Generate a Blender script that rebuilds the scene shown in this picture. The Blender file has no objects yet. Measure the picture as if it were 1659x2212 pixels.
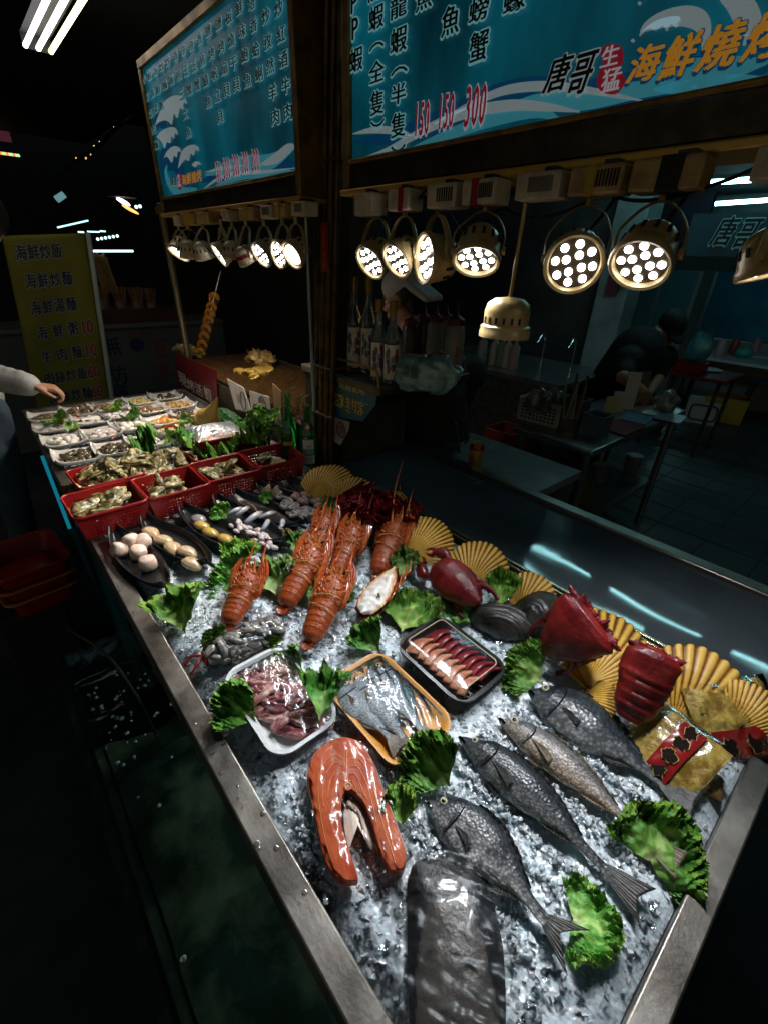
import bpy, bmesh, math, random
from mathutils import Vector as V, Matrix, noise
S = bpy.context.scene
COL = S.collection
rnd = random.Random(11)
R = math.radians
# ---------------------------------------------------------------- camera
CAM_Z = 1.55
ROWS = ((0.6505682162, 0.7587267405, 0.0330866929),     # right, down, forward of the lens in world axes
        (0.3874178839, -0.2940882702, -0.8737387896),
        (-0.6531985757, 0.5812450624, -0.4852687897))
CX, CY, FD = 829.5, 1106.0, 977.1
cd = bpy.data.cameras.new('camera')
cam = bpy.data.objects.new('camera', cd)
COL.objects.link(cam)
cd.sensor_fit = 'VERTICAL'; cd.sensor_height = 36; cd.sensor_width = 27
cd.lens = FD / 2212 * 36
cd.clip_start = .02; cd.clip_end = 200
r0, r1, r2 = (V(r) for r in ROWS)
cam.matrix_world = Matrix(((r0.x, -r1.x, -r2.x, 0), (r0.y, -r1.y, -r2.y, 0), (r0.z, -r1.z, -r2.z, CAM_Z), (0, 0, 0, 1)))
S.camera = cam
# ---------------------------------------------------------------- night sky, exposure
W = bpy.data.worlds.new('World'); S.world = W; W.use_nodes = True
nt = W.node_tree
sky = nt.nodes.new('ShaderNodeTexSky'); sky.sky_type = 'NISHITA'; sky.sun_disc = False
sky.sun_elevation = R(1.5); sky.sun_rotation = R(300)
bg = nt.nodes['Background']; bg.inputs[1].default_value = .13
nt.links.new(sky.outputs[0], bg.inputs[0])
S.view_settings.view_transform = 'Standard'; S.view_settings.look = 'None'
S.view_settings.exposure = 0; S.view_settings.gamma = 1
S.cycles.max_bounces = 8; S.cycles.transparent_max_bounces = 12
S.cycles.sample_clamp_indirect = 4; S.cycles.caustics_reflective = False; S.cycles.caustics_refractive = False
S.cycles.use_denoising = True
LED_W = 15.5          # watts of each LED spot head
LENS_E = 14.0        # radiance of its lenses
TUBE_E = 7.0         # radiance of the fluorescent tubes
# ---------------------------------------------------------------- measuring helpers: a sight line met with a real plane
def sight(x, y):
    a, b = (x - CX) / FD, (y - CY) / FD
    return V(ROWS[0]) * a + V(ROWS[1]) * b + V(ROWS[2])
def P(x, y, z):
    d = sight(x, y); return V((0, 0, CAM_Z)) + d * ((z - CAM_Z) / d.z)
def PY(x, y, Y):
    d = sight(x, y); return V((0, 0, CAM_Z)) + d * (Y / d.y)
def PX(x, y, X):
    d = sight(x, y); return V((0, 0, CAM_Z)) + d * (X / d.x)
def PT(x, y, t):
    return V((0, 0, CAM_Z)) + sight(x, y) * t
# ---------------------------------------------------------------- mesh helper
class MB:
    def __init__(s): s.v = []; s.f = []; s.a = []; s.m = []; s.mi = 0; s.T = None
    def add(s, vs, fs, a=0.0):
        b = len(s.v)
        for i, p in enumerate(vs):
            s.v.append((s.T @ V(p)) if s.T else V(p))
            s.a.append(a[i] if isinstance(a, (list, tuple)) else a)
        for f in fs:
            s.f.append(tuple(b + i for i in f)); s.m.append(s.mi)
        return s
    def box(s, c, d, rot=None, a=0.0, taper=1.0):
        x, y, z = d[0] / 2, d[1] / 2, d[2] / 2; t = taper
        vs = [V(p) for p in ((-x*t, -y*t, -z), (x*t, -y*t, -z), (x*t, y*t, -z), (-x*t, y*t, -z), (-x, -y, z), (x, -y, z), (x, y, z), (-x, y, z))]
        if rot: vs = [rot @ p for p in vs]
        return s.add([p + V(c) for p in vs], [(3, 2, 1, 0), (4, 5, 6, 7), (0, 1, 5, 4), (1, 2, 6, 5), (2, 3, 7, 6), (3, 0, 4, 7)], a)
    def bb(s, x0, x1, y0, y1, z0, z1, a=0.0):
        return s.box(((x0+x1)/2, (y0+y1)/2, (z0+z1)/2), (abs(x1-x0), abs(y1-y0), abs(z1-z0)), None, a)
    def tube(s, path, rad, n=8, a=0.0, flat=None):
        path = [V(p) for p in path]; k = len(path)
        if not isinstance(rad, (list, tuple)): rad = [rad] * k
        al = a if isinstance(a, (list, tuple)) else [a] * k
        vs = []; aa = []
        t0 = (path[1] - path[0]).normalized()
        u = t0.orthogonal().normalized() if flat is None else (V(flat) - t0 * V(flat).dot(t0)).normalized()
        for i in range(k):
            t = (path[min(i+1, k-1)] - path[max(i-1, 0)]).normalized()
            u = (u - t * u.dot(t)).normalized(); w = t.cross(u)
            r = rad[i]; ru, rw = (r if isinstance(r, tuple) else (r, r))
            for j in range(n):
                q = 2 * math.pi * j / n
                vs.append(path[i] + u * (ru * math.cos(q)) + w * (rw * math.sin(q))); aa.append(al[i])
        fs = []
        for i in range(k - 1):
            for j in range(n):
                fs.append((i*n+j, i*n+(j+1) % n, (i+1)*n+(j+1) % n, (i+1)*n+j))
        fs.append(tuple(range(n-1, -1, -1))); fs.append(tuple((k-1)*n+j for j in range(n)))
        return s.add(vs, fs, aa)
    def lathe(s, prof, n=24, M=None, a=0.0):
        vs = []; aa = []
        for i, (r, z) in enumerate(prof):
            for j in range(n):
                q = 2 * math.pi * j / n
                p = V((r * math.cos(q), r * math.sin(q), z)); vs.append(M @ p if M else p)
                aa.append(a[i] if isinstance(a, (list, tuple)) else a)
        fs = []
        for i in range(len(prof) - 1):
            for j in range(n):
                fs.append((i*n+j, i*n+(j+1) % n, (i+1)*n+(j+1) % n, (i+1)*n+j))
        if prof[0][0] > 1e-4: fs.append(tuple(range(n-1, -1, -1)))
        if prof[-1][0] > 1e-4: fs.append(tuple((len(prof)-1)*n+j for j in range(n)))
        return s.add(vs, fs, aa)
    def grid(s, fn, nu, nv, wrapv=False):
        vs = []; aa = []
        for i in range(nu):
            for j in range(nv):
                r = fn(i / (nu-1), j / (nv if wrapv else nv-1))
                if isinstance(r, tuple) and len(r) == 2: vs.append(r[0]); aa.append(r[1])
                else: vs.append(r); aa.append(0.0)
        fs = []
        for i in range(nu-1):
            for j in range(nv if wrapv else nv-1):
                k = (j+1) % nv
                fs.append((i*nv+j, i*nv+k, (i+1)*nv+k, (i+1)*nv+j))
        return s.add(vs, fs, aa)
    def ell(s, c, r, n=14, M=None, nz=0.0, nf=30.0, a=0.0, seed=0):
        if not isinstance(r, (list, tuple)): r = (r, r, r)
        c = V(c); vs = []; aa = []; h = max(5, n // 2 + 1)
        for i in range(h):
            th = math.pi * i / (h-1)
            for j in range(n):
                q = 2 * math.pi * j / n
                d = V((math.sin(th)*math.cos(q), math.sin(th)*math.sin(q), math.cos(th)))
                p = V((d.x*r[0], d.y*r[1], d.z*r[2])); k = 1.0; nn = 0
                if nz: nn = noise.noise(p * nf + V((seed*7.3, seed*1.7, 3.1))); k = 1 + nz * nn
                p *= k
                vs.append((M @ p if M else p) + c); aa.append(a + (nn*.5 if nz else 0))
        fs = []
        for i in range(h-1):
            for j in range(n):
                fs.append((i*n+j, (i+1)*n+j, (i+1)*n+(j+1) % n, i*n+(j+1) % n))
        return s.add(vs, fs, aa)
    def cap(s, p, q, r, r2=None, n=12):      # capsule
        r2 = r if r2 is None else r2; p, q = V(p), V(q); d = (q - p).normalized(); pts = []; rr = []
        for k in range(5): an = -math.pi/2 + math.pi/2 * k/4; pts.append(p + d * r * math.sin(an)); rr.append(max(r*math.cos(an), 1e-4))
        for k in range(5): an = math.pi/2 * k/4; pts.append(q + d * r2 * math.sin(an)); rr.append(max(r2*math.cos(an), 1e-4))
        pts = [x + d * 1e-5 * i for i, x in enumerate(pts)]
        return s.tube(pts, rr, n)
    def prism(s, poly, z0, z1, a=0.0, M=None):
        n = len(poly); vs = [V((x, y, z0)) for x, y in poly] + [V((x, y, z1)) for x, y in poly]
        if M: vs = [M @ p for p in vs]
        fs = [tuple(range(n-1, -1, -1)), tuple(range(n, 2*n))] + [(i, (i+1) % n, n+(i+1) % n, n+i) for i in range(n)]
        return s.add(vs, fs, a)
    def build(s, name, mats, parent=None, smooth=True, bevel=0, angle=50, solid=0):
        me = bpy.data.meshes.new(name)
        me.from_pydata([tuple(p) for p in s.v], [], s.f)
        for m in (mats if isinstance(mats, (list, tuple)) else [mats]): me.materials.append(m)
        me.polygons.foreach_set('material_index', s.m)
        if any(s.a):
            at = me.attributes.new('a', 'FLOAT', 'POINT'); at.data.foreach_set('value', s.a)
        me.update()
        if smooth:
            me.polygons.foreach_set('use_smooth', [True] * len(me.polygons))
            try: me.set_sharp_from_angle(angle=R(angle))
            except Exception: pass
        o = bpy.data.objects.new(name, me); COL.objects.link(o)
        if parent: o.parent = parent
        if solid:
            m = o.modifiers.new('solid', 'SOLIDIFY'); m.thickness = solid; m.offset = 0
        if bevel:
            m = o.modifiers.new('bevel', 'BEVEL'); m.width = bevel; m.segments = 2; m.limit_method = 'ANGLE'; m.angle_limit = R(50)
        return o
def tag(o, label=None, cat=None, group=None, kind=None):
    if label: o['label'] = label
    if cat: o['category'] = cat
    if group: o['group'] = group
    if kind: o['kind'] = kind
    return o
def thing(name, label, cat, loc=(0, 0, 0), M=None, group=None):
    o = bpy.data.objects.new(name, None); COL.objects.link(o); o.empty_display_size = .02
    o.matrix_world = M if M else Matrix.Translation(V(loc))
    return tag(o, label, cat, group)
def frame(loc, x, z=(0, 0, 1)):      # matrix with local x along x, local z as near to z as can be
    x = V(x).normalized(); z = V(z); y = z.cross(x).normalized(); z = x.cross(y)
    M = Matrix((x, y, z)).transposed().to_4x4(); M.translation = V(loc); return M
def Rz(a): return Matrix.Rotation(a, 4, 'Z')
def Rx(a): return Matrix.Rotation(a, 4, 'X')
def Ry(a): return Matrix.Rotation(a, 4, 'Y')
def Tr(*p): return Matrix.Translation(V(p[0] if len(p) == 1 else p))
def Sc(x, y, z): return Matrix.Diagonal((x, y, z, 1))
def dup(root, M, label=None, group=None):
    r = root.copy(); COL.objects.link(r); r.matrix_world = M
    if label: r['label'] = label
    if group: r['group'] = group
    for ch in root.children:
        c = ch.copy(); COL.objects.link(c); c.parent = r
        for g in ch.children:
            d = g.copy(); COL.objects.link(d); d.parent = c
    return r
def adopt(t, objs):
    inv = t.matrix_world.inverted()
    for o in objs:
        o.parent = t; o.matrix_parent_inverse = inv
def crom(pts, n=8):
    pts = [V(p) for p in pts]; q = [pts[0]*2 - pts[1]] + pts + [pts[-1]*2 - pts[-2]]; out = []
    for i in range(1, len(q)-2):
        for k in range(n):
            t = k / n; a, b, c, d = q[i-1], q[i], q[i+1], q[i+2]
            out.append(.5 * ((2*b) + (c-a)*t + (2*a-5*b+4*c-d)*t*t + (3*b-a-3*c+d)*t**3))
    out.append(pts[-1]); return out
def interp(tab, x):
    for (a, b), (c, d) in zip(tab, tab[1:]):
        if x <= c:
            t = (x-a)/(c-a) if c > a else 0; t = t*t*(3-2*t)*.5 + t*.5; return b + (d-b)*t
    return tab[-1][1]
# ---------------------------------------------------------------- materials
def mat(name, col=(.5, .5, .5), rough=.5, metal=0, col2=None, nscale=30, lo=.4, hi=.62, ramp=None, adist=0.0,
        bump=0, bscale=120, btype='noise', trans=0, ior=1.45, coat=0, sss=0, spec=.5, emis=None, estr=0, rvar=0, ovar=0, scales=0):
    m = bpy.data.materials.new(name); m.use_nodes = True; n = m.node_tree.nodes; L = m.node_tree.links
    b = n['Principled BSDF']; tc = n.new('ShaderNodeTexCoord')
    b.inputs['Base Color'].default_value = (*col, 1); b.inputs['Roughness'].default_value = rough
    b.inputs['Metallic'].default_value = metal; b.inputs['Transmission Weight'].default_value = trans
    b.inputs['IOR'].default_value = ior; b.inputs['Coat Weight'].default_value = coat; b.inputs['Coat Roughness'].default_value = .08
    b.inputs['Specular IOR Level'].default_value = spec
    if sss:
        b.inputs['Subsurface Weight'].default_value = sss; b.inputs['Subsurface Radius'].default_value = (.01, .006, .004); b.inputs['Subsurface Scale'].default_value = .6
    nz = None
    def noi(sc, det=6):
        x = n.new('ShaderNodeTexNoise'); x.inputs['Scale'].default_value = sc; x.inputs['Detail'].default_value = det
        x.inputs['Roughness'].default_value = .6; L.new(tc.outputs['Object'], x.inputs['Vector']); return x
    if ramp:
        at = n.new('ShaderNodeAttribute'); at.attribute_name = 'a'; src = at.outputs['Fac']
        if adist:
            x = noi(nscale); mm = n.new('ShaderNodeMath'); mm.operation = 'MULTIPLY_ADD'
            L.new(x.outputs['Fac'], mm.inputs[0]); mm.inputs[1].default_value = adist * 2
            m2 = n.new('ShaderNodeMath'); m2.operation = 'SUBTRACT'; L.new(src, m2.inputs[0]); m2.inputs[1].default_value = adist
            L.new(m2.outputs[0], mm.inputs[2]); src = mm.outputs[0]
        cr = n.new('ShaderNodeValToRGB'); L.new(src, cr.inputs[0]); e = cr.color_ramp.elements
        while len(e) < len(ramp): e.new(.5)
        for k, (p, c) in enumerate(ramp): e[k].position = p; e[k].color = (*c, 1)
        L.new(cr.outputs[0], b.inputs['Base Color'])
        if emis: L.new(cr.outputs[0], b.inputs['Emission Color'])
    elif col2:
        x = noi(nscale); cr = n.new('ShaderNodeValToRGB'); L.new(x.outputs['Fac'], cr.inputs[0]); e = cr.color_ramp.elements
        e[0].position = lo; e[0].color = (*col, 1); e[1].position = hi; e[1].color = (*col2, 1)
        L.new(cr.outputs[0], b.inputs['Base Color'])
        if emis: L.new(cr.outputs[0], b.inputs['Emission Color'])
    if scales and b.inputs['Base Color'].links:
        src = b.inputs['Base Color'].links[0].from_socket; x = n.new('ShaderNodeTexVoronoi'); x.inputs['Scale'].default_value = scales; L.new(tc.outputs['Object'], x.inputs['Vector'])
        mr = n.new('ShaderNodeMapRange'); L.new(x.outputs['Distance'], mr.inputs[0]); mr.inputs[1].default_value = .1; mr.inputs[2].default_value = .65; mr.inputs[3].default_value = 1.45; mr.inputs[4].default_value = .5
        mx = n.new('ShaderNodeVectorMath'); mx.operation = 'SCALE'; L.new(src, mx.inputs[0]); L.new(mr.outputs[0], mx.inputs['Scale']); L.new(mx.outputs[0], b.inputs['Base Color'])
    if ovar and b.inputs['Base Color'].links:
        src = b.inputs['Base Color'].links[0].from_socket; oi = n.new('ShaderNodeObjectInfo'); hs = n.new('ShaderNodeHueSaturation')
        for k, (lo_, hi_, sock) in enumerate(((1-ovar, 1+ovar, 'Value'), (.5-ovar*.07, .5+ovar*.05, 'Hue'), (1-ovar*.5, 1, 'Saturation'))):
            ml = n.new('ShaderNodeMath'); ml.operation = 'MULTIPLY'; L.new(oi.outputs['Random'], ml.inputs[0]); ml.inputs[1].default_value = (1, 7.31, 13.7)[k]
            fr = n.new('ShaderNodeMath'); fr.operation = 'FRACT'; L.new(ml.outputs[0], fr.inputs[0]); mr = n.new('ShaderNodeMapRange'); L.new(fr.outputs[0], mr.inputs[0]); mr.inputs[3].default_value = lo_; mr.inputs[4].default_value = hi_; L.new(mr.outputs[0], hs.inputs[sock])
        L.new(src, hs.inputs['Color']); L.new(hs.outputs[0], b.inputs['Base Color'])
    if rvar:
        x = noi(nscale * .7 + 3); mr = n.new('ShaderNodeMapRange'); L.new(x.outputs['Fac'], mr.inputs[0])
        mr.inputs[1].default_value = .3; mr.inputs[2].default_value = .7
        mr.inputs[3].default_value = max(.02, rough - rvar); mr.inputs[4].default_value = min(1, rough + rvar); L.new(mr.outputs[0], b.inputs['Roughness'])
    if bump:
        bp = n.new('ShaderNodeBump'); bp.inputs['Strength'].default_value = bump; bp.inputs['Distance'].default_value = .004
        if btype == 'noise': x = noi(bscale); o = x.outputs['Fac']
        else:
            x = n.new('ShaderNodeTexVoronoi'); x.inputs['Scale'].default_value = bscale; L.new(tc.outputs['Object'], x.inputs['Vector']); o = x.outputs['Distance']
        L.new(o, bp.inputs['Height']); L.new(bp.outputs[0], b.inputs['Normal'])
    if emis:
        if not (ramp or col2): b.inputs['Emission Color'].default_value = (*emis, 1)
        b.inputs['Emission Strength'].default_value = estr
    return m
def filmmat(name, tint=(1, 1, 1), base=.05, bs=60, bump=.5, ior=1.45, rough=.12):
    m = bpy.data.materials.new(name); m.use_nodes = True; n = m.node_tree.nodes; L = m.node_tree.links; n.clear()
    o = n.new('ShaderNodeOutputMaterial'); t = n.new('ShaderNodeBsdfTransparent'); t.inputs[0].default_value = (*tint, 1)
    g = n.new('ShaderNodeBsdfGlossy'); g.inputs['Roughness'].default_value = rough; g.inputs[0].default_value = (.9, .95, 1, 1)
    mx = n.new('ShaderNodeMixShader'); fr = n.new('ShaderNodeFresnel'); fr.inputs[0].default_value = ior
    ad = n.new('ShaderNodeMath'); ad.operation = 'ADD'; ad.inputs[1].default_value = base; L.new(fr.outputs[0], ad.inputs[0])
    tc = n.new('ShaderNodeTexCoord'); x = n.new('ShaderNodeTexNoise'); x.inputs['Scale'].default_value = bs; x.inputs['Detail'].default_value = 3
    x.inputs['Distortion'].default_value = 1.5
    L.new(tc.outputs['Object'], x.inputs['Vector']); bp = n.new('ShaderNodeBump'); bp.inputs['Strength'].default_value = bump; bp.inputs['Distance'].default_value = .006
    L.new(x.outputs['Fac'], bp.inputs['Height']); L.new(bp.outputs[0], g.inputs['Normal']); L.new(bp.outputs[0], fr.inputs['Normal'])
    L.new(ad.outputs[0], mx.inputs[0]); L.new(t.outputs[0], mx.inputs[1]); L.new(g.outputs[0], mx.inputs[2]); L.new(mx.outputs[0], o.inputs[0])
    return m
def glow(name, col, e):
    m = bpy.data.materials.new(name); m.use_nodes = True; n = m.node_tree.nodes; n.clear()
    o = n.new('ShaderNodeOutputMaterial'); x = n.new('ShaderNodeEmission'); x.inputs[0].default_value = (*col, 1); x.inputs[1].default_value = e
    m.node_tree.links.new(x.outputs[0], o.inputs[0]); return m
M = {}
M['steel'] = mat('brushed_steel', (.17, .148, .128), .42, .9, (.38, .35, .315), 11, lo=.36, hi=.68, bump=.12, bscale=160, rvar=.12)
M['worktop'] = mat('worktop_steel', (.050, .062, .070), .045, 0, (.075, .09, .10), 3, bump=.004, bscale=420, rvar=.02, spec=.6)  # grey-blue base colour stands in for the ceiling's broad reflection
M['darksteel'] = mat('dark_steel', (.05, .05, .05), .45, .6, (.1, .1, .1), 20)
M['brass'] = mat('gold_frame', (.34, .20, .05), .42, .55, (.15, .09, .03), 18, bump=.15, bscale=90, rvar=.12)
M['post'] = mat('post_metal', (.06, .035, .018), .45, .5, (.03, .02, .012), 10, bump=.1)
M['black'] = mat('black_plastic', (.012, .012, .013), .28, 0, bump=.05, bscale=80)
M['blackmatte'] = mat('black_matte', (.012, .012, .012), .8)
M['red'] = mat('red_plastic', (.27, .010, .010), .35, 0, (.26, .008, .008), 25, sss=.05)
M['white'] = mat('white_plastic', (.75, .74, .72), .4, 0, bump=.04)
M['film'] = filmmat('cling_film', base=.05, bump=.22, ior=1.25, rough=.14); M['bagfilm'] = filmmat('bag_film', (1, 1, 1), .07, 25, .25, 1.2, .15)
M['smokefilm'] = filmmat('vacuum_film', (1, .99, .98), .05, 30, .2, 1.18, .2)
M['slickfilm'] = filmmat('thick_clear_bag', (1, .99, .98), .02, 11, .12, 1.16, .36)
# ================================================================ SETTING
road = mat('asphalt', (.02, .02, .021), .7, 0, (.034, .034, .035), 12, bump=.3, bscale=60)
tile = mat('shop_tiles', (.06, .065, .068), .4, 0, (.09, .095, .1), 2.2, bump=.15, bscale=18, btype='vor')
g = MB(); g.grid(lambda u, v: V((-40 + 60*u, -30 + 32.2*v, 0)), 6, 6); tag(g.build('ground', road), kind='structure')
g = MB(); g.grid(lambda u, v: V((-40 + 60*u, 2.2 + 30*v, .004)), 6, 6); tag(g.build('shop_floor', tile), kind='structure')
# tile joints are real shallow strips on the shop floor
g = MB()
for k in range(26): g.bb(-3.2 + k*.3 - .004, -3.2 + k*.3 + .004, 2.3, 9, .004, .0065)
for k in range(22): g.bb(-3.3, 4.5, 2.4 + k*.3 - .004, 2.4 + k*.3 + .004, .004, .0072)
tag(g.build('shop_floor_joints', mat('grout', (.045, .05, .052), .8), smooth=False), kind='structure')
# ---------------------------------------------------------------- the display counter
XF, XM, XN = -2.97, -1.37, .067      # far end, divider, near end (inner)
Y0, Y1 = .135, .90
ctr = thing('display_counter', 'long stainless steel seafood display counter with raised rims full of crushed ice', 'counter', (-1.4, .5, 0))
def cpart(mb, name, m, **k):
    o = mb.build(name, m, **k); o.parent = ctr; o.matrix_parent_inverse = ctr.matrix_world.inverted(); return o
b = MB(); b.bb(XF-.04, XN+.036, .094, Y0, .735, .80); cpart(b, 'front_rim', M['steel'], bevel=.003)
b = MB(); b.bb(XN, XN+.036, Y0+.0005, .845, .735, .7985); cpart(b, 'end_rim', M['steel'], bevel=.003)
b = MB(); b.bb(XF-.04, XF, Y0+.0005, .93, .735, .7985); cpart(b, 'far_rim', M['steel'], bevel=.003)
b = MB(); b.bb(XM-.022, XM, Y0+.0005, .93, .70, .80); cpart(b, 'divider', M['steel'], bevel=.003)
b = MB(); b.bb(XF, XN, Y0, 1.0, .70, .715); cpart(b, 'tray_floor', M['darksteel'])
b = MB(); b.bb(XF, XM-.023, .905, .93, .715, .805); b.bb(XM, XN+.03, .925, .945, .715, .80); cpart(b, 'back_rim', M['steel'], bevel=.003)
b = MB(); b.bb(XM, .6, .950, .975, .70, .775); cpart(b, 'drain_channel', M['blackmatte'])
b = MB(); b.bb(XM, .6, .980, .988, .70, .800); b.bb(XM, .6, .994, 1.004, .70, .803); cpart(b, 'channel_lip', mat('lip_metal', (.5, .4, .26), .25, .9), bevel=.002)
def wt(u, v):
    x = -1.45 + 2.05*u; y = 1.005 + .395*v
    return V((x, y, .797 + .0012*noise.noise(V((x*9, y*9, 0)))))
b = MB(); b.grid(wt, 40, 20); cpart(b, 'worktop', M['worktop'])
b = MB(); b.bb(-1.6, .6, 1.40, 1.452, .74, .812); cpart(b, 'back_edge', mat('edge_steel', (.32, .27, .22), .28, .9, (.2, .19, .18), 5), bevel=.006)
b = MB(); b.bb(XF, XM, .112, .118, .05, .734); cpart(b, 'front_panel', mat('teal_panel', (.01, .16, .2), .3, 0, (.01, .09, .12), 4))
b = MB(); b.bb(XM+.001, XN, .62, .632, .02, .699); cpart(b, 'tank_back_panel', M['darksteel'])
b = MB(); b.bb(XN+.006, XN+.03, .2, 1.4, .02, .734); cpart(b, 'end_panel', M['blackmatte'])
for x, y in ((XF+.02, .16), (XM-.05, .16), (XF+.02, .9), (.03, 1.36)):
    b = MB(); b.bb(x-.02, x+.02, y-.02, y+.02, 0, .70); cpart(b, 'leg', M['darksteel'])
# ---------------------------------------------------------------- crushed ice
icem = bpy.data.materials.new('crushed_ice'); icem.use_nodes = True
n = icem.node_tree.nodes; L = icem.node_tree.links; pb = n['Principled BSDF']; tc = n.new('ShaderNodeTexCoord')
vo = n.new('ShaderNodeTexVoronoi'); vo.feature = 'SMOOTH_F1'; vo.inputs['Scale'].default_value = 190; L.new(tc.outputs['Object'], vo.inputs['Vector'])
nn = n.new('ShaderNodeTexNoise'); nn.inputs['Scale'].default_value = 90; nn.inputs['Detail'].default_value = 5; L.new(tc.outputs['Object'], nn.inputs['Vector'])
cr = n.new('ShaderNodeValToRGB'); L.new(nn.outputs['Fac'], cr.inputs[0]); e = cr.color_ramp.elements
e[0].position = .30; e[0].color = (.60, .68, .73, 1); e[1].position = .70; e[1].color = (.72, .80, .87, 1)
L.new(cr.outputs[0], pb.inputs['Base Color']); pb.inputs['Roughness'].default_value = .09; pb.inputs['IOR'].default_value = 1.4
pb.inputs['Transmission Weight'].default_value = .0; pb.inputs['Coat Weight'].default_value = .35; pb.inputs['Coat Roughness'].default_value = .05
pb.inputs['Subsurface Weight'].default_value = .6; pb.inputs['Subsurface Radius'].default_value = (.8, 1, 1); pb.inputs['Subsurface Scale'].default_value = .012
bp = n.new('ShaderNodeBump'); bp.inputs['Strength'].default_value = .55; bp.inputs['Distance'].default_value = .003
L.new(vo.outputs['Distance'], bp.inputs['Height']); L.new(bp.outputs[0], pb.inputs['Normal'])
def icez(x, y):
    z = .788 + .010*noise.noise(V((x*6, y*6, 1))) + .004*noise.noise(V((x*25, y*25, 4)))
    z += .018 * max(0, min(1, (y-.55)/.3))
    e = min(min(x-XM, XN-x) / .04, (y-Y0) / .05, 1); return z - .02*(1-max(0, e))**2
def lumpy(x, y, k):
    w = V((x*k + 1.5*noise.noise(V((x*60, y*60, 3))), y*k + 1.5*noise.noise(V((x*60, y*60, 9))), 2.5)); d = noise.voronoi(w)[0]
    return min(1.0, d[1] - d[0])
def icef(u, v):
    x = XM + .001 + (XN-XM-.002)*u; y = Y0 + .001 + (.922-Y0)*v
    return V((x, y, icez(x, y) + .0030*lumpy(x, y, 135) + .0020*noise.noise(V((x*45, y*45, 8))) + .0007*noise.noise(V((x*240, y*240, 1)))))
def chips(mb, n, fx, fy, fz, s0, s1, rg):
    for k in range(n):
        x, y = fx(), fy(); s = rg.uniform(s0, s1)
        Mx = Tr(x, y, fz(x, y) + s*.04) @ Matrix.Rotation(rg.uniform(0, 6.28), 4, V((rg.gauss(0, 1), rg.gauss(0, 1), rg.gauss(0, 1))).normalized())
        vs = [Mx @ V((sx*s*rg.uniform(.15, .8), sy*s*rg.uniform(.15, .8), sz*s*rg.uniform(.12, .6))) for sx in (-1, 1) for sy in (-1, 1) for sz in (-1, 1)]
        mb.add(vs, [(0, 1, 3, 2), (4, 6, 7, 5), (0, 4, 5, 1), (2, 3, 7, 6), (0, 2, 6, 4), (1, 5, 7, 3)])
b = MB(); b.grid(icef, 680, 370)
ri = random.Random(5)
b.mi = 0
chips(b, 6500, lambda: ri.uniform(XM+.012, XN-.012), lambda: ri.uniform(Y0+.012, .915), lambda x, y: icez(x, y) - .0005, .0028, .0088, ri)
b.mi = 1
chips(b, 4800, lambda: ri.uniform(XM+.012, XN-.012), lambda: ri.uniform(Y0+.012, .915), lambda x, y: icez(x, y) + .002, .003, .010, ri)
chipm = filmmat('ice_glint', (.97, .99, 1), .10, 90, .2, 1.2, .04)
ice = b.build('crushed_ice', [icem, chipm], angle=70)
tag(ice, 'crushed ice filling the near tray of the steel counter', 'ice', kind='stuff')
# left tray ice
b = MB()
def icez2(x, y): return .752 + .006*noise.noise(V((x*8, y*8, 3)))
b.grid(lambda u, v: V((XF + .002 + (XM-.024-XF-.002)*u, Y0+.001+(.90-Y0)*v, 0)) + V((0, 0, icez2(XF+(XM-XF)*u, Y0+(.9-Y0)*v) + .004*noise.noise(V((u*120, v*70, 0))))), 160, 80)
chips(b, 4800, lambda: ri.uniform(XF+.02, XM-.04), lambda: ri.uniform(Y0+.015, .895), icez2, .005, .013, ri)
tag(b.build('crushed_ice', icem, angle=60), 'crushed ice bed under the white plates of the far tray', 'ice', kind='stuff')
# ---------------------------------------------------------------- glass fish tank below the front rim
tank = thing('fish_tank', 'glass fish tank with dark green bubbling water below the counter rim', 'fish tank', (-.5, .2, 0))
def tpart(mb, name, m, **k):
    o = mb.build(name, m, **k); o.parent = tank; o.matrix_parent_inverse = tank.matrix_world.inverted(); return o
TX0, TX1, TY0, TY1, TW = -1.20, .06, -.058, .60, .50
glass = mat('tank_glass', (.75, .9, .85), .03, 0, trans=1, ior=1.2)
gf = filmmat('tank_pane', (.62, .74, .70), .03, 3, .05)
b = MB(); b.bb(TX0, TX1, TY0-.008, TY0, .06, .60); b.bb(TX0, TX0+.008, TY0+.001, TY1, .06, .60); b.bb(TX1-.008, TX1, TY0+.001, TY1, .06, .60)
tpart(b, 'glass_pane', gf, smooth=False)
b = MB(); b.bb(TX0-.008, TX1+.004, TY0-.02, TY0-.0085, .44, .47); b.bb(TX0-.008, TX1, TY0-.02, TY1, .02, .059); tpart(b, 'tank_frame', mat('tank_trim', (.045, .035, .03), .5, .3))
wm = filmmat('tank_water', (.72, .88, .82), .0, 14, .35, 1.25, .08)
b = MB(); b.grid(lambda u, v: V((TX0+.009+(TX1-TX0-.018)*u, TY0+.001+(TY1-TY0-.002)*v, TW + .006*noise.noise(V((u*14, v*7, 0))) + .006*max(0, 1-((u-.1)**2*30+(v-.15)**2*20))*noise.noise(V((u*80, v*50, 5))))), 120, 60)
tpart(b, 'water', wm)
b = MB()
b.bb(TX0+.01, TX1-.01, TY0+.002, TY1-.01, .062, .07)
b.grid(lambda u, v: V((TX0+.01+(TX1-TX0-.02)*u, TY0+.004+(TY1-TY0-.02)*v, .22 + .11*noise.noise(V((u*6, v*2.2, 2))) + .03*noise.noise(V((u*22, v*9, 5))))), 90, 40)
tpart(b, 'rock_bed', mat('mossy_lit_rock', (.045, .065, .055), .7, 0, (.50, .45, .32), 4.5, lo=.46, hi=.72, bump=.6, bscale=30))  # pale patches stand in for highlights on the tank bed
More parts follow.
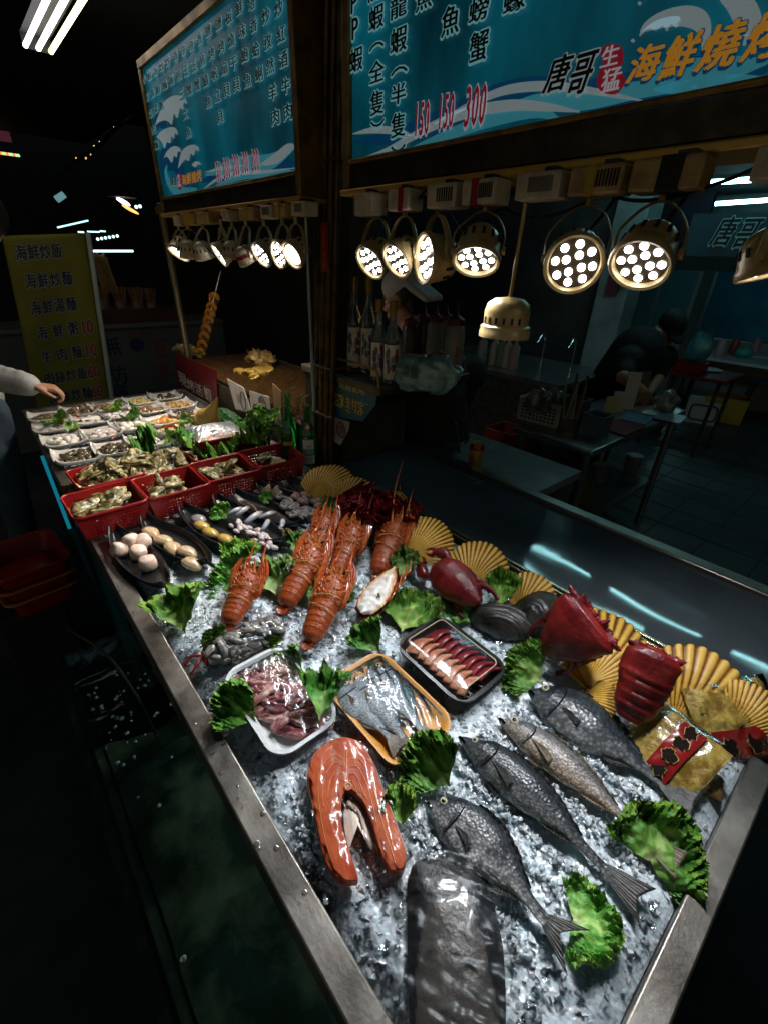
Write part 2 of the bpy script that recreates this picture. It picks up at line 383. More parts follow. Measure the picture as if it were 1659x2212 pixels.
rb = random.Random(3); b = MB(); b.ell((0, 0, 0), .006, 10); bub = tpart(b, 'bubble', filmmat('bubble_skin', (.95, 1, 1), .25, 4, .05)); bub.matrix_world = Tr(TX0+.2, .0, TW)
for k in range(54):
    o = bub.copy(); COL.objects.link(o); q = rb.uniform(.25, .95); x = min(TX1-.05, TX0 + .05 + abs(rb.gauss(0, .2))); o.matrix_world = Tr(x, TY0 + .015 + abs(rb.gauss(0, .07)), TW + .003) @ Sc(q, q, q); adopt(tank, [o])
hose = MB(); hose.tube(crom([(-1.33, .02, .30), (-1.36, -.02, .45), (-1.30, -.03, .60), (-1.20, -.02, .655), (-1.10, .03, .62), (-1.02, .06, .50), (-.98, .07, .35)], 8), .0035, 8)
tag(hose.build('air_hose', mat('pale_hose', (.03, .028, .026), .35)), 'thin pale air hose looping over the far end of the fish tank', 'hose')
pl = MB(); pl.bb(-1.24, .1, -.10, -.082, .36, .385); pl.bb(-1.24, .1, -.10, .58, 0.0, .018)
tag(pl.build('tank_plinth', M['darksteel']), 'dark metal stand rail along the foot of the fish tank', 'stand')

b = MB(); b.bb(-9.3, -9.0, -14, 14, 0, 9); tag(b.build('dark_building', mat('night_facade', (.008, .008, .009), .8, 0, (.014, .013, .012), 2), smooth=False), 'unlit building front closing off the far end of the alley', 'building')
b = MB(); b.bb(6.0, 6.2, 1.9, 13, 0, 3.2); tag(b.build('end_wall', M['blackmatte'], smooth=False), 'dark end wall of the eating shop beyond the right edge', 'wall')

p, q = PY(92, 985, .088), PY(152, 1142, .088); t = thing('strip_light', 'thin teal light strip glowing along the counter front below the far rim', 'strip light', tuple(p)); b = MB(); b.tube([p, q], .007, 8); o = b.build('tube', glow('teal_strip', (.01, .30, .42), .5)); adopt(t, [o]); b = MB(); b.tube([p + V((0, .014, 0)), q + V((0, .014, 0))], .008, 6); o = b.build('holder', M['blackmatte']); adopt(t, [o])

t = thing('strip_light', 'added greenish fill light, unseen under the rim, brightening the fish tank', 'strip light', (-.6, .3, .68)); b = MB(); b.tube([(-1.15, .30, .672), (.0, .30, .672)], .012, 8); o = b.build('tube', glow('tank_fill_glow', (.74, 1, .90), 3.6)); adopt(t, [o]); b = MB(); b.bb(-1.17, .02, .28, .32, .686, .699); o = b.build('batten', M['blackmatte']); adopt(t, [o])  # unseen glowing strip added to brighten the tank from above

dropm = filmmat('water_drop', (1, 1, 1), .12, 3, .02, 1.33, .03); rw = random.Random(23); b = MB(); b.ell((0, 0, 0), (.004, .004, .0014), 10); d0 = b.build('water_drop', dropm)
for k in range(26):
    o = d0 if k == 0 else d0.copy()
    if k: COL.objects.link(o)
    q = rw.uniform(.4, 1.3); o.matrix_world = Tr(rw.choice((rw.uniform(-.62, -.35), rw.uniform(-1.3, -.1))), rw.uniform(.100, .130), .8006) @ Rz(rw.uniform(0, 6)) @ Sc(q, q*rw.uniform(.6, 1.2), 1); adopt(ctr, [o])
# ================================================================ SIGNS, POSTS, LAMPS
_gl = {}
def glyph(ch, off):
    k = (ch, off)
    if k in _gl: return _gl[k]
    cu = bpy.data.curves.new('glyph', 'FONT'); cu.body = ch; cu.size = 1; cu.resolution_u = 2; cu.offset = off
    o = bpy.data.objects.new('glyph', cu); COL.objects.link(o)
    dg = bpy.context.evaluated_depsgraph_get(); me = bpy.data.meshes.new_from_object(o.evaluated_get(dg))
    vs = [(v.co.x, v.co.y) for v in me.vertices]; fs = [tuple(p.vertices) for p in me.polygons]
    bpy.data.objects.remove(o); bpy.data.curves.remove(cu); bpy.data.meshes.remove(me)
    _gl[k] = (vs, fs); return _gl[k]
def put(mb, ch, c, U, Vv, w, h, off=0.0, shear=0.0, bold=.012):
    """one character: bounding box w x h metres, centred on c, in the plane of U (right) and Vv (up); shifted copies thicken it"""
    vs, fs = glyph(ch, 0.0)
    if not vs: return
    if ord(ch) < 128: x0, x1, y0, y1 = 0, (.52 if ch.isdigit() else .62), 0, .69
    else: x0 = min(v[0] for v in vs); x1 = max(v[0] for v in vs); y0 = min(v[1] for v in vs); y1 = max(v[1] for v in vs)
    c = V(c); U = V(U); Vv = V(Vv); N = U.cross(Vv).normalized(); e = off + bold
    sh = [(0, 0)] if e < .004 else [(e*math.cos(k*math.pi/4+.2), e*math.sin(k*math.pi/4+.2)) for k in range(8 if off > .03 else 4)]
    for k, (dx, dy) in enumerate(sh):
        out = []
        for x, y in vs:
            a = ((x + dx - x0) / max(x1-x0, .05) - .5) * w; bq = ((y + dy - y0) / max(y1-y0, .05) - .5) * h
            out.append(c + U * (a + shear * bq) + Vv * bq + N * (k * .00007))
        mb.add(out, fs)
UX_, UZ_ = V((1, 0, 0)), V((0, 0, 1))
teal = bpy.data.materials.new('lightbox_teal'); teal.use_nodes = True; n = teal.node_tree.nodes; L = teal.node_tree.links; pb = n['Principled BSDF']
tc = n.new('ShaderNodeTexCoord'); mp = n.new('ShaderNodeMapping'); mp.inputs['Scale'].default_value = (3.4, 1, 1.3); L.new(tc.outputs['Object'], mp.inputs[0])
x = n.new('ShaderNodeTexNoise'); x.inputs['Scale'].default_value = 1.3; x.inputs['Detail'].default_value = 4; L.new(mp.outputs[0], x.inputs['Vector'])
cr = n.new('ShaderNodeValToRGB'); L.new(x.outputs['Fac'], cr.inputs[0]); e = cr.color_ramp.elements
e[0].position = .36; e[0].color = (.001, .035, .055, 1); e[1].position = .66; e[1].color = (.004, .19, .27, 1)  # blotches put uneven backlight into the panel's colour and emission
L.new(cr.outputs[0], pb.inputs['Base Color']); L.new(cr.outputs[0], pb.inputs['Emission Color']); pb.inputs['Emission Strength'].default_value = .30; pb.inputs['Roughness'].default_value = .35
def back(name, c, e_, rough=.4): return mat(name, c, rough, emis=c, estr=e_)
inkd = mat('sign_ink', (.012, .012, .014), .5); halo = back('sign_halo', (.22, .52, .56), .30); foam = back('sign_foam', (.46, .58, .62), .2)
inkr = back('sign_red', (.26, .010, .026), .32); whit = back('sign_white', (.55, .53, .58), .26); gold = back('sign_gold', (.52, .23, .02), .36)
wave = back('sign_wave', (.05, .28, .35), .35); wavd = back('sign_wave_dark', (.001, .035, .085), .6)
SY = .88
def spt(x, y, k=0): return PY(x, y, SY) - V((0, .0012*k + .0012, 0))
def z2(x, y): return ((1200+1.0356*x)/1.7589, 1.0356*y/1.7589)
def z1(x, y): return (.7836*x/1.7589, .7836*y/1.7589)
def flat(mb, pts, zf, k):
    q = crom([spt(*zf(*p), k) for p in pts + pts[:1]], 4)[:-1]
    bmq = bmesh.new(); vs = [bmq.verts.new(p) for p in q]
    es = [bmq.edges.new((vs[i], vs[(i+1) % len(vs)])) for i in range(len(vs))]
    r = bmesh.ops.triangle_fill(bmq, edges=es, use_beauty=True); bmq.verts.index_update()
    mb.add([v.co.copy() for v in bmq.verts], [tuple(v.index for v in f.verts) for f in bmq.faces]); bmq.free()
def ribbon(mb, pts, w, zf, k):
    q = crom([spt(*zf(*p), k) for p in pts], 8); N = len(q); vs = []
    for i, p in enumerate(q):
        t = (q[min(i+1, N-1)] - q[max(i-1, 0)]).normalized(); s = t.cross(V((0, 1, 0))) * w * max(.06, math.sin(math.pi*i/(N-1)))**.7
        vs += [p + s, p - s]
    mb.add(vs, [(2*i, 2*i+1, 2*i+3, 2*i+2) for i in range(N-1)])
def chars(items, zf, layers, parent, shear=0.0, bold=.014):
    """layers: (part name, material, extra offset, lift)"""
    for name, m, off, k in layers:
        b = MB()
        for ch, cx, cy, w, h in items:
            a0, a1 = zf(cx-w/2, cy), zf(cx+w/2, cy); b0, b1 = zf(cx, cy-h/2), zf(cx, cy+h/2)
            put(b, ch, spt(*zf(cx, cy), k), UX_, UZ_, abs((spt(*a1)-spt(*a0)).x) , abs((spt(*b0)-spt(*b1)).z), off, shear, bold)
        b.build(name, m, parent, smooth=False)
def numbers(items, zf, parent):
    out = []
    for s, cx, cy, w, h in items:
        for i, c in enumerate(s): out.append((c, cx + (i-(len(s)-1)/2)*w/len(s), cy - (i-(len(s)-1)/2)*w/len(s)*.19, w/len(s)*.86, h))
    chars(out, zf, [('price_outline', whit, .05, 3), ('price', inkr, .012, 4)], parent)
def signbox(label, x0, x1, z0, z1):
    t = thing('menu_sign', label, 'sign', ((x0+x1)/2, SY, z0))
    def pt(b, nm, m, **k):
        o = b.build(nm, m, **k); o.parent = t; o.matrix_parent_inverse = t.matrix_world.inverted(); return o
    b = MB(); b.bb(x0, x1, SY, SY+.012, z0, z1); pt(b, 'panel', teal)
    b = MB(); b.bb(x0-.028, x0-.0003, SY-.012, SY+.10, z0-.06, z1); b.bb(x1+.0003, x1+.028, SY-.012, SY+.10, z0-.06, z1); b.bb(x0-.028, x1+.028, SY-.012, SY+.10, z1+.0005, z1+.03)
    b.bb(x0, x1, SY-.014, SY-.004, z0-.008, z0+.002); pt(b, 'frame', M['brass'], bevel=.003)
    b = MB(); b.bb(x0, x1, SY-.008, SY+.09, z0-.056, z0-.0085); pt(b, 'lower_band', mat('band_steel', (.085, .066, .04), .4, .7, (.045, .036, .026), 20, rvar=.1))
    b = MB(); b.bb(x0-.03, x1+.03, SY-.02, SY+.095, z0-.074, z0-.0605); pt(b, 'lip', mat('lip_gold', (.66, .38, .08), .4, .4), bevel=.003)
    b = MB(); b.bb(x0-.02, x1+.02, SY+.0125, SY+.098, z0-.05, z1); pt(b, 'casing', M['blackmatte'])
    return t
def build_sign_art(t, fn):
    before = set(bpy.data.objects); fn(); adopt(t, [o for o in bpy.data.objects if o not in before])
sr = signbox('large teal illuminated menu board with red prices and gold stall name, right of the post', -1.162, .75, 1.771, 2.42)
sl = signbox('smaller teal illuminated menu board with five red prices, left of the post', -2.61, -1.425, 1.771, 2.217)
def art_r():
    b = MB()
    ribbon(b, [(140, 520), (300, 500), (480, 440), (640, 380), (800, 345), (980, 360), (1250, 400)], .026, z2, 0)
    ribbon(b, [(900, 330), (1150, 345), (1400, 300), (1659, 250)], .03, z2, 0)
    b.build('wave_shadow', wavd, smooth=False)
    b = MB()
    ribbon(b, [(350, 545), (500, 490), (640, 440), (800, 410), (900, 440)], .012, z2, 1); ribbon(b, [(640, 420), (800, 375), (980, 370), (1200, 330), (1400, 320)], .013, z2, 1)
    ribbon(b, [(1180, 260), (1400, 270), (1659, 230)], .016, z2, 1); ribbon(b, [(1240, 330), (1440, 315), (1659, 290)], .01, z2, 1)
    b.build('wave_teal', wave, smooth=False)
    b = MB()
    ribbon(b, [(140, 492), (220, 478), (300, 482), (360, 500)], .007, z2, 2); ribbon(b, [(440, 455), (560, 390), (690, 335), (830, 318), (980, 330), (1210, 374)], .007, z2, 2)
    ribbon(b, [(150, 590), (260, 555), (420, 470), (560, 415), (720, 388), (850, 395), (970, 412)], .009, z2, 2)
    ribbon(b, [(1190, 135), (1215, 100), (1270, 75), (1350, 62), (1410, 80), (1432, 130), (1420, 190)], .010, z2, 2)
    flat(b, [(1195, 122), (1230, 90), (1275, 70), (1330, 62), (1340, 80), (1325, 105), (1305, 92), (1290, 118), (1275, 98), (1250, 115), (1225, 108)], z2, 2)
    ribbon(b, [(1480, -10), (1540, 10), (1580, 60), (1600, 120), (1570, 170)], .012, z2, 2)
    for x, y in ((1190, 15), (1165, 152), (1205, -5)): flat(b, [(x-8, y), (x, y-8), (x+8, y), (x, y+8)], z2, 2)
    b.build('wave_foam', foam, smooth=False)
    it = [('P', 150, 12, 32, 78), ('P', 153, 108, 32, 78), ('蝦', 156, 222, 46, 88), ('龍', 224, -35, 50, 80), ('蝦', 229, 68, 52, 88), ('︵', 230, 172, 52, 24), ('全', 230, 266, 54, 78),
          ('隻', 231, 380, 48, 88), ('︶', 233, 456, 48, 24), ('龍', 310, 30, 58, 78), ('蝦', 310, 150, 58, 92), ('︵', 312, 262, 58, 26), ('半', 309, 348, 52, 74), ('隻', 308, 462, 50, 88), ('︶', 308, 548, 50, 24),
          ('魚', 403, 0, 58, 80), ('魚', 500, 80, 62, 105), ('旁', 604, -62, 62, 80), ('螃', 604, 38, 66, 88), ('蟹', 603, 175, 64, 108), ('蠔', 735, 5, 76, 84)]
    chars(it, z2, [('lettering_outline', halo, .075, 3), ('lettering', inkd, .012, 4)], None)
    numbers([('150', 395, 440, 58, 118), ('150', 484, 413, 62, 122), ('300', 591, 392, 82, 142)], z2, None)
    chars([('唐', 893, 275, 76, 125), ('哥', 978, 278, 74, 140)], z2, [('name_outline', foam, .06, 3), ('name', inkd, .02, 4)], None, .25)
    b = MB(); flat(b, [(1085, 162), (1125, 175), (1132, 225), (1120, 255), (1138, 300), (1110, 345), (1065, 345), (1035, 318), (1042, 270), (1058, 235), (1048, 200), (1062, 172)], z2, 3); b.build('red_seal', inkr, smooth=False)
    chars([('生', 1086, 210, 60, 72), ('猛', 1090, 298, 66, 84)], z2, [('seal_lettering', whit, .01, 5)], None)
    chars([('海', 1212, 240, 100, 125), ('鮮', 1340, 215, 108, 145), ('燒', 1490, 178, 128, 155), ('烤', 1655, 140, 120, 160)], z2, [('title_outline', wavd, .06, 4), ('title', gold, .03, 5)], None, .18)
build_sign_art(sr, art_r)
def art_l():
    b = MB(); ribbon(b, [(800, 880), (790, 800), (830, 760), (870, 800), (880, 880), (930, 930)], .05, z1, 0); ribbon(b, [(980, 880), (1150, 830), (1300, 830), (1440, 790)], .03, z1, 0); ribbon(b, [(760, 640), (770, 580), (800, 590), (800, 640)], .03, z1, 0); b.build('wave_shadow', wavd, smooth=False)
    b = MB(); ribbon(b, [(815, 800), (810, 850), (840, 910), (900, 930), (960, 915)], .022, z1, 1); ribbon(b, [(1000, 850), (1150, 800), (1300, 790), (1440, 710)], .024, z1, 1); ribbon(b, [(1050, 900), (1200, 850), (1350, 845), (1440, 830)], .012, z1, 1); b.build('wave_teal', wave, smooth=False)
    b = MB()
    for w in ([(757, 610), (775, 560), (800, 500), (835, 470), (875, 463), (905, 480), (914, 505), (898, 500), (894, 535), (880, 525), (866, 575), (850, 552), (840, 605), (822, 590), (800, 585), (775, 595)],
              [(765, 665), (790, 635), (830, 618), (858, 622), (870, 655), (855, 648), (850, 675), (838, 662), (832, 695), (815, 690), (805, 722), (790, 690)],
              [(800, 770), (815, 735), (845, 710), (875, 715), (885, 740), (870, 735), (862, 765), (850, 755), (840, 790), (825, 770), (812, 760)],
              [(870, 820), (880, 755), (905, 715), (945, 702), (968, 715), (970, 735), (955, 728), (945, 755), (932, 745), (922, 780), (905, 775), (890, 790)],
              [(935, 800), (950, 785), (972, 785), (980, 800), (965, 798), (955, 812), (945, 808)]): flat(b, w, z1, 2)
    ribbon(b, [(985, 925), (1060, 870), (1160, 840), (1280, 835), (1440, 815)], .006, z1, 2); ribbon(b, [(1270, 800), (1340, 770), (1400, 725), (1438, 705)], .014, z1, 2); ribbon(b, [(1000, 835), (1100, 815), (1200, 800)], .005, z1, 2)
    b.build('wave_foam', foam, smooth=False)
    cs = (('塔', 1230, 20), ('香', 1240, 125), ('蛤', 1250, 245), ('蜊', 1265, 362), ('炒', 1300, 82), ('孜', 1309, 205), ('然', 1321, 325), ('羊', 1332, 450), ('肉', 1345, 570), ('炒', 1362, 45), ('紅', 1374, 170), ('酒', 1385, 290), ('牛', 1396, 420), ('肉', 1406, 545),
          ('鮮', 1171, 42), ('味', 1185, 155), ('鮑', 1197, 270), ('魚', 1210, 393), ('板', 1120, 88), ('燒', 1132, 200), ('干', 1143, 312), ('貝', 1156, 415), ('鹽', 1070, 115), ('烤', 1084, 230), ('扇', 1097, 335), ('貝', 1109, 440),
          ('鹽', 1019, 150), ('烤', 1036, 262), ('帆', 1050, 362), ('立', 1063, 465), ('貝', 1077, 570), ('香', 977, 192), ('煎', 991, 298), ('鯖', 1006, 395), ('魚', 1021, 497), ('帝', 936, 225), ('王', 950, 322), ('蟹', 966, 415), ('帝', 898, 248), ('王', 912, 345), ('蟹', 928, 438),
          ('香', 860, 270), ('煎', 876, 368), ('三', 892, 460), ('文', 907, 555), ('魚', 921, 645), ('炒', 823, 300), ('飯', 840, 390), ('炒', 793, 325), ('麵', 808, 415), ('粥', 790, 515), ('海', 763, 350), ('鮮', 777, 437), ('菜', 764, 530),
          ('蝦', 733, 372), ('青', 748, 455), ('菜', 737, 555), ('肉', 752, 632), ('麵', 765, 705), ('炒', 705, 390), ('飯', 720, 475))
    it = [(c, x, y, 20 + 20*(x-700)/700, 40 + 40*(x-700)/700) for c, x, y in cs]
    chars(it, z1, [('lettering_outline', halo, .07, 3), ('lettering', inkd, .012, 4)], None)
    numbers([('150', 1067, 835, 30, 92), ('300', 1108, 818, 34, 98), ('300', 1153, 805, 34, 100), ('300', 1197, 792, 34, 100), ('300', 1247, 780, 36, 104)], z1, None)
    chars([('唐', 843, 885, 15, 36), ('哥', 859, 882, 15, 40)], z1, [('name_outline', foam, .05, 3), ('name', inkd, .02, 4)], None, .2)
    b = MB(); flat(b, [(870, 840), (885, 845), (888, 915), (872, 912)], z1, 3); b.build('red_seal', inkr, smooth=False)
    chars([('生', 877, 860, 13, 28), ('猛', 880, 893, 13, 30)], z1, [('seal_lettering', whit, .01, 5)], None)
    chars([('海', 903, 875, 22, 52), ('鮮', 927, 868, 22, 54), ('燒', 952, 862, 22, 56), ('烤', 977, 855, 22, 58)], z1, [('title_outline', wavd, .05, 4), ('title', gold, .03, 5)], None, .15)
build_sign_art(sl, art_l)
# ---------------------------------------------------------------- posts
t = thing('stall_post', 'bundle of rusty gold and brown metal posts between the two menu boards', 'post', (-1.32, .95, .8))
def prt(t, b, nm, m, **k):
    o = b.build(nm, m, **k); adopt(t, [o]); return o
SHR_ = Tr(0, 0, 1.45) @ Matrix(((1, 0, .085, -.03), (0, 1, 0, 0), (0, 0, 1, 0), (0, 0, 0, 1))) @ Tr(0, 0, -1.45)
b = MB(); b.T = SHR_; b.bb(-1.455, -1.40, .985, 1.04, .803, 2.6); prt(t, b, 'square_post', M['post'], bevel=.004)
b = MB(); b.T = SHR_; b.bb(-1.398, -1.352, .985, 1.035, .803, 2.6); prt(t, b, 'channel', mat('rusty_post', (.05, .028, .012), .5, .5, (.018, .012, .008), 12, bump=.2), bevel=.004)
for x, y, r in ((-1.438, .965, .013), (-1.402, .962, .013), (-1.366, .96, .012), (-1.340, .965, .010)):
    b = MB(); b.T = SHR_; b.tube([(x, y, .803), (x, y, 1.4), (x, y, 2.6)], r, 10); prt(t, b, 'gold_pipe', mat('dark_brass', (.11, .065, .02), .38, .6, (.03, .018, .009), 16, bump=.15, rvar=.12))
tie = mat('tie', (.10, .08, .05), .5)
for z in (1.02, 1.20, 1.80): b = MB(); b.T = SHR_; b.bb(-1.46, -1.326, .945, 1.045, z, z+.004); prt(t, b, 'tie_wire', tie)
t = thing('stall_post', 'slim grey gold post at the far end of the stall beside the smaller board', 'post', (-2.9, .97, .56))
b = MB(); b.tube([(-2.74, .90, 1.76), (-2.90, .965, 1.0), (-2.93, .972, .56)], .017, 10); prt(t, b, 'pipe', mat('grey_gold_pipe', (.20, .16, .10), .35, .7))
b = MB(); b.bb(-2.78, -2.66, .885, .915, 1.715, 1.745); prt(t, b, 'bracket', M['brass'])
t = thing('stall_post', 'thin pale post standing just left of the gold post bundle', 'post', (-1.43, .93, .8))
b = MB(); b.tube([(-1.425, .90, 1.05), (-1.425, .90, 1.70)], .006, 8); prt(t, b, 'pipe', mat('pale_pipe', (.3, .4, .42), .3, .6))
t = thing('paper_charm', 'narrow red paper charm with gold characters stuck on the post bundle', 'paper charm', PY(701, 540, .94))
q0, q1 = PY(693, 490, .94), PY(711, 588, .94)
b = MB(); b.bb(q0.x, q1.x, .938, .942, q1.z, q0.z + .01); prt(t, b, 'strip', mat('red_paper', (.28, .012, .01), .45), bevel=.001)
b = MB(); xm = (q0.x+q1.x)/2; hh = (q0.z-q1.z)/4.6
for i, c in enumerate('招財進寶'): put(b, c, (xm, .9372, q0.z - hh*(i+.8)), UX_, UZ_, .016, hh*.8)
prt(t, b, 'lettering', mat('gold_ink', (.35, .16, .03), .4), smooth=False)
# ---------------------------------------------------------------- LED spot heads
cream = mat('cream_enamel', (.50, .355, .16), .34, .1, (.34, .23, .09), 24, lo=.35, hi=.7, bump=.05, rvar=.08)
cream2 = mat('white_enamel', (.56, .46, .32), .34, .1, (.42, .32, .19), 24, bump=.05)
reds = mat('red_tape', (.30, .01, .02), .4)
lensm = glow('led_lens', (.93, .97, 1), LENS_E); cobm = glow('cob_disc', (1, .93, .88), LENS_E)
dish = mat('lamp_reflector', (.10, .07, .04), .25, .6)
LR = ((.0, .0),)
def led_lights(M, r, w, spot=105):
    l = bpy.data.lights.new('led_beam', 'SPOT'); l.energy = w; l.spot_size = R(spot); l.spot_blend = .8; l.shadow_soft_size = r*1.1; l.color = (.93, .97, 1) if w == LED_W else (1, .9, .76)
    o = bpy.data.objects.new('led_beam', l); COL.objects.link(o); o.matrix_world = M @ Tr(0, 0, -.006); return o
def spot(label, px, py, diam, ang, ratio, Y, m=cream, kind='led', watts=None, top=None, mount=1.672, red=False, grp='spot lamps under the menu boards'):
    c = PY(px, py, Y); v = (c - V((0, 0, CAM_Z))); dep = v.dot(V(ROWS[2])); r = diam/2 * dep / FD; v.normalize()
    e = V(ROWS[0]) * math.cos(R(ang)) + V(ROWS[1]) * math.sin(R(ang)); e = (e - v * e.dot(v)).normalized()
    nrm = (-v * ratio + e * math.sqrt(max(0, 1-ratio*ratio))).normalized()
    zz = -nrm; px_ = zz.cross(V((0, 0, 1))); px_ = px_.normalized() if px_.length > .15 else V((1, 0, 0))
    yy = zz.cross(px_).normalized(); px_ = yy.cross(zz)
    H = Matrix((px_, yy, zz)).transposed().to_4x4(); H.translation = c
    s = r / .050; H = H @ Sc(s, s, s)
    root = thing('spot_lamp', label, 'spot lamp', (c.x, c.y, mount), group=None)
    objs = []
    b = MB(); b.lathe([(.0, .012), (.043, .012), (.0455, .002), (.050, 0), (.0525, .003), (.0525, .013), (.049, .018), (.0475, .03), (.0455, .046), (.040, .062), (.030, .074), (.015, .080), (0, .0815)], 32)
    o = b.build('housing', m); o.matrix_world = H; objs.append(o)
    b = MB(); b.lathe([(.0, .0105), (.0425, .0105), (.0428, .0115), (0, .0116)], 28); o = b.build('reflector', dish); o.matrix_world = H; objs.append(o)
    b = MB()
    for k in range(14):
        q = k/14*6.283; rr = .0468; b.box((rr*math.cos(q), rr*math.sin(q), .044), (.0035, .0055, .016), (Rz(q) @ Ry(R(-8))).to_3x3())
    o = b.build('vent_slots', M['blackmatte'], smooth=False); o.matrix_world = H; objs.append(o)
    if kind == 'led':
        me = None
        for rr, k0, off in ((.0155, 4, .4), (.0325, 8, .1)):
            for k in range(k0):
                q = off + k/k0*6.283
                if me is None:
                    b = MB(); b.lathe([(0, -.003), (.004, -.0022), (.0068, 0), (.0068, .002), (0, .002)], 14); o = b.build('led_lens', lensm); me = o.data
                else: o = bpy.data.objects.new('led_lens', me); COL.objects.link(o)
                o.matrix_world = H @ Tr(rr*math.cos(q), rr*math.sin(q), .0085); objs.append(o)
    elif kind == 'cob':
        b = MB(); b.lathe([(0, .003), (.028, .0035), (.036, .008), (0, .0085)], 28); o = b.build('cob_disc', cobm); o.matrix_world = H; objs.append(o)
    if red:
        b = MB(); b.lathe([(.0472, .033), (.0482, .034), (.0465, .05), (.0455, .05)], 32); o = b.build('red_tape', reds); o.matrix_world = H; objs.append(o)
    pl = H @ V((-.052, 0, .03)); pr = H @ V((.052, 0, .03)); topz = mount - .03 if top is None else top
    up = V((0, 0, 1)); mid = (pl+pr)/2; hgt = max(.05, topz - mid.z)
    ap = V((mid.x, mid.y, mid.z + hgt)); wd = (pr-pl)/2
    ap = ap + (V((c.x, Y+.03, 0)) - V((ap.x, ap.y, 0))) * .3
    b = MB(); b.tube(crom([pl - wd*.03, pl + up*hgt*.45 - wd*.02, ap - wd*.62 - up*.012, ap - wd*.2, ap + wd*.2, ap + wd*.62 - up*.012, pr + up*hgt*.45 + wd*.02, pr + wd*.03], 6), [(.0018*s, .0075*s)]*43, 8, flat=wd)
    objs.append(b.build('yoke', m))
    b = MB(); sd = wd.normalized()
    for q, sg in ((pl, -1), (pr, 1)): b.tube([q - sd*.002*sg, q + sd*.006*sg], .008*s, 10)
    b.tube([ap, V((ap.x, ap.y, mount))], .006, 8)
    objs.append(b.build('pivot', m))
    bk = H @ V((0, 0, .08)); b = MB(); b.tube(crom([bk, bk + V((.01, .02, .03)), V((c.x+.02, Y+.05, mount-.02)), V((c.x+.015, Y+.04, mount))], 6), .003, 6); objs.append(b.build('cable', M['black']))
    if kind: objs.append(led_lights(H @ Sc(1/s, 1/s, 1/s), r, LED_W if watts is None else watts))
    adopt(root, objs); root['group'] = grp
    return root
def z4(x, y): return ((1200+1.0356*x)/1.7589, (650+1.0356*y)/1.7589)
k4 = 1.0356/1.7589
def rl(lab, x, y, d, ang, ratio, **k): return spot(lab, *z4(x, y), d*k4, ang, ratio, k.pop('Y', .84), **k)
rl('cream LED spot lamp nearest the post bundle, tilted down to the left', 196, 340, 128, 135, .55)
rl('cream LED spot lamp second from the post, overlapping its left neighbour', 291, 333, 128, 138, .55)
rl('cream LED spot lamp turned sideways with a narrow upright oval of lenses', 392, 322, 168, 178, .42)
rl('cream LED spot lamp with a black ribbed back left of the hanging pendant', 585, 338, 168, 100, .58)
rl('cream LED spot lamp facing straight out with a round face of twelve lenses', 944, 348, 205, 95, .93)
rl('largest cream LED spot lamp under the bright shop ceiling tubes', 1183, 352, 215, 118, .72)
rl('cream spot lamp half cut off at the right end of the stall', 1660, 385, 200, 92, .08, Y=.83)
zl = lambda x, y: ((550+.4521*x)/1.7589, (650+.4521*y)/1.7589)
kl = .4521/1.7589
def ll(lab, x, y, d, ang, ratio, **k): return spot(lab, *zl(x, y), d*kl, ang, ratio, k.pop('Y', .86), m=k.pop('m', cream2), grp='spot lamps under the smaller board', **k)
ll('pale spot lamp with one plain bright disc, farthest left of the row', 285, 700, 180, 115, .32, kind='cob', watts=23)
ll('pale spot lamp turned away, second from the far end of the row', 385, 725, 160, 80, -.2, kind='cob', watts=9)
ll('pale spot lamp turned away, third from the far end of the row', 515, 735, 160, 70, -.2, kind='cob', watts=9)
ll('pale LED spot lamp seen edge on with a thin slanted line of lenses', 622, 712, 190, 145, .2, watts=23)
ll('pale spot lamp hanging straight down in the middle of the row', 745, 740, 165, 88, -.05, kind='cob', watts=9)
ll('pale spot lamp with red tape round its housing', 880, 765, 165, 60, -.25, kind='cob', watts=9, red=True)
ll('pale LED spot lamp with a slanted oval of blue white lenses', 972, 712, 205, 140, .45, watts=23)
ll('pale LED spot lamp with a tall slanted oval, second from the post', 1118, 705, 215, 165, .5, watts=23)
ll('pale spot lamp with one large plain bright disc next to the post', 1232, 715, 225, 142, .5, kind='cob', watts=23)
# pendant
t = thing('pendant_lamp', 'cream dome lamp holder hanging on a single cord below the spot lamps', 'pendant lamp', PY(1133, 447, .86))
c = PY(1087, 728, .86); top = V((c.x+.004, .86, 1.69))
dep = (c - V((0, 0, CAM_Z))).dot(V(ROWS[2])); rr = 53 * dep / FD
b = MB(); b.lathe([(0, .01), (rr*.92, .012), (rr, 0), (rr, rr*.22), (rr*.97, rr*.26), (rr*.97, rr*.42), (rr*.88, rr*.48), (rr*.88, rr*.95), (rr*.8, rr*1.25), (rr*.55, rr*1.42), (rr*.15, rr*1.48), (0, rr*1.48)], 36, Tr(c)); prt(t, b, 'dome', cream)
b = MB()
for k in range(18):
    q = k/18*6.283
    if math.sin(q*2+1) < .35: b.box(c + V((rr*.88*math.cos(q), rr*.88*math.sin(q), rr*.66)), (.003, .0045, rr*.22), Rz(q).to_3x3())
prt(t, b, 'vent_slots', M['blackmatte'], smooth=False)
b = MB(); b.tube(crom([c + V((0, 0, rr*1.45)), c + V((.002, 0, .1)), top], 6), .004, 8); prt(t, b, 'cord', cream)
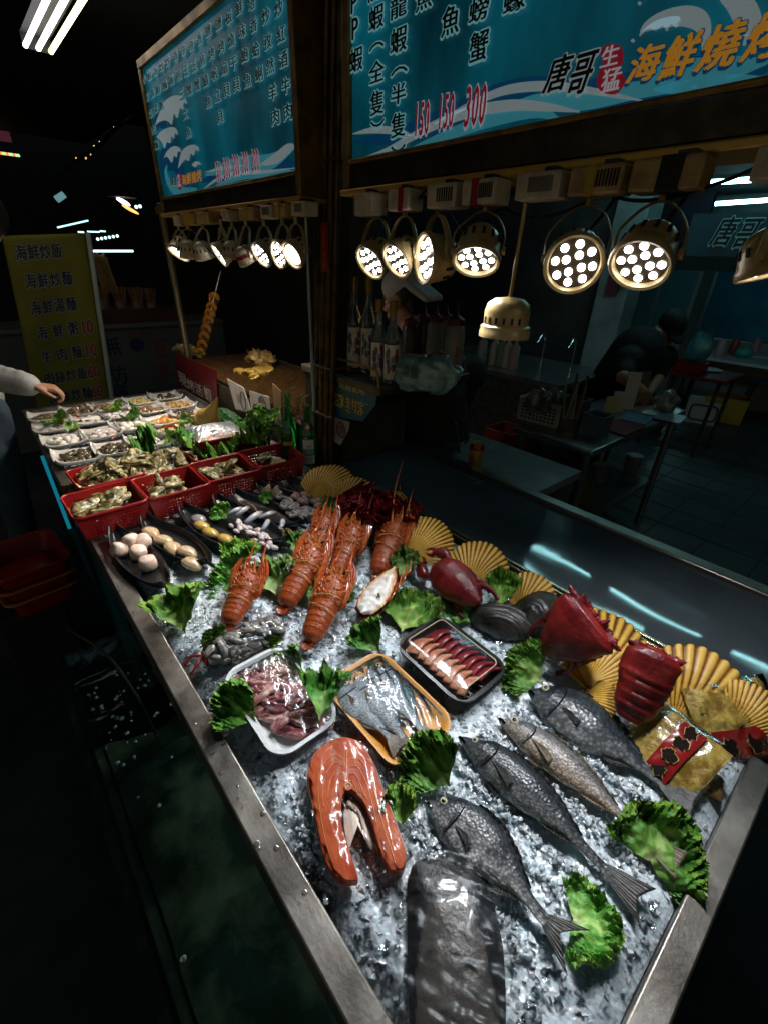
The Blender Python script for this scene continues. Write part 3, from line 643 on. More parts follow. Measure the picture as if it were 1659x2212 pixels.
# ---------------------------------------------------------------- ballast boxes
boxm = mat('ballast_white', (.62, .52, .40), .5, 0, (.34, .25, .16), 30, lo=.3, hi=.75, bump=.15)
boxd = mat('ballast_dirty', (.46, .29, .11), .5, 0, (.26, .16, .06), 30, bump=.15); yel = mat('yellow_tape', (.42, .27, .02), .5)
gb = 'lamp ballast boxes hung under the boards'
def ballast(lab, x0, y0, x1, y1, zf, Y, vent=None, tape=None, m=boxm, fine=False, dep=.05, tm=None):
    a, c = PY(*zf(x0, y0), Y), PY(*zf(x1, y1), Y); z1_ = 1.697; z0_ = c.z; w = c.x - a.x
    t = thing('ballast_box', lab, 'ballast box', ((a.x+c.x)/2, Y, z1_)); t['group'] = gb
    b = MB(); b.bb(a.x, c.x, Y, Y+dep, z0_, z1_-.002); prt(t, b, 'case', m, bevel=.004)
    if vent:
        u0, u1 = vent; b = MB(); nsl = 16 if fine else 7
        for k in range(nsl):
            xx = a.x + w*(u0 + (u1-u0)*(k+.5)/nsl); b.bb(xx - w*(u1-u0)/nsl*.28, xx + w*(u1-u0)/nsl*.28, Y-.0012, Y+.001, z0_ + (z1_-z0_)*.25, z0_ + (z1_-z0_)*.78)
        prt(t, b, 'vent_slots', mat('vent_grey', (.16, .14, .12), .6) if fine else M['blackmatte'], smooth=False)
    if tape:
        u0, u1 = tape; b = MB(); b.bb(a.x + w*u0, a.x + w*u1, Y-.0016, Y+dep+.0016, z0_-.0012, z1_-.001); prt(t, b, 'tape', tm or reds, smooth=False)
    b = MB(); b.bb(a.x + w*.6, a.x + w*.85, Y+.004, Y+dep-.004, z1_-.003, z1_+.004); prt(t, b, 'clip', M['black'])
YB = .835
ballast('plain dirty white ballast box beside the post bundle', 140, 722, 205, 790, z2, YB, None, None)
ballast('white ballast box with red tape and no vents, second from the post', 262, 705, 335, 770, z2, YB, None, (.55, .78))
ballast('white ballast box with wide dark vents and no tape', 408, 682, 505, 760, z2, YB, (.35, .92))
ballast('white ballast box with red tape left of its vents', 538, 664, 650, 747, z2, YB, (.52, .92), (.30, .50))
ballast('largest clean white ballast box with a square of fine vents', 738, 630, 882, 725, z2, YB, (.3, .86), None, fine=True)
ballast('dirty cream ballast box with yellow tape and dark vents', 938, 603, 1108, 708, z2, YB, (.52, .95), (.34, .5), m=boxd, tm=yel)
ballast('cream ballast box with broad black tape wrapped round the middle', 1168, 575, 1395, 690, z2, YB, None, (.42, .74), m=boxd, tm=M['blackmatte'])
ballast('pale ballast box cut off at the right end of the row', 1622, 540, 1750, 655, z2, YB)
ballast('small white ballast box at the far left end', 235, 380, 300, 458, zl, .85)
ballast('small ballast box with yellow side tape, second from the left end', 318, 372, 425, 445, zl, .85, None, (.1, .9), m=boxd, tm=yel)
ballast('small cream ballast box over the third pale lamp', 430, 352, 545, 440, zl, .85, None, None, m=boxd)
ballast('bright white small ballast box in the middle of the far row', 640, 322, 710, 415, zl, .85)
ballast('small ballast box with yellow tape beside the bright white one', 785, 305, 915, 405, zl, .85, None, (.4, .6), m=boxd, tm=yel)
ballast('small grey ballast box with a square vent plate', 965, 285, 1065, 395, zl, .85, (.2, .85), None, m=boxm, fine=True)
ballast('small ballast box with yellow and dark tape near the post', 1080, 268, 1180, 385, zl, .85, None, (.3, .55), m=boxd, tm=yel)
ballast('small white ballast box with a square vent, last before the post', 1225, 245, 1345, 370, zl, .85, (.3, .8), None, fine=True)
# ---------------------------------------------------------------- fluorescent tubes over the aisle
t = thing('tube_light', 'fluorescent fitting with three bright bare tubes high over the aisle', 'tube light', (-3.0, .71, 2.5))
for yq, col, e_ in ((.655, (.95, .85, 1), 1), (.71, (.92, 1, 1), 1), (.765, (1, .85, .35), 1)):
    b = MB(); b.tube([(-3.62, yq, 2.45), (-2.45, yq, 2.45)], .011, 12); prt(t, b, 'tube', glow('tube_glow', col, TUBE_E))
b = MB(); b.bb(-3.66, -2.41, .645, .775, 2.50, 2.53); b.bb(-3.64, -3.621, .645, .775, 2.44, 2.499); b.bb(-2.449, -2.43, .645, .775, 2.44, 2.499); prt(t, b, 'batten', M['blackmatte'])

# ---------------------------------------------------------------- slack cables along the lamp rail
rc = random.Random(17)
for k, (x0, x1, dz) in enumerate(((-1.10, -.88, .05), (-.92, -.70, .035), (-.74, -.42, .06), (-.52, -.22, .045), (-2.5, -2.2, .04), (-2.15, -1.75, .05), (-1.8, -1.5, .03))):
    y = .872 + .01*(k % 3); b = MB(); b.tube(crom([(x0, y, 1.692), (x0 + (x1-x0)*.25, y + .004, 1.692-dz*.8), ((x0+x1)/2, y, 1.692-dz), (x0 + (x1-x0)*.8, y - .004, 1.692-dz*.6), (x1, y, 1.692)], 6), .0028, 6)
    tag(b.build('cable', M['black']), 'slack black lamp cable looping under the gold rail', 'cable', 'slack cables under the gold rails')
# ================================================================ FOOD
M['leaf'] = mat('lettuce_green', ramp=[(0, (.50, .54, .24)), (.3, (.26, .45, .075)), (.65, (.085, .27, .022)), (.88, (.05, .19, .014)), (1, (.19, .36, .04))], adist=.22, nscale=40, rough=.48, bump=.5, bscale=90, sss=.05, ovar=.3)
M['leafdark'] = mat('kale_green', ramp=[(0, (.14, .26, .06)), (.5, (.03, .13, .015)), (1, (.015, .09, .008))], adist=.25, nscale=40, rough=.35, bump=.5, bscale=90)
M['leafred'] = mat('red_leaf', ramp=[(0, (.40, .05, .07)), (.5, (.30, .014, .03)), (1, (.17, .006, .014))], adist=.2, nscale=50, rough=.25, bump=.5, bscale=90)
def leaf_mesh(name, m, seed, th=60, frill=1.0, lift=.35, L=.1):
    b = MB(); o3 = V((seed*3.7, seed*1.3, 0)); t = R(th)
    def fn(u, v):
        q = (v*2-1)*t; ed = abs(v*2-1); e = max(0, (u-.45)/.55)**1.6
        rr = L*u*(1 - .16*ed**3 + .16*noise.noise(V((q*2.2, seed, 0)))*u)
        x, y = rr*math.cos(q), rr*math.sin(q)*(.30 + .70*min(1, u*1.7)); w = V((x, y, 0))*(1/L)
        n1 = noise.noise(w*3.2 + V((seed*5, 0, 1))); n2 = noise.noise(w*8 + V((0, seed*3, 2))); n3 = noise.noise(w*19 + V((seed, 0, 5)))
        ar = q*L*u*60/L*.1*10
        z = L*(.30*lift*ed*ed*u + .34*n1*u + .11*n2*u + e*(.20*noise.noise(V((ar*.20, seed, 3))) + .15*noise.noise(V((ar*.45, u*5, seed))) + .09*n3) * (1 + .4*frill))
        k = 1 + e*(.10*noise.noise(V((ar*.5, seed+3, u*3))) + .07*noise.noise(V((ar*1.1, seed+6, u*3))))
        p = V((x*k, y*k + L*.06*e*noise.noise(V((ar*.6, u*6, seed+9))), z))
        a = min(1, max(.02, .10 + .95*u*min(1, ed*3.2+u*u) + .35*n2))
        return (p, a)
    b.grid(fn, 30, 96); return b.build(name, m, solid=0)
LV = [leaf_mesh('lettuce_leaf', M['leaf'], s, th, fr, li) for s, th, fr, li in ((1, 50, 1, .9), (2, 62, 1.1, .6), (3, 40, 1.0, 1.2), (4, 105, .9, .3), (5, 58, 1.2, 1.4))]
used = set()
def inst(src, Mx, label, cat, group=None):
    if src.name not in used: used.add(src.name); o = src; o.matrix_world = Mx
    else: o = src.copy(); COL.objects.link(o); o.matrix_world = Mx
    return tag(o, label, cat, group)
def span(b0, t0, z0, z1, up=(0, 0, 1), L=.1, wd=1.0, roll=0):
    p, q = P(*b0, z0), P(*t0, z1); s = (q-p).length / L
    return frame(p, q-p, up) @ Rx(R(roll)) @ Sc(s, s*wd, s)
gl = 'green lettuce leaves tucked round the seafood'
def lettuce(k, b0, t0, lab, z0=.80, z1=.835, wd=1.0, up=(.2, -.5, .8), roll=0, cat='lettuce leaf'):
    wd *= .86
    return inst(LV[k], span(b0, t0, z0, z1, up, .1, wd, roll), lab, cat, gl)
lettuce(2, (402, 1372), (395, 1262), 'bright lettuce leaf standing beside the front rim below the scallop dish', .79, .86, 1.25)
lettuce(1, (535, 1262), (468, 1218), 'spread lettuce leaf left of the smallest orange lobster', .80, .83, 1.2)
lettuce(4, (512, 1232), (538, 1165), 'pale upright lettuce leaf under the dish of white squid', .80, .85)
lettuce(0, (600, 1290), (592, 1205), 'dark lettuce leaf behind the two stacked lobsters', .80, .85, 1.1)
lettuce(0, (640, 1195), (632, 1150), 'small lettuce leaf at the end of the dish of white squid', .80, .83)
lettuce(1, (492, 1120), (465, 1092), 'curly lettuce leaf on the upper end of the squid dish', .82, .85)
lettuce(0, (590, 1085), (562, 1070), 'small curly leaf beside the dish of grey snails', .81, .84)
lettuce(4, (700, 1130), (752, 1090), 'lettuce leaf between the pink clams and the red lettuce', .81, .86)
lettuce(0, (668, 1300), (688, 1252), 'lettuce leaf under the left side of the nearest lobster', .80, .83)
lettuce(4, (725, 1295), (765, 1270), 'lettuce leaf poking out right of the nearest lobster', .80, .83)
lettuce(2, (822, 1412), (775, 1345), 'lettuce leaf lying alone on ice between lobster and orange tray', .80, .84, 1.2)
lettuce(1, (868, 1365), (905, 1275), 'long pale lettuce leaf left of the red frog crab', .80, .83, 1.0)
lettuce(4, (955, 1300), (1015, 1340), 'broad lettuce leaf under the legs of the red frog crab', .80, .82, 1.2)
lettuce(0, (868, 1255), (884, 1185), 'upright lettuce leaf between tall antenna lobster and scallop shell', .80, .86, .9)
lettuce(2, (1078, 1318), (1092, 1228), 'dark upright lettuce leaf between two scallop shells and the frog crab', .80, .88, .9)
lettuce(1, (1170, 1470), (1095, 1415), 'curly lettuce leaf in front of the black shells', .80, .835, 1.2)
lettuce(0, (505, 1385), (438, 1382), 'dark curly leaf at the upper end of the clam bag', .80, .83, .8)
lettuce(4, (570, 1405), (605, 1385), 'small curly leaf at the right side of the clam bag', .80, .83, .8)
lettuce(1, (556, 1560), (468, 1490), 'curly lettuce leaf hanging over the left corner of the meat tray', .82, .84, .7)
lettuce(2, (690, 1560), (722, 1445), 'lettuce leaf with pale stalk on the right edge of the meat tray', .83, .86, 1.0)
lettuce(0, (660, 1455), (610, 1408), 'flat lettuce leaf under the film at the top of the meat tray', .816, .82, .8)
lettuce(1, (972, 1700), (885, 1595), 'lettuce leaf lying over the lower end of the orange fish tray', .81, .85, .9)
lettuce(4, (872, 1785), (862, 1690), 'lettuce leaf half hidden behind the salmon steak', .80, .83, .8)
lettuce(3, (1238, 1985), (1345, 2010), 'large flat fan of lettuce between the tails and the end rim', .80, .815, 1.05, (0, 0, 1))
lettuce(3, (1405, 1860), (1480, 1755), 'large dark lettuce leaf at the tail of the pale fish by the end rim', .80, .84, .9)
lettuce(0, (1450, 1560), (1475, 1480), 'dark lettuce leaf tucked behind the slipper lobster', .80, .85)
# ---------------------------------------------------------------- scallop shells
M['shell'] = mat('scallop_shell', ramp=[(0, (.09, .03, .005)), (.34, (.28, .115, .012)), (.55, (.66, .33, .026)), (1, (.86, .54, .12))], adist=.15, nscale=30, rough=.42, bump=.35, bscale=110)
M['shelldark'] = mat('black_shell', (.012, .012, .012), .28, 0, (.05, .045, .04), 26, bump=.7, bscale=60)
def shell_mesh(name, m, ribs=18, th=72, dome=.32, L=.1, seed=0):
    b = MB(); t = R(th)
    def fn(u, v):
        q = (v*2-1)*t; ed = abs(v*2-1); c = math.cos(q*ribs*math.pi/t) if ribs else 0
        rr = L*u*(.28 + .72*math.cos(q)**.85 + .010*c*u + .03*noise.noise(V((v*5, seed, 0)))); z = L*dome*(math.sin(math.pi*(.08+.80*u))*(1-ed**2*.8) - .25) + L*.011*c*u*(1-.4*ed) + L*.03*noise.noise(V((u*2.5, v*3, seed*7)))*u
        z += L*.012*math.sin(u*46 + 3*noise.noise(V((u*3, seed, 0))))*u*(0 if ribs else 1.5)
        a = .54 + .46*(abs(c)**.6*(1 if c > 0 else -1)) * (.6+.4*u) + .26*noise.noise(V((u*22, seed, 1))) + (.25*noise.noise(V((u*3, v*3, seed+3)))) - .15*(u > .97)
        return (V((rr*math.cos(q), rr*math.sin(q), z)), a)
    b.grid(fn, 30, ribs*8+1 if ribs else 40)
    if ribs:
        b.prism([(-.012*L, -.30*L), (.16*L, -.24*L), (.13*L, 0), (.16*L, .24*L), (-.012*L, .30*L)], -.03*L, .01*L, .5)
    return b.build(name, m, solid=.0025)
SH = [shell_mesh('scallop_shell', M['shell'], 20, 66, .17, seed=1), shell_mesh('scallop_shell', M['shell'], 17, 66, .14, seed=5), shell_mesh('scallop_shell', M['shell'], 25, 68, .22, seed=9)]
gs = 'yellow scallop shells along the back of the ice'
for k, b0, t0, Yt, lab in ((2, (680, 1085), (744, 1012), .90, 'smooth yellow scallop shell at the far back corner of the near tray'), (0, (737, 1095), (806, 1048), .92, 'scallop shell half hidden behind the red lettuce, left side'),
        (1, (846, 1110), (880, 1072), .93, 'scallop shell peeping over the right of the red lettuce'), (2, (882, 1208), (958, 1132), .90, 'pale yellow scallop shell above the claws of the red frog crab'),
        (0, (1010, 1268), (1062, 1176), .92, 'yellow scallop shell directly behind the red frog crab'), (1, (1118, 1315), (1182, 1250), .92, 'scallop shell standing behind the black shells'),
        (0, (1262, 1480), (1362, 1350), .93, 'big golden scallop shell between the two red crabs'), (1, (1450, 1565), (1570, 1425), .93, 'largest scallop shell at the near right end of the row'),
        (2, (1560, 1580), (1665, 1500), .93, 'scallop shell overlapped by the largest one at the frame edge')):
    p = P(*b0, .806); q = PY(*t0, Yt); s = (q-p).length/.1*.97
    inst(SH[k], frame(p, q-p, (.35, -.75, .55)) @ Sc(s, s, s), lab, 'shell', gs)
p = P(1262, 1510, .80); q = P(1320, 1525, .835); inst(SH[2], frame(p, q-p, (.2, -.5, .8)) @ Sc(.75, .75, .75), 'pale scallop shell lying under the slipper lobster', 'shell', gs)
bs = shell_mesh('black_shell', M['shelldark'], 0, 62, .5, seed=3)
for b0, t0, za, zb, up, wd, lab in (((1075, 1388), (1090, 1306), .80, .86, (.2, -.7, .5), 1.5, 'rough black clam shell nearest the lettuce, gaping open'), ((1120, 1385), (1198, 1290), .80, .87, (-.1, -.7, .6), .8, 'smooth upright black shell leaning on the second red crab')):
    inst(bs, span(b0, t0, za, zb, up, .1, wd), lab, 'shell', 'black shells beside the red crab')
# ---------------------------------------------------------------- lobsters
M['lob'] = mat('lobster_shell', ramp=[(0, (.05, .008, .004)), (.35, (.22, .030, .008)), (.7, (.40, .075, .012)), (1, (.60, .22, .05))], adist=.36, nscale=95, rough=.34, bump=.55, bscale=190, coat=.15)
M['lobleg'] = mat('lobster_leg', (.36, .05, .015), .25, 0, (.55, .13, .03), 60, coat=.4); M['rubber'] = mat('rubber_band', (.60, .36, .10), .5); M['eye'] = mat('black_eye', (.005, .005, .005), .08)
def make_lobster():
    t = thing('lobster', 'x', 'lobster'); rl_ = random.Random(4)
    b = MB()
    def prof(x):
        if x < .082:
            k = x/.082*6; f = k - int(k); base = interp([(0, .004), (.004, .015), (.012, .023), (.03, .0275), (.06, .031), (.092, .0325)], x)
            return base * (1 + .026*(1-f)**.6 - .012*(f > .88)), .50 + .12*(1-f) - .16*(f > .92)
        return interp([(.092, .033), (.12, .0355), (.15, .034), (.17, .029), (.19, .016), (.196, .006)], x), .55
    def fn(u, v):
        x = .196*u; r, a = prof(x); q = v*2*math.pi; y = r*math.cos(q); z = r*.9*math.sin(q)
        if z < 0: z *= .75
        if x > .082: r2 = 1 + .05*noise.noise(V((x*160, q*3, 0))); y *= r2; z *= r2; a += .3*noise.noise(V((x*90, q*4, 3)))
        return (V((x, y, z)), max(.02, a))
    b.grid(fn, 110, 28, True)
    for k in range(100):
        x = rl_.uniform(.10, .188); q = rl_.uniform(.15, 2.99); r, _ = prof(x); L = rl_.uniform(.003, .007) * (1 + 1.5*max(0, (x-.15)/.035))
        p = V((x, r*math.cos(q)*.98, r*.88*math.sin(q))); d = V((.75, math.cos(q)*.6, math.sin(q)*.6)).normalized()
        b.tube([p, p + d*L*.6, p + d*L + V((.001, 0, .001))], [.0038, .0026, .0004], 6, [.5, .75, .95])
    for sg in (-1, 1): b.tube(crom([(.165, sg*.012, .02), (.185, sg*.013, .028), (.203, sg*.011, .040)], 5), [.005 - .0045*i/10 for i in range(11)], 8, .85)
    b.build('shell', M['lob'], t)
    for sg in (-1, 1):
        b = MB(); b.ell((.184, sg*.017, .017), .0042, 10); b.build('eye', M['eye'], t)
        b = MB(); pts = crom([(.175, sg*.014, .002), (.20, sg*.022, .006), (.222, sg*.019, .012), (.255, sg*.017, .022), (.285, sg*.020, .034)], 8); b.tube(pts, [.0075 if i < 8 else (.0065 if i < 16 else max(.0009, .0036 - .0028*(i-16)/16)) for i in range(len(pts))], 8); b.build('antenna', M['lobleg'], t)
        for k in range(4):
            x0 = .10 + k*.017; b = MB(); pts = crom([(x0, sg*.026, -.012), (x0+.012, sg*(.040+.002*k), -.004+.004*k), (x0+.045, sg*(.037+.001*k), .004+.004*k), (x0+.072-.004*k, sg*(.028+.001*k), .012+.003*k)], 6)
            b.tube(pts, [.0066 - .0036*i/(len(pts)-1) for i in range(len(pts))], 7); b.build('leg', M['lobleg'], t)
    b = MB()
    for k in range(5):
        q = (k-2)*.5; b.prism([(0, -.006), (-.030, -.013), (-.036, 0), (-.030, .013), (0, .006)], -.0015, .0015, .5, Tr(.012, (k-2)*.006, -.008) @ Rz(q*.6) @ Ry(R(22)))
    b.build('tail_fan', M['lob'], t)
    for x, tl in ((.078, .5), (.108, -.35)):
        b = MB(); r, _ = prof(x); b.tube([V((x + tl*r*math.cos(q)*.5, (r*1.10+.003)*math.cos(q), (r*1.0+.003)*math.sin(q)*(.95 if math.sin(q) > 0 else .78))) for q in [i/30*6.283 for i in range(31)]], .0011, 6); b.build('rubber_band', M['rubber'], t)
    return t
lob = make_lobster(); first = [True]
def lobster(b0, t0, lab, z0=.806, z1=.86, roll=0, k=1.0, sq=1.0):
    p, q = P(*b0, z0), P(*t0, z1); s = (q-p).length / .192 * k
    s2 = s*sq; Mx = frame(p, q-p, (.1, -.25, 1)) @ Rx(R(roll)) @ Sc(s, s2, s2)
    if first[0]: first[0] = False; lob.matrix_world = Mx; lob['label'] = lab; lob['group'] = 'orange spiny lobsters standing in the ice'; return lob
    return dup(lob, Mx, lab, 'orange spiny lobsters standing in the ice')
lobster((493, 1352), (550, 1228), 'smallest orange lobster, leftmost, its feelers cut short', sq=1.15)
lobster((615, 1312), (690, 1172), 'long orange lobster second from the left with its tail in the ice', z1=.875, sq=.98)
lobster((672, 1215), (712, 1108), 'orange lobster standing directly behind the second one, farthest back', z1=.88, sq=.95)
lobster((668, 1388), (735, 1238), 'nearest orange lobster with rubber bands round its tail, in front of the others', z1=.87)
lobster((722, 1252), (775, 1132), 'orange lobster between the nearest one and the red lettuce', z1=.88)
lobster((815, 1245), (862, 1120), 'yellowish orange lobster with one long feeler, beside the red lettuce', z1=.88)
b = MB(); a0 = P(846, 1140, .885); a1 = PY(870, 995, .87); md = (a0+a1)/2 + V((-.012, 0, .0)); b.tube(crom([a0, md, a1], 12), [.0042 - .0034*i/24 for i in range(25)], 8)
o = b.build('long_feeler', mat('feeler', (.50, .14, .03), .3)); sc_ = [o_ for o_ in bpy.data.objects if str(o_.get('label', '')).startswith('yellowish orange lobster')][0]; adopt(sc_, [o])
# halved lobster
t = thing('lobster_half', 'halved lobster lying cut side up with white meat showing', 'lobster half', M=span((782, 1340), (858, 1232), .805, .85, (.15, -.45, .85), .15, 1.0))
def hw(u): return interp([(0, .004), (.08, .024), (.3, .034), (.55, .031), (.8, .022), (1, .003)], u)
b = MB(); b.grid(lambda u, v: (V((.15*u, hw(u)*math.cos(math.pi*v), .012 - hw(u)*.9*math.sin(math.pi*v))), .45 + .3*noise.noise(V((u*30, v*6, 0)))), 40, 18); b.build('half_shell', M['lob'], t)
b = MB(); b.grid(lambda u, v: (V((.004+.14*u, .9*hw(u)*(v*2-1), .017 + .006*math.sin(math.pi*v)*(1-u*.4) + .003*noise.noise(V((u*14, v*6, 1))))), max(.02, (1-abs(v*2-1)**3)*.7 - max(0, u-.5)*.9 + .1)), 40, 20)
b.build('meat', mat('lobster_meat', ramp=[(0, (.45, .12, .03)), (.3, (.62, .38, .16)), (.6, (.74, .66, .60)), (1, (.8, .78, .78))], adist=.12, nscale=40, rough=.2, bump=.3, sss=.15), t)
for k in range(4):
    b = MB(); b.tube(crom([(.05+.025*k, -.025, .012), (.07+.025*k, -.036, .02), (.105+.022*k, -.026, .024)], 5), [.004-.0003*i for i in range(11)], 7); b.build('leg', M['lobleg'], t)
# ---------------------------------------------------------------- red crabs
M['crab'] = mat('crab_red', (.085, .002, .005), .34, 0, (.23, .014, .012), 26, lo=.38, hi=.66, bump=.6, bscale=110, coat=.15, rvar=.09)
def claw(t, Mx):
    b = MB(); b.T = Mx
    b.tube(crom([(0, 0, 0), (.02, .01, 0), (.035, .022, 0)], 4), [.007, .009, .010, .011, .011, .010, .010, .010, .010], 10)
    b.tube([(.033, .020, 0), (.045, .022, 0), (.065, .020, 0), (.080, .014, 0)], [(.008, .007), (.016, .010), (.014, .009), (.006, .005)], 12, flat=(0, 1, 0))
    b.tube(crom([(.074, .020, 0), (.092, .020, 0), (.104, .010, 0)], 4), [.007-.0007*i for i in range(9)], 8); b.tube(crom([(.072, .006, 0), (.086, .002, 0), (.098, .005, 0)], 4), [.006-.0006*i for i in range(9)], 8)
    b.build('claw', M['crab'], t)
def make_crab(label, Mx, spiny=False, folds=False, long=1.0):
    t = thing('red_crab' if not folds else 'slipper_lobster', label, 'crab' if not folds else 'slipper lobster', M=Mx)
    b = MB()
    def fn(u, v):
        q = v*2*math.pi; th = u*math.pi; x = -.06*long*math.cos(th); w = math.sin(th)**.75; xn = -math.cos(th)
        if spiny: w2 = interp([(-1, .0), (-.93, .30), (-.6, .62), (-.1, .92), (.35, 1.12), (.7, 1.18), (.88, .98), (1, 0)], xn); wid = .046*w2; hgt = .026*w2**.7*(1 - .25*max(0, xn))
        elif folds: w2 = interp([(-1, .0), (-.94, .50), (-.6, .80), (-.1, .92), (.3, 1.05), (.75, 1.08), (.92, .80), (1, 0)], xn); wid = .038*w2; hgt = .026*w2**.6
        else: w2 = interp([(-1, .0), (-.95, .25), (-.6, .66), (0, 1.0), (.5, 1.0), (.8, .80), (.95, .55), (1, 0)], xn); wid = .043*w2; hgt = .031*w2**.8
        y = wid*math.cos(q); z = hgt*math.sin(q)*(1 if math.sin(q) > 0 else .6)
        if folds and x < .015: k = (x+.08)/.017; f = k - math.floor(k); z *= 1 + .13*(f**.5) - .16*(f > .82); y *= 1 + .06*f
        nn = 1 + .03*noise.noise(V((x*70, y*70, z*70))) + (.10 if spiny or folds else .03)*noise.noise(V((x*22, y*22, z*22+4))); return V((x, y*nn, z*nn))
    b.grid(fn, 60, 36, True)
    b.build('carapace', M['crab'], t, angle=70)
    b = MB(); n_ = 30 if spiny or folds else 9
    for k in range(n_):
        an = R(-70 + 140*k/(n_-1)) if (spiny or folds) else R(-40 + 80*k/(n_-1))
        p = V((.050 + .007*math.cos(an), (.053 if spiny else .040 if folds else .024)*math.sin(an), .005*math.cos(an*7) - .002)); d = V((math.cos(an), math.sin(an), .25 if k % 2 else .05)); L = (.006 + .012*abs(noise.noise(V((k*1.7, 3, 1))))*2) if spiny else .007
        if folds: L = .004 + .012*abs(noise.noise(V((k*2.1, 7, 1))))
        b.tube([p - d*.008, p + d*L*.5, p + d*L], [.0062 if spiny or folds else .004, .0045 if spiny else .003, .0003], 7)
    b.build('front_spines', M['crab'], t)
    for sg in (-1, 1):
        b = MB(); b.ell((.052*long, sg*.012, .012), .004, 8); b.build('eye', M['eye'], t)
        if not folds: claw(t, (Tr(-.02, sg*.040, -.008) @ Sc(.75, sg*.75, .9) @ Rz(R(-25)) if spiny else Tr(.040*long, sg*.022, -.004) @ Sc(.72, sg*.95, 1) @ Rz(R(-12))))
        for k in range(3 if not folds else 0):
            b = MB(); x0 = .02 - .024*k; pts = crom([(x0, sg*.028, -.010), (x0-.008, sg*.038, -.016), (x0-.026, sg*.041, -.020), (x0-.046, sg*.036, -.024)], 5)
            b.tube(pts, [(.0075-.0035*i/15, .0045-.002*i/15) for i in range(16)], 8); b.build('leg', M['crab'], t)
    return t
gc = 'dark red crabs on the ice'
c1 = PY(988, 1262, .735); d1 = PY(925, 1205, .75) - PY(1060, 1325, .72)
make_crab('glossy red frog crab lying with its claws to the upper left', frame(c1, d1, (.25, -.55, .8)) @ Sc(1.24, 1.16, 1.1), long=1.08)['group'] = gc
c2 = PY(1228, 1372, .745); d2 = PY(1300, 1325, .775) - PY(1165, 1415, .715)
make_crab('large spiny red crab standing before the big golden shell', frame(c2, d2, (.15, -.75, .55)) @ Sc(1.14, 1.28, 1.1), spiny=True)['group'] = gc
c3 = PY(1388, 1480, .735); d3 = PY(1412, 1395, .775) - PY(1350, 1545, .695)
make_crab('red slipper lobster with folded tail rings beside the largest shell', frame(c3, d3, (.35, -.6, .65)) @ Sc(1.16, 1.14, 1.05), folds=True)['group'] = gc
# red lettuce heap
t = thing('red_lettuce', 'heap of dark red frilly lettuce behind the lobsters', 'red lettuce', P(820, 1150, .80))
rv = random.Random(8); base = P(818, 1135, .83); lm = leaf_mesh('red_leaf', M['leafred'], 6, 70, 1.5, .9); objs = []
for k in range(26):
    o = lm if k == 0 else lm.copy()
    if k: COL.objects.link(o)
    an = rv.uniform(0, 6.283); el = rv.uniform(.15, 1.3); s = rv.uniform(.6, 1.0)
    d = V((math.cos(an)*math.cos(el)*1.2, math.sin(an)*math.cos(el), math.sin(el))); o.matrix_world = frame(base + V((rv.uniform(-.06, .06), rv.uniform(-.04, .05), rv.uniform(0, .04))), d, (rv.gauss(0, .5), rv.gauss(-.3, .5), 1)) @ Sc(s, s, s); objs.append(o)
adopt(t, objs)
# ---------------------------------------------------------------- fish
M['fin'] = mat('fish_fin', (.018, .017, .017), .4, 0, (.05, .045, .04), 60, bump=.4, bscale=50); M['finpale'] = mat('pale_fin', (.20, .16, .11), .4, 0, (.12, .09, .07), 50)
M['fisheye'] = mat('fish_eye_ring', (.55, .50, .34), .15, 0, coat=.5)
def fishmat(name, ramp, bs=230, rough=.22): return mat(name, ramp=ramp, adist=.2, nscale=90, rough=rough+.06, bump=.22, bscale=bs, btype='vor', coat=0, spec=.5, scales=bs)
fm1 = fishmat('bream_skin', [(0, (.62, .61, .60)), (.28, (.42, .41, .41)), (.52, (.17, .165, .165)), (.74, (.070, .074, .082)), (1, (.018, .024, .032))])
fm2 = fishmat('bass_skin', [(0, (.34, .33, .32)), (.28, (.15, .15, .155)), (.55, (.045, .05, .058)), (1, (.008, .011, .016))])
fm3 = fishmat('croaker_skin', [(0, (.62, .46, .32)), (.3, (.46, .38, .32)), (.62, (.24, .215, .205)), (1, (.07, .08, .095))], 260)
fm4 = fishmat('tilapia_skin', [(0, (.30, .30, .30)), (.3, (.12, .128, .135)), (.6, (.036, .045, .055)), (1, (.008, .011, .016))], 150)
fm5 = fishmat('silver_skin', [(0, (.50, .52, .54)), (.35, (.34, .38, .42)), (.7, (.15, .19, .23)), (1, (.05, .07, .09))], 420, .2)
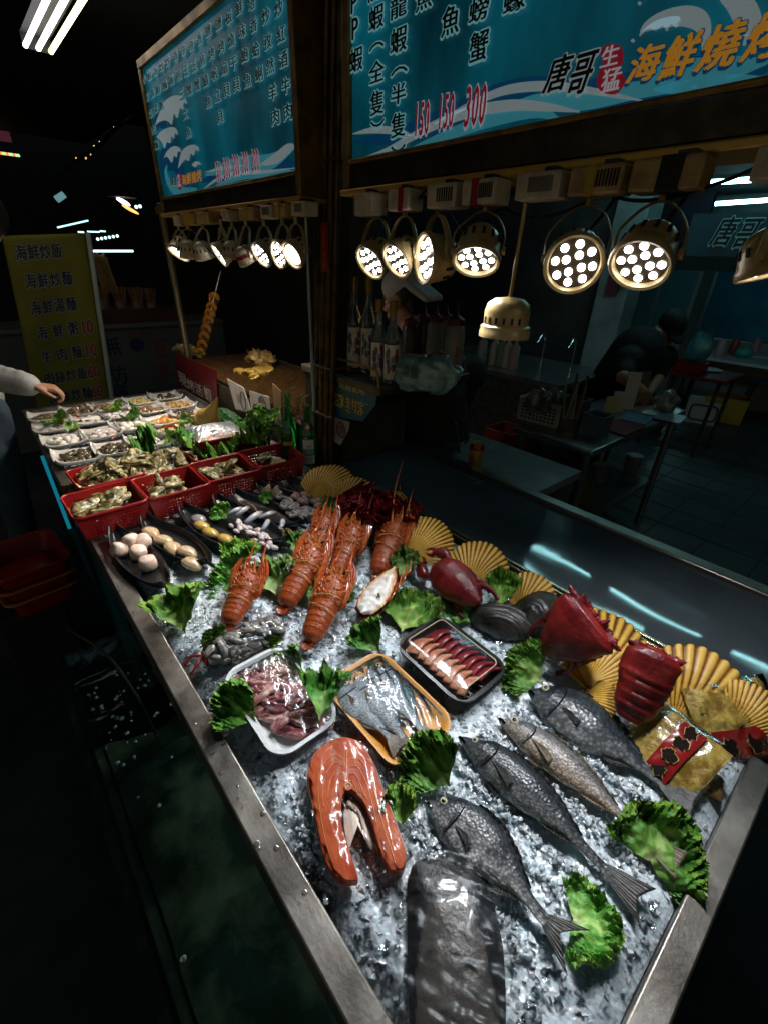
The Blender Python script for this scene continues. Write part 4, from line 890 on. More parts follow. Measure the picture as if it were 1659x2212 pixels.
def make_fish(name, label, skin, L, hr, tr_, Mx, fin=None, fork=.35, bend=.05, snout=.5, dors=1.0, eye=1.0, cat='fish', group=None):
    fin = fin or M['fin']; t = thing(name, label, cat, M=Mx, group=group); H = L*hr
    up = [(0, .05), (.04, .22), (.10, .52*snout+.25), (.2, .88), (.34, 1.0), (.5, .93), (.65, .66), (.78, .36), (.88, .20), (1, .19)]
    dn = [(0, .05), (.04, .20), (.12, .50), (.24, .86), (.38, 1.0), (.52, .92), (.65, .62), (.78, .34), (.88, .20), (1, .19)]
    tk = [(0, .1), (.06, .42), (.18, .85), (.32, 1.0), (.5, .9), (.7, .5), (.88, .2), (1, .07)]
    Lb = L*.84
    def by(u): return bend*L*math.sin(math.pi*min(1, u*1.05))
    def surf(u, q, k=1.0):
        a = math.cos(q); h = (interp(up, u)*.52 if a > 0 else interp(dn, u)*.48)*H; tt = interp(tk, u)*L*tr_*.5
        g = 1.0 + (.035 if u < .25 - .04*a*a else 0.0)
        return V((Lb*u, h*a*k + by(u), tt*math.sin(q)*k*g * (1-.15*abs(a)**4)))
    def fn(u, v):
        q = v*2*math.pi; p = surf(u, q); a = .5 + .5*math.cos(q); sp = .10*noise.noise(V((u*14, math.cos(q)*2, L*9)))
        if u < .24: a = min(1, a + .12)
        if abs(u - .245 + .04*math.cos(q)**2) < .008: a = min(1, a + .45)
        return (p, max(.02, min(1, a + sp)))
    b = MB(); b.grid(fn, 90, 36, True)
    b.build('body', skin, t, angle=80)
    for sg in (-1, 1):
        e = surf(.105, R(66), 1.0); e.z *= sg; r = .026*L*eye
        b = MB(); b.ell(e + V((0, 0, sg*r*.10)), (r, r, r*.55), 16); o = b.build('eye', M['fisheye'], t)
        b = MB(); b.ell(e + V((0, 0, sg*r*.42)), (r*.58, r*.58, r*.3), 14); b.build('pupil', M['eye'], o)
        b = MB(); m_ = [surf(u, R(100 + 12*k), 1.01) for k, u in enumerate((.012, .035, .065))]; m_ = [V((p.x, p.y, p.z*sg)) for p in m_]; b.tube(m_, .0022*L/.25, 6); b.build('mouth', M['eye'], t)
        b = MB(); pb_ = surf(.27, R(105), 1.02); pb_.z *= sg
        b.grid(lambda u, v: V((pb_.x + u*.14*L*math.cos((v-.3)*.5), pb_.y - u*.14*L*math.sin((v-.3)*.5), pb_.z + sg*(.0015 - .004*u*u) + .0006*math.sin(v*40)*u)), 10, 26); b.build('pectoral_fin', fin, t, solid=.0008)
    # gill edge
    b = MB()
    for sg in (-1, 1):
        pts = []
        for k in range(15):
            q = R(25 + 125*k/14); u = .25 - .04*math.cos(q)**2 + .006; p = surf(u, q, 1.035); pts.append(V((p.x, p.y, p.z*sg)))
        b.tube(pts, [.0003 + .0008*L/.25*math.sin(math.pi*k/14) for k in range(15)], 6)
    b.build('gill_slit', M['eye'], t)
    def finstrip(nm, u0, u1, sgn, hh, spik):
        b = MB()
        def f(u, v):
            uu = u0 + (u1-u0)*u; q = 0 if sgn > 0 else math.pi; p = surf(uu, q, .96); hz = hh*H*(math.sin(math.pi*min(1, u*.86+.12))**.7) * (1 + spik*.16*math.cos(u*70)*v)
            return V((p.x + .32*hz*v, p.y + sgn*hz*v, p.z + .0015*math.sin(u*70)*v + .004*v*v))
        b.grid(f, 60, 7); b.build(nm, fin, t, solid=.0008)
    finstrip('dorsal_fin', .30, .84, 1, .09*dors, .7); finstrip('anal_fin', .64, .82, -1, .10, .5); finstrip('pelvic_fin', .30, .40, -1, .12, .4)
    b = MB(); ph = .19*H*.5
    def tail(u, v):
        s = v*2-1; ext = L*.19*(1 - fork*(1-abs(s)**1.2)); p = V((Lb*.985 + ext*u, by(1)+ s*(ph*.9 + (H*.27)*u**.8), .0005*math.sin(s*34+noise.noise(V((s*4, 0, L*30)))*3)*u + .004*u*u)); return (p, .3)
    b.grid(tail, 16, 44); b.build('tail_fin', fin, t, solid=.0012)
    return t
gf_ = 'whole raw fish laid side by side on the ice'
def lay(h, tl, z, up=(0, -.18, 1), roll=0, dz=0):
    p, q = P(*h, z), P(*tl, z + dz); return frame(p, q-p, up) @ Rx(R(roll)), (q-p).length
Mx, L_ = lay((922, 1732), (1242, 2052), .807); make_fish('sea_bream', 'grey sea bream nearest the front with a pale ringed eye', fm1, L_, .33, .17, Mx, fork=.55, bend=.045, snout=.75, group=gf_)
Mx, L_ = lay((990, 1592), (1388, 1950), .807); make_fish('sea_bass', 'slender almost black bass second from the front', fm2, L_, .225, .15, Mx, fork=.2, bend=.03, snout=.35, group=gf_, eye=.7)
Mx, L_ = lay((1075, 1552), (1462, 1865), .806); make_fish('croaker', 'pale brown slim fish with an orange eye, third from the front', fm3, L_, .20, .14, Mx, fin=M['finpale'], fork=.05, bend=.03, snout=.6, group=gf_)
Mx, L_ = lay((1140, 1492), (1500, 1735), .812); make_fish('tilapia', 'thick dark scaly fish farthest back beside the slipper lobster', fm4, L_, .37, .20, Mx, fork=.1, bend=.03, snout=.6, group=gf_)

# loose ice pushed up round the fish and the lobster tails
b = MB(); rL = random.Random(41)
def heap_ice(p, q, off, spread, n_, dz):
    def one(): 
        f = rL.random(); g = rL.gauss(0, spread); return p.x + (q.x-p.x)*f + rL.gauss(0, .006), p.y + (q.y-p.y)*f - off + g
    pts = [one() for _ in range(n_)]; it = iter(pts); ys = {}
    for x, y in pts:
        chips(b, 1, lambda: x, lambda: y, lambda a, c_: icez(a, c_) + rL.random()*dz, .003, .007, rL)
for h_, t_, off in (((935, 1740), (1190, 1990), .046), ((1000, 1600), (1340, 1900), .042), ((1085, 1560), (1420, 1830), .036), ((1150, 1500), (1430, 1690), .052)):
    p, q = P(*h_, .80), P(*t_, .80); heap_ice(p, q, off, .006, 200, .010); heap_ice(p, q, -off*.9, .005, 120, .008)
for bx_, by_ in ((493, 1352), (615, 1312), (668, 1388), (722, 1252), (815, 1245), (782, 1340)):
    p = P(bx_, by_, .80); heap_ice(p + V((-.03, .02, 0)), p + V((.03, .0, 0)), .004, .014, 90, .016)
p, q = P(690, 1700, .80), P(730, 1900, .80); heap_ice(p, q, .03, .01, 200, .012)
tag(b.build('loose_ice', icem, angle=80), 'loose crushed ice pushed up against the fish bellies and lobster tails', 'ice', kind='stuff')
# ================================================================ DISHES AND TRAYS ON THE NEAR ICE
def boat_mesh():
    b = MB(); L = .33
    def hw(u): return .050 * math.sin(math.pi*min(.999, max(.001, .02+.965*u)))**.62
    def fn(u, v):
        s = v*2-1; return V((L*u, hw(u)*s, .004 + .022*abs(s)**5 + .024*(abs(u-.5)*2)**6))
    b.grid(fn, 44, 21); b.tube(crom([(L-.006, 0, .026), (L+.008, 0, .024), (L+.014, .006, .020)], 4), .004, 7)
    return b.build('boat_dish', M['black'], solid=.003)
BD = boat_mesh()
DM = {}
def boat(i, b0, t0, lab, wd=1.0):
    p, q = P(*b0, .797), P(*t0, .795); s = (q-p).length/.335; Mx = frame(p, q-p, (0, 0, 1)) @ Sc(s, wd, 1); DM[i] = Mx
    inst(BD, Mx, lab, 'dish', 'black boat shaped dishes at the far end of the ice')
boat(0, (252, 1162), (368, 1288), 'black boat dish with five thick white scallops, against the front rim', .95)
boat(1, (318, 1138), (460, 1235), 'black boat dish holding five opened tan clams')
boat(2, (398, 1112), (548, 1205), 'black boat dish with four golden brown abalones')
boat(3, (470, 1092), (620, 1190), 'black boat dish of small white squid')
boat(4, (508, 1080), (655, 1152), 'black boat dish of bluish crab claws')
boat(5, (560, 1062), (712, 1128), 'black boat dish full of grey snails')
boat(6, (625, 1050), (745, 1108), 'black boat dish of pinkish shellfish meat at the back', .95)
def z5(x, y): return ((400+.4822*x)/1.7589, (1850+.4822*y)/1.7589)
def drop(src, x, y, z, rot, lab, cat, grp, s=1.0, sy=None, tilt=0, tz=0):
    p = P(*z5(x, y), z); return inst(src, Tr(p) @ Rz(R(rot)) @ Rx(R(tilt)) @ Ry(R(tz)) @ Sc(s, sy or s, s), lab, cat, grp)
M['scal'] = mat('scallop_meat', (.72, .50, .38), .25, 0, (.80, .66, .58), 30, bump=.25, bscale=70, sss=.25)
b = MB(); b.lathe([(0, -.018), (.016, -.018), (.021, -.014), (.0225, 0), (.021, .013), (.015, .018), (0, .0185)], 22)
for i, p in enumerate(b.v): p *= 1 + .06*noise.noise(p*50)
sc0 = b.build('scallop', M['scal'], angle=70)
gq = 'thick white scallops in the front boat dish'
for x, y, z, r, tl, lab in ((112, 498, .822, 10, 60, 'white scallop at the left of the heap on the front boat dish'), (205, 430, .832, 40, 85, 'white scallop lying on its side at the top of the heap'), (305, 432, .826, 70, 30, 'white scallop at the far right of the heap, bluish'),
        (265, 515, .822, 120, 15, 'white scallop in the middle of the front boat dish'), (338, 600, .822, 0, 5, 'single white scallop nearest the pointed end of its dish')):
    drop(sc0, x, y, z, r, lab, 'scallop', gq, 1.0, tilt=tl)
M['clam'] = mat('clam_tan', ramp=[(0, (.30, .17, .08)), (.5, (.52, .36, .20)), (1, (.66, .52, .36))], adist=.2, nscale=40, rough=.22, bump=.3, bscale=80, coat=.4)
b = MB()
def clamf(u, v):
    q = v*2*math.pi; th = u*math.pi; x = .031*math.cos(q)*math.sin(th); y = .022*math.sin(q)*math.sin(th)*(1 - .25*math.cos(q)); z = .0145*math.cos(th)
    rg = math.sin(math.sin(th)*26)*.0005; return (V((x, y, z + rg)), .55 + .4*math.sin(math.sin(th)*14)*.6 - .3*(abs(u-.5) < .04))
b.grid(clamf, 30, 28, True); cl0 = b.build('clam', M['clam'])
for x, y, r, lab in ((368, 365, 10, 'orange tan clam at the far end of its boat dish'), (470, 425, 25, 'pale tan clam second in the row on the boat dish'), (540, 490, -5, 'large open tan clam in the middle of the boat dish'), (652, 515, 20, 'wide flat tan clam right of the middle one'), (690, 608, 15, 'tan clam nearest the tip of its boat dish')):
    drop(cl0, x, y, .818, r, lab, 'clam', 'opened tan clams in a boat dish', 1.05, tilt=-22, tz=6)
M['abal'] = mat('abalone_gold', ramp=[(0, (.10, .08, .05)), (.45, (.24, .17, .07)), (.6, (.48, .30, .06)), (1, (.58, .40, .10))], adist=.12, nscale=60, rough=.15, bump=.2, coat=.6)
b = MB(); b.grid(lambda u, v: (V((.033*math.cos(v*6.2832)*math.sin(u*math.pi), .022*math.sin(v*6.2832)*math.sin(u*math.pi), .015*math.cos(u*math.pi)*(1.1 if u < .5 else .7))), .95 - abs(u)*1.35 if u < .6 else .1), 24, 26, True); ab0 = b.build('abalone', M['abal'])
for x, y, r, lab in ((765, 315, 15, 'golden abalone next to the grey one at the far end'), (832, 368, 12, 'golden abalone in the middle of the boat dish'), (950, 418, 8, 'golden abalone nearest the pointed end of its dish')):
    drop(ab0, x, y, .816, r, lab, 'abalone', 'abalones in a boat dish', 1.0, tilt=-15)
b = MB(); b.ell((0, 0, 0), (.030, .021, .015), 22); o = b.build('abalone', mat('grey_abalone', (.20, .19, .20), .12, 0, (.34, .30, .31), 40, coat=.6)); p = P(*z5(738, 258), .818); o.matrix_world = Tr(p) @ Rz(.2); tag(o, 'grey purple abalone at the far end of the row of golden ones', 'abalone', 'abalones in a boat dish')
M['squid'] = mat('squid_white', (.66, .54, .52), .2, 0, (.80, .74, .74), 60, coat=.3, sss=.2); M['pink'] = mat('shell_meat_pink', (.50, .28, .22), .22, 0, (.62, .44, .38), 50, coat=.4)
M['greymeat'] = mat('shell_meat_grey', (.10, .10, .11), .2, 0, (.22, .21, .22), 60, coat=.5)
b = MB(); b.ell((0, 0, 0), (.0155, .0082, .0075), 12, nz=.12, nf=90); sq0 = b.build('squid', M['squid'])
rs = random.Random(21)
for k in range(34):
    u = k/33; x = 1020 + 300*u + rs.uniform(-40, 55); y = 285 + 160*u + rs.uniform(-32, 45)
    drop(sq0, x, y, .811 + rs.uniform(0, .009), rs.uniform(-40, 60), 'small white squid among others in the boat dish left of the crab claws', 'squid', 'small white squid in a boat dish', rs.uniform(.8, 1.15), tilt=rs.uniform(-20, 20))
M['clawblue'] = mat('claw_blue', ramp=[(0, (.20, .10, .05)), (.3, (.66, .60, .58)), (.6, (.42, .46, .56)), (1, (.14, .17, .26))], adist=.1, nscale=50, rough=.2, coat=.4)
b = MB(); pts = crom([(0, 0, 0), (.018, .002, .003), (.036, 0, .003), (.050, -.005, .001), (.058, -.010, 0)], 5); b.tube(pts, [.004 + .005*math.sin(math.pi*min(1, i/20*1.1))*(1-i/26) + .001 for i in range(21)], 10, [i/20 for i in range(21)]); cw0 = b.build('crab_claw', M['clawblue'])
M['clawbrown'] = mat('claw_brown', (.14, .075, .035), .3, 0, (.26, .15, .08), 50, coat=.3)
cwb = MB(); cwb.tube(crom([(0, 0, 0), (.03, .004, .004), (.06, 0, .003), (.09, -.008, 0)], 5), [.006-.0003*i for i in range(16)], 9); cb0 = cwb.build('brown_claw', M['clawbrown'])
for x, y, r, s, lab in ((1085, 165, -75, .9, 'pale crab claw leftmost in the dish of claws'), (1135, 160, -60, 1.0, 'whitish crab claw pointing at the brown legs'), (1235, 200, -62, 1.25, 'longest blue crab claw in the dish'), (1290, 260, -40, 1.0, 'blue crab claw lying low in the dish'), (1345, 200, -85, 1.0, 'white tipped crab claw standing up'), (1400, 255, -30, 1.0, 'light blue crab claw at the near end of the dish')):
    drop(cw0, x, y, .822, r, lab, 'crab claw', 'crab claws in a boat dish', s, tilt=15)
for x, y, r, lab in ((1130, 140, 0, 'brown crab leg along the far end of the dish of claws'), (1370, 320, -10, 'brown crab leg across the near end of the dish of claws'), (1430, 335, -5, 'brown crab leg poking out beside the nearest claw')):
    drop(cb0, x, y, .816, r, lab, 'crab leg', 'brown crab legs in a boat dish', .95)
M['snail'] = mat('snail_shell', ramp=[(0, (.12, .09, .07)), (.5, (.28, .25, .24)), (1, (.50, .47, .46))], adist=.25, nscale=60, rough=.3, bump=.3)
b = MB(); pts = []; rr_ = []; aa = []
for k in range(40):
    q = k/39*13; r = .0125*math.exp(-.13*q); pts.append((r*math.cos(q), r*math.sin(q), .014 - .014*math.exp(-.13*q)*1.0 + .008*(q/13))); rr_.append(.0098*math.exp(-.13*q)); aa.append(.4 + .5*math.sin(q*3)*.5 + .2)
b.tube(pts, rr_, 10, aa); sn0 = b.build('sea_snail', M['snail'])
for k in range(26):
    u = k/25; x = 1370 + 310*u + rs.uniform(-45, 40); y = 110 + 165*u + rs.uniform(-45, 45)
    drop(sn0, x, y, .812 + rs.uniform(0, .012), rs.uniform(0, 360), 'small grey sea snail in the crowded boat dish beside the crab claws', 'sea snail', 'grey sea snails in a boat dish', rs.uniform(.85, 1.2), tilt=rs.uniform(-60, 60))
b = MB(); b.ell((0, 0, 0), (.0145, .0105, .009), 14, nz=.1, nf=60); pk0 = b.build('shellfish_meat', M['pink'])
for k in range(22):
    u = k/21; x = 1500 + 190*u + rs.uniform(-25, 60); y = 55 + 85*u + rs.uniform(-22, 32)
    o = drop(pk0, x, y, .812 + rs.uniform(0, .010), rs.uniform(0, 180), 'pinkish lump of shellfish meat in the rearmost boat dish', 'shellfish', 'pinkish shellfish in the rearmost boat dish', rs.uniform(.85, 1.2))
b = MB(); b.ell((0, 0, 0), (.012, .010, .009), 14); gk0 = b.build('shellfish_meat', M['greymeat'])
for x, y, lab in ((1615, 85, 'dark grey glossy lump among the pinkish shellfish meat, upper one'), (1585, 130, 'dark grey glossy lump at the near side of the pinkish shellfish'), (1690, 120, 'dark grey glossy lump at the tip of the rearmost boat dish')): drop(gk0, x, y, .822, 30, lab, 'shellfish', None)
cb_ = MB(); cb_.lathe([(0, 0), (.016, .004), (.020, .014), (.014, .028), (.006, .042), (0, .05)], 14)
for p in cb_.v: p *= 1 + .2*noise.noise(p*60)
wk0 = cb_.build('whelk', mat('whelk_brown', (.15, .10, .06), .4, 0, (.34, .25, .16), 50, bump=.5))
for x, y, lab in ((1265, 70, 'brown whelk at the far end of the snail dish, left one'), (1330, 80, 'brown whelk at the far end of the snail dish, right one')): drop(wk0, x, y, .815, 20, lab, 'whelk', 'brown whelks above the grey snails', .9, tilt=-35)
# ---------------------------------------------------------------- square packs
def rrect(L, W_, r, n=6):
    out = []
    for cx, cy, a0 in ((L/2-r, W_/2-r, 0), (-L/2+r, W_/2-r, 90), (-L/2+r, -W_/2+r, 180), (L/2-r, -W_/2+r, 270)):
        for k in range(n+1): q = R(a0 + 90*k/n); out.append((cx + r*math.cos(q), cy + r*math.sin(q)))
    return out
def tray_mb(L, W_, H, flare=.012, lip=.006, r=.02):
    b = MB(); rings = [(-.006, .0025), (-.002, 0), (0, .001), (flare, H), (flare+lip, H+.001), (flare+lip, H-.002), (flare, H-.003), (0.002, .004), (-.004, .004)]
    n = len(rrect(L, W_, r)); vs = []
    for ins, z in ((-flare-lip, H-.002), (-flare-lip, H+.001), (-flare, H+.001), (0, .004), (.006, .003)):
        vs += [V((x, y, z)) for x, y in rrect(L-2*(flare+lip)-2*ins, W_-2*(flare+lip)-2*ins, max(.004, r-ins))]
    k = 5; fs = []
    for i in range(k-1):
        for j in range(n): fs.append((i*n+j, i*n+(j+1) % n, (i+1)*n+(j+1) % n, (i+1)*n+j))
    fs.append(tuple((k-1)*n+j for j in range(n))); b.add(vs, fs); return b
def film_mb(L, W_, h, sag, seed, amp=.003, nu=50):
    b = MB()
    def fn(u, v):
        s, t_ = u*2-1, v*2-1; d = (1-s**8)*(1-t_**8); x, y = L/2*s, W_/2*t_
        z = h + sag*(1-s*s)*(1-t_*t_) + amp*d*(abs(noise.noise(V((x*16, y*48+x*24, seed))))*1.6 - .4) - (1-d)*.006
        return V((x, y, z))
    b.grid(fn, nu, nu); return b
def pack(label, name, cx, cy, L, W_, H, m, z=.797, rot=0, cat='food tray'):
    t = thing(name, label, cat, M=Tr(cx, cy, z) @ Rz(R(rot)) @ Ry(R(2))); tray_mb(L, W_, H).build('tray', m, t, angle=60, solid=.002); return t
foamw = mat('white_foam', (.72, .73, .74), .5, 0, bump=.1, bscale=200, sss=.1); orangep = mat('orange_tray', (.62, .27, .03), .4, 0, (.55, .22, .02), 20)
t1 = pack('white foam tray of dark pink raw meat under wrinkled cling film', 'meat_tray', -.557, .247, .225, .138, .024, foamw)
film_mb(.216, .130, .026, .010, 3, .004).build('film', M['film'], t1)
M['meat'] = mat('raw_meat', (.30, .08, .09), .25, 0, (.58, .34, .30), 34, lo=.35, hi=.65, bump=.4, coat=.4); M['meat2'] = mat('raw_meat_dark', (.16, .03, .05), .22, 0, (.34, .12, .12), 40, coat=.4)
mp = MB(); mp.grid(lambda u, v: V(((u-.5)*.062, (v-.5)*.034*math.sin(math.pi*(.1+.8*u)), .006*math.sin(math.pi*v)*math.sin(math.pi*u) + .007*noise.noise(V((u*4, v*5, 2))))), 16, 12); mp0 = mp.build('meat_slice', M['meat'], solid=.004)
mp1 = mp0.copy(); mp1.data = mp0.data.copy(); mp1.data.materials[0] = M['meat2']; COL.objects.link(mp1); mp1.name = 'meat_slice'; mp1d = mp1
rm = random.Random(31)
used.discard('meat_slice')
for k in range(40):
    src = mp0 if k % 3 else mp1; x = rm.uniform(-.085, .085); y = rm.uniform(-.045, .045)
    Mx = t1.matrix_world @ Tr(x, y, .009 + rm.uniform(0, .010)) @ Rz(R(rm.uniform(20, 110))) @ Rx(R(rm.uniform(-35, 35))) @ Sc(*[rm.uniform(.75, 1.1)]*3)
    inst(src, Mx, 'slice of pink raw meat under film in the white foam tray' if k % 3 else 'dark red slice of raw meat under film in the white foam tray', 'meat slice', 'raw meat slices in the white foam tray')
t2 = pack('orange tray of silver fish wrapped in shiny cling film', 'fish_tray', -.416, .397, .225, .150, .020, orangep)
film_mb(.216, .142, .024, .016, 7, .004).build('film', M['film'], t2)
for k, (dx, dy, r, L_, lab) in enumerate(((-.094, .030, -5, .205, 'silver fish at the back of the orange tray with its head showing'), (-.088, -.012, -4, .195, 'silver fish in the middle of the orange tray'), (-.096, -.048, 3, .18, 'silver fish at the front edge of the orange tray'))):
    make_fish('silver_fish', lab, fm5, L_, .40, .17, t2.matrix_world @ Tr(dx, dy, .017) @ Rz(R(r)), fin=M['finpale'], fork=.2, bend=.01, snout=.6, dors=.4, group='silver fish in the orange tray')
t3 = pack('black sashimi box of pink and dark red slices with a clear lid', 'sashimi_box', -.414, .570, .200, .152, .026, M['black'], z=.802)
b = MB(); n_ = len(rrect(.1, .1, .02)); vs = []
for ins, z in ((0, .026), (.010, .038), (.014, .040)): vs += [V((x, y, z)) for x, y in rrect(.188-2*ins, .140-2*ins, .018)]
fs = [(i*n_+j, i*n_+(j+1) % n_, (i+1)*n_+(j+1) % n_, (i+1)*n_+j) for i in range(2) for j in range(n_)] + [tuple(2*n_+j for j in range(n_))]
b.add(vs, fs); b.build('lid', filmmat('clear_lid', (1, 1, 1), .05, 20, .12), t3)
b = MB(); b.tube([V((x, y, .0405)) for x, y in rrect(.158, .110, .012)] + [V((.079, .043, .0405))], .0012, 6); b.build('lid_ridge', mat('lid_edge', (.55, .45, .35), .2, coat=.5), t3)
M['salmon'] = mat('salmon_slice', (.62, .20, .10), .2, 0, (.72, .36, .22), 40, lo=.45, hi=.6, bump=.2, coat=.4); M['tuna'] = mat('tuna_slice', (.20, .012, .02), .2, 0, (.30, .04, .045), 40, bump=.2, coat=.4)
sp_ = MB(); sp_.grid(lambda u, v: V(((u-.5)*.036, (v-.5)*.060, .008*math.sin(math.pi*v)+.004*u)), 6, 14); sp0 = sp_.build('sashimi_slice', M['salmon'], solid=.005)
sp1 = sp0.copy(); sp1.data = sp0.data.copy(); sp1.data.materials[0] = M['tuna']; COL.objects.link(sp1)
used.discard('sashimi_slice')
for k in range(8): inst(sp0, t3.matrix_world @ Tr(-.065 + .0185*k, -.026, .014) @ Rz(R(8)) @ Ry(R(-26)), 'orange salmon slice in the front row of the black sashimi box', 'sashimi slice', 'salmon slices in the sashimi box')
used.add('sashimi_slice')
for k in range(8):
    o = sp1 if k == 0 else sp1.copy()
    if k: COL.objects.link(o)
    o.matrix_world = t3.matrix_world @ Tr(-.060 + .0185*k, .030, .014) @ Rz(R(-6)) @ Ry(R(-26)); tag(o, 'dark red tuna slice in the back row of the black sashimi box', 'sashimi slice', 'tuna slices in the sashimi box')
rd = MB(); rq = random.Random(2)
for k in range(60):
    c = V((rq.uniform(-.08, .08), rq.uniform(-.058, .0), .008)); d = V((rq.gauss(0, 1), rq.gauss(0, 1), .1)).normalized()*.02; rd.tube(crom([c-d, c + V((0, 0, .004)), c+d], 3), .0012, 5)
tag(rd.build('radish_shreds', mat('radish', (.72, .70, .68), .3, sss=.2)), 'white shredded radish bed inside the black sashimi box', 'radish', kind='stuff').matrix_world = t3.matrix_world
# ---------------------------------------------------------------- salmon steak in a vacuum bag
def dpoly(pts, z): return [P(x, y, z) for x, y in pts]
out = [(702, 1868), (684, 1790), (668, 1715), (669, 1668), (690, 1630), (735, 1606), (778, 1617), (806, 1660), (825, 1712), (848, 1775), (874, 1850), (870, 1886), (842, 1890), (822, 1852), (806, 1800), (788, 1750), (766, 1722), (748, 1718), (738, 1745), (738, 1790), (752, 1840), (768, 1888), (772, 1912), (742, 1912), (718, 1896)]
op = crom([P(x, y, .80) for x, y in out + out[:1]], 4)[:-1]
t = thing('salmon_steak', 'large orange salmon steak with silver skin in a wrinkled vacuum bag', 'salmon steak', tuple(sum((p for p in op), V())/len(op)))
M['steak'] = mat('salmon_flesh', (.44, .050, .008), .42, 0, (.58, .12, .022), 22, lo=.36, hi=.7, bump=.3, bscale=70, sss=.2, spec=.3)
bmq = bmesh.new(); vs = [bmq.verts.new(p) for p in op]; f = bmq.faces.new(vs); bmesh.ops.recalc_face_normals(bmq, faces=[f])
if f.normal.z < 0: f.normal_flip()
rr_ = bmesh.ops.inset_region(bmq, faces=[f], thickness=.004, depth=0); top = bmesh.ops.extrude_face_region(bmq, geom=list(bmq.faces)); 
bmesh.ops.translate(bmq, verts=[v for v in top['geom'] if isinstance(v, bmesh.types.BMVert)], vec=(0, 0, .017))
for v in bmq.verts:
    if v.co.z > .81: v.co.z -= .0
bmesh.ops.triangulate(bmq, faces=list(bmq.faces)); me = bpy.data.meshes.new('flesh'); bmq.to_mesh(me); bmq.free(); me.materials.append(M['steak'])
o = bpy.data.objects.new('flesh', me); COL.objects.link(o); mm_ = o.modifiers.new('b', 'BEVEL'); mm_.width = .004; mm_.segments = 3; mm_.limit_method = 'ANGLE'; adopt(t, [o])
sk = [P(x, y, .809) for x, y in [(690, 1800), (672, 1730), (668, 1680), (690, 1630), (735, 1605), (779, 1616), (808, 1658), (827, 1710), (851, 1773), (878, 1850)]]; sk = crom(sk, 6)
b = MB(); b.tube(sk, [(.0075, .0026)]*len(sk), 10, [max(.05, -.35 + 1.35*i/len(sk)) for i in range(len(sk))], flat=(0, 0, 1)); prt(t, b, 'skin', mat('salmon_skin', ramp=[(0, (.02, .03, .04)), (.45, (.07, .09, .11)), (.8, (.38, .40, .42)), (1, (.62, .55, .48))], adist=.15, nscale=60, rough=.2, coat=.4))
bl = crom(dpoly([(752, 1728), (775, 1738), (792, 1775), (806, 1820), (800, 1835), (780, 1800), (765, 1790), (756, 1830), (746, 1800), (742, 1755)], .803), 4)
b = MB(); cc = sum(bl, V())/len(bl); b.add([p for p in bl] + [cc + V((0, 0, .010))], [(i, (i+1) % len(bl), len(bl)) for i in range(len(bl))]); prt(t, b, 'belly_lining', mat('belly_white', (.72, .56, .42), .2, 0, (.78, .70, .62), 20, coat=.5))
fat = mat('fat_line', (.66, .24, .08), .45)
for sg, side in ((-1, [(742, 1640), (722, 1632), (700, 1650), (688, 1690), (690, 1740), (700, 1800), (716, 1860)]), (1, [(758, 1640), (776, 1640), (796, 1668), (810, 1716), (826, 1776), (846, 1840), (856, 1872)])):
    for k in range(4):
        f = (k+.6)/5; ins = [P(748 + (x-748)*(1-.16*k), y + 16*k*(1 if y < 1700 else .2), .8177) for x, y in side][: (7, 5, 4, 4)[k]]
        b = MB(); b.tube(crom(ins, 5), [(.0007, .0005)]*(5*(len(ins)-1)+1), 5, flat=(1, 0, 0)); prt(t, b, 'fat_line', fat)
b = MB(); b.tube(crom([P(750, 1610, .8177), P(749, 1650, .8178), P(751, 1695, .8177)], 5), .0008, 5); prt(t, b, 'fat_line', fat)
c = P(752, 1662, .826); b = MB(); b.lathe([(.0035, -.001), (.0055, .0), (.0065, .002), (.0045, .0026), (.0035, .001)], 16, Tr(P(752, 1700, .8175))); prt(t, b, 'backbone', mat('bone_ring', (.62, .25, .12), .3))
fp = [P(650, 1590, .806), P(905, 1640, .806), P(950, 1872, .804), P(700, 1955, .806)]
from mathutils.geometry import intersect_point_tri_2d
opn = [V((p.x, p.y, 0)) for p in op]
def inside(x, y):
    c_ = False; j = len(opn)-1
    for i in range(len(opn)):
        a, q = opn[i], opn[j]
        if (a.y > y) != (q.y > y) and x < (q.x-a.x)*(y-a.y)/(q.y-a.y) + a.x: c_ = not c_
        j = i
    return c_
def bagf(u, v):
    p = (fp[0]*(1-u) + fp[1]*u)*(1-v) + (fp[3]*(1-u) + fp[2]*u)*v
    h = sum(inside(p.x+dx, p.y+dy) for dx in (-.012, -.004, .004, .012) for dy in (-.012, -.004, .004, .012))/16
    w = abs(noise.noise(V((p.x*45+p.y*70, p.y*30, 1))))*1.5 + .7*noise.noise(V((p.x*110, p.y*60, 3)))
    return V((p.x, p.y, .802 + .0255*h**.4 + .006*max(0, w)*(1-.7*h)))
b = MB(); b.grid(bagf, 60, 70); prt(t, b, 'vacuum_bag', M['smokefilm'])
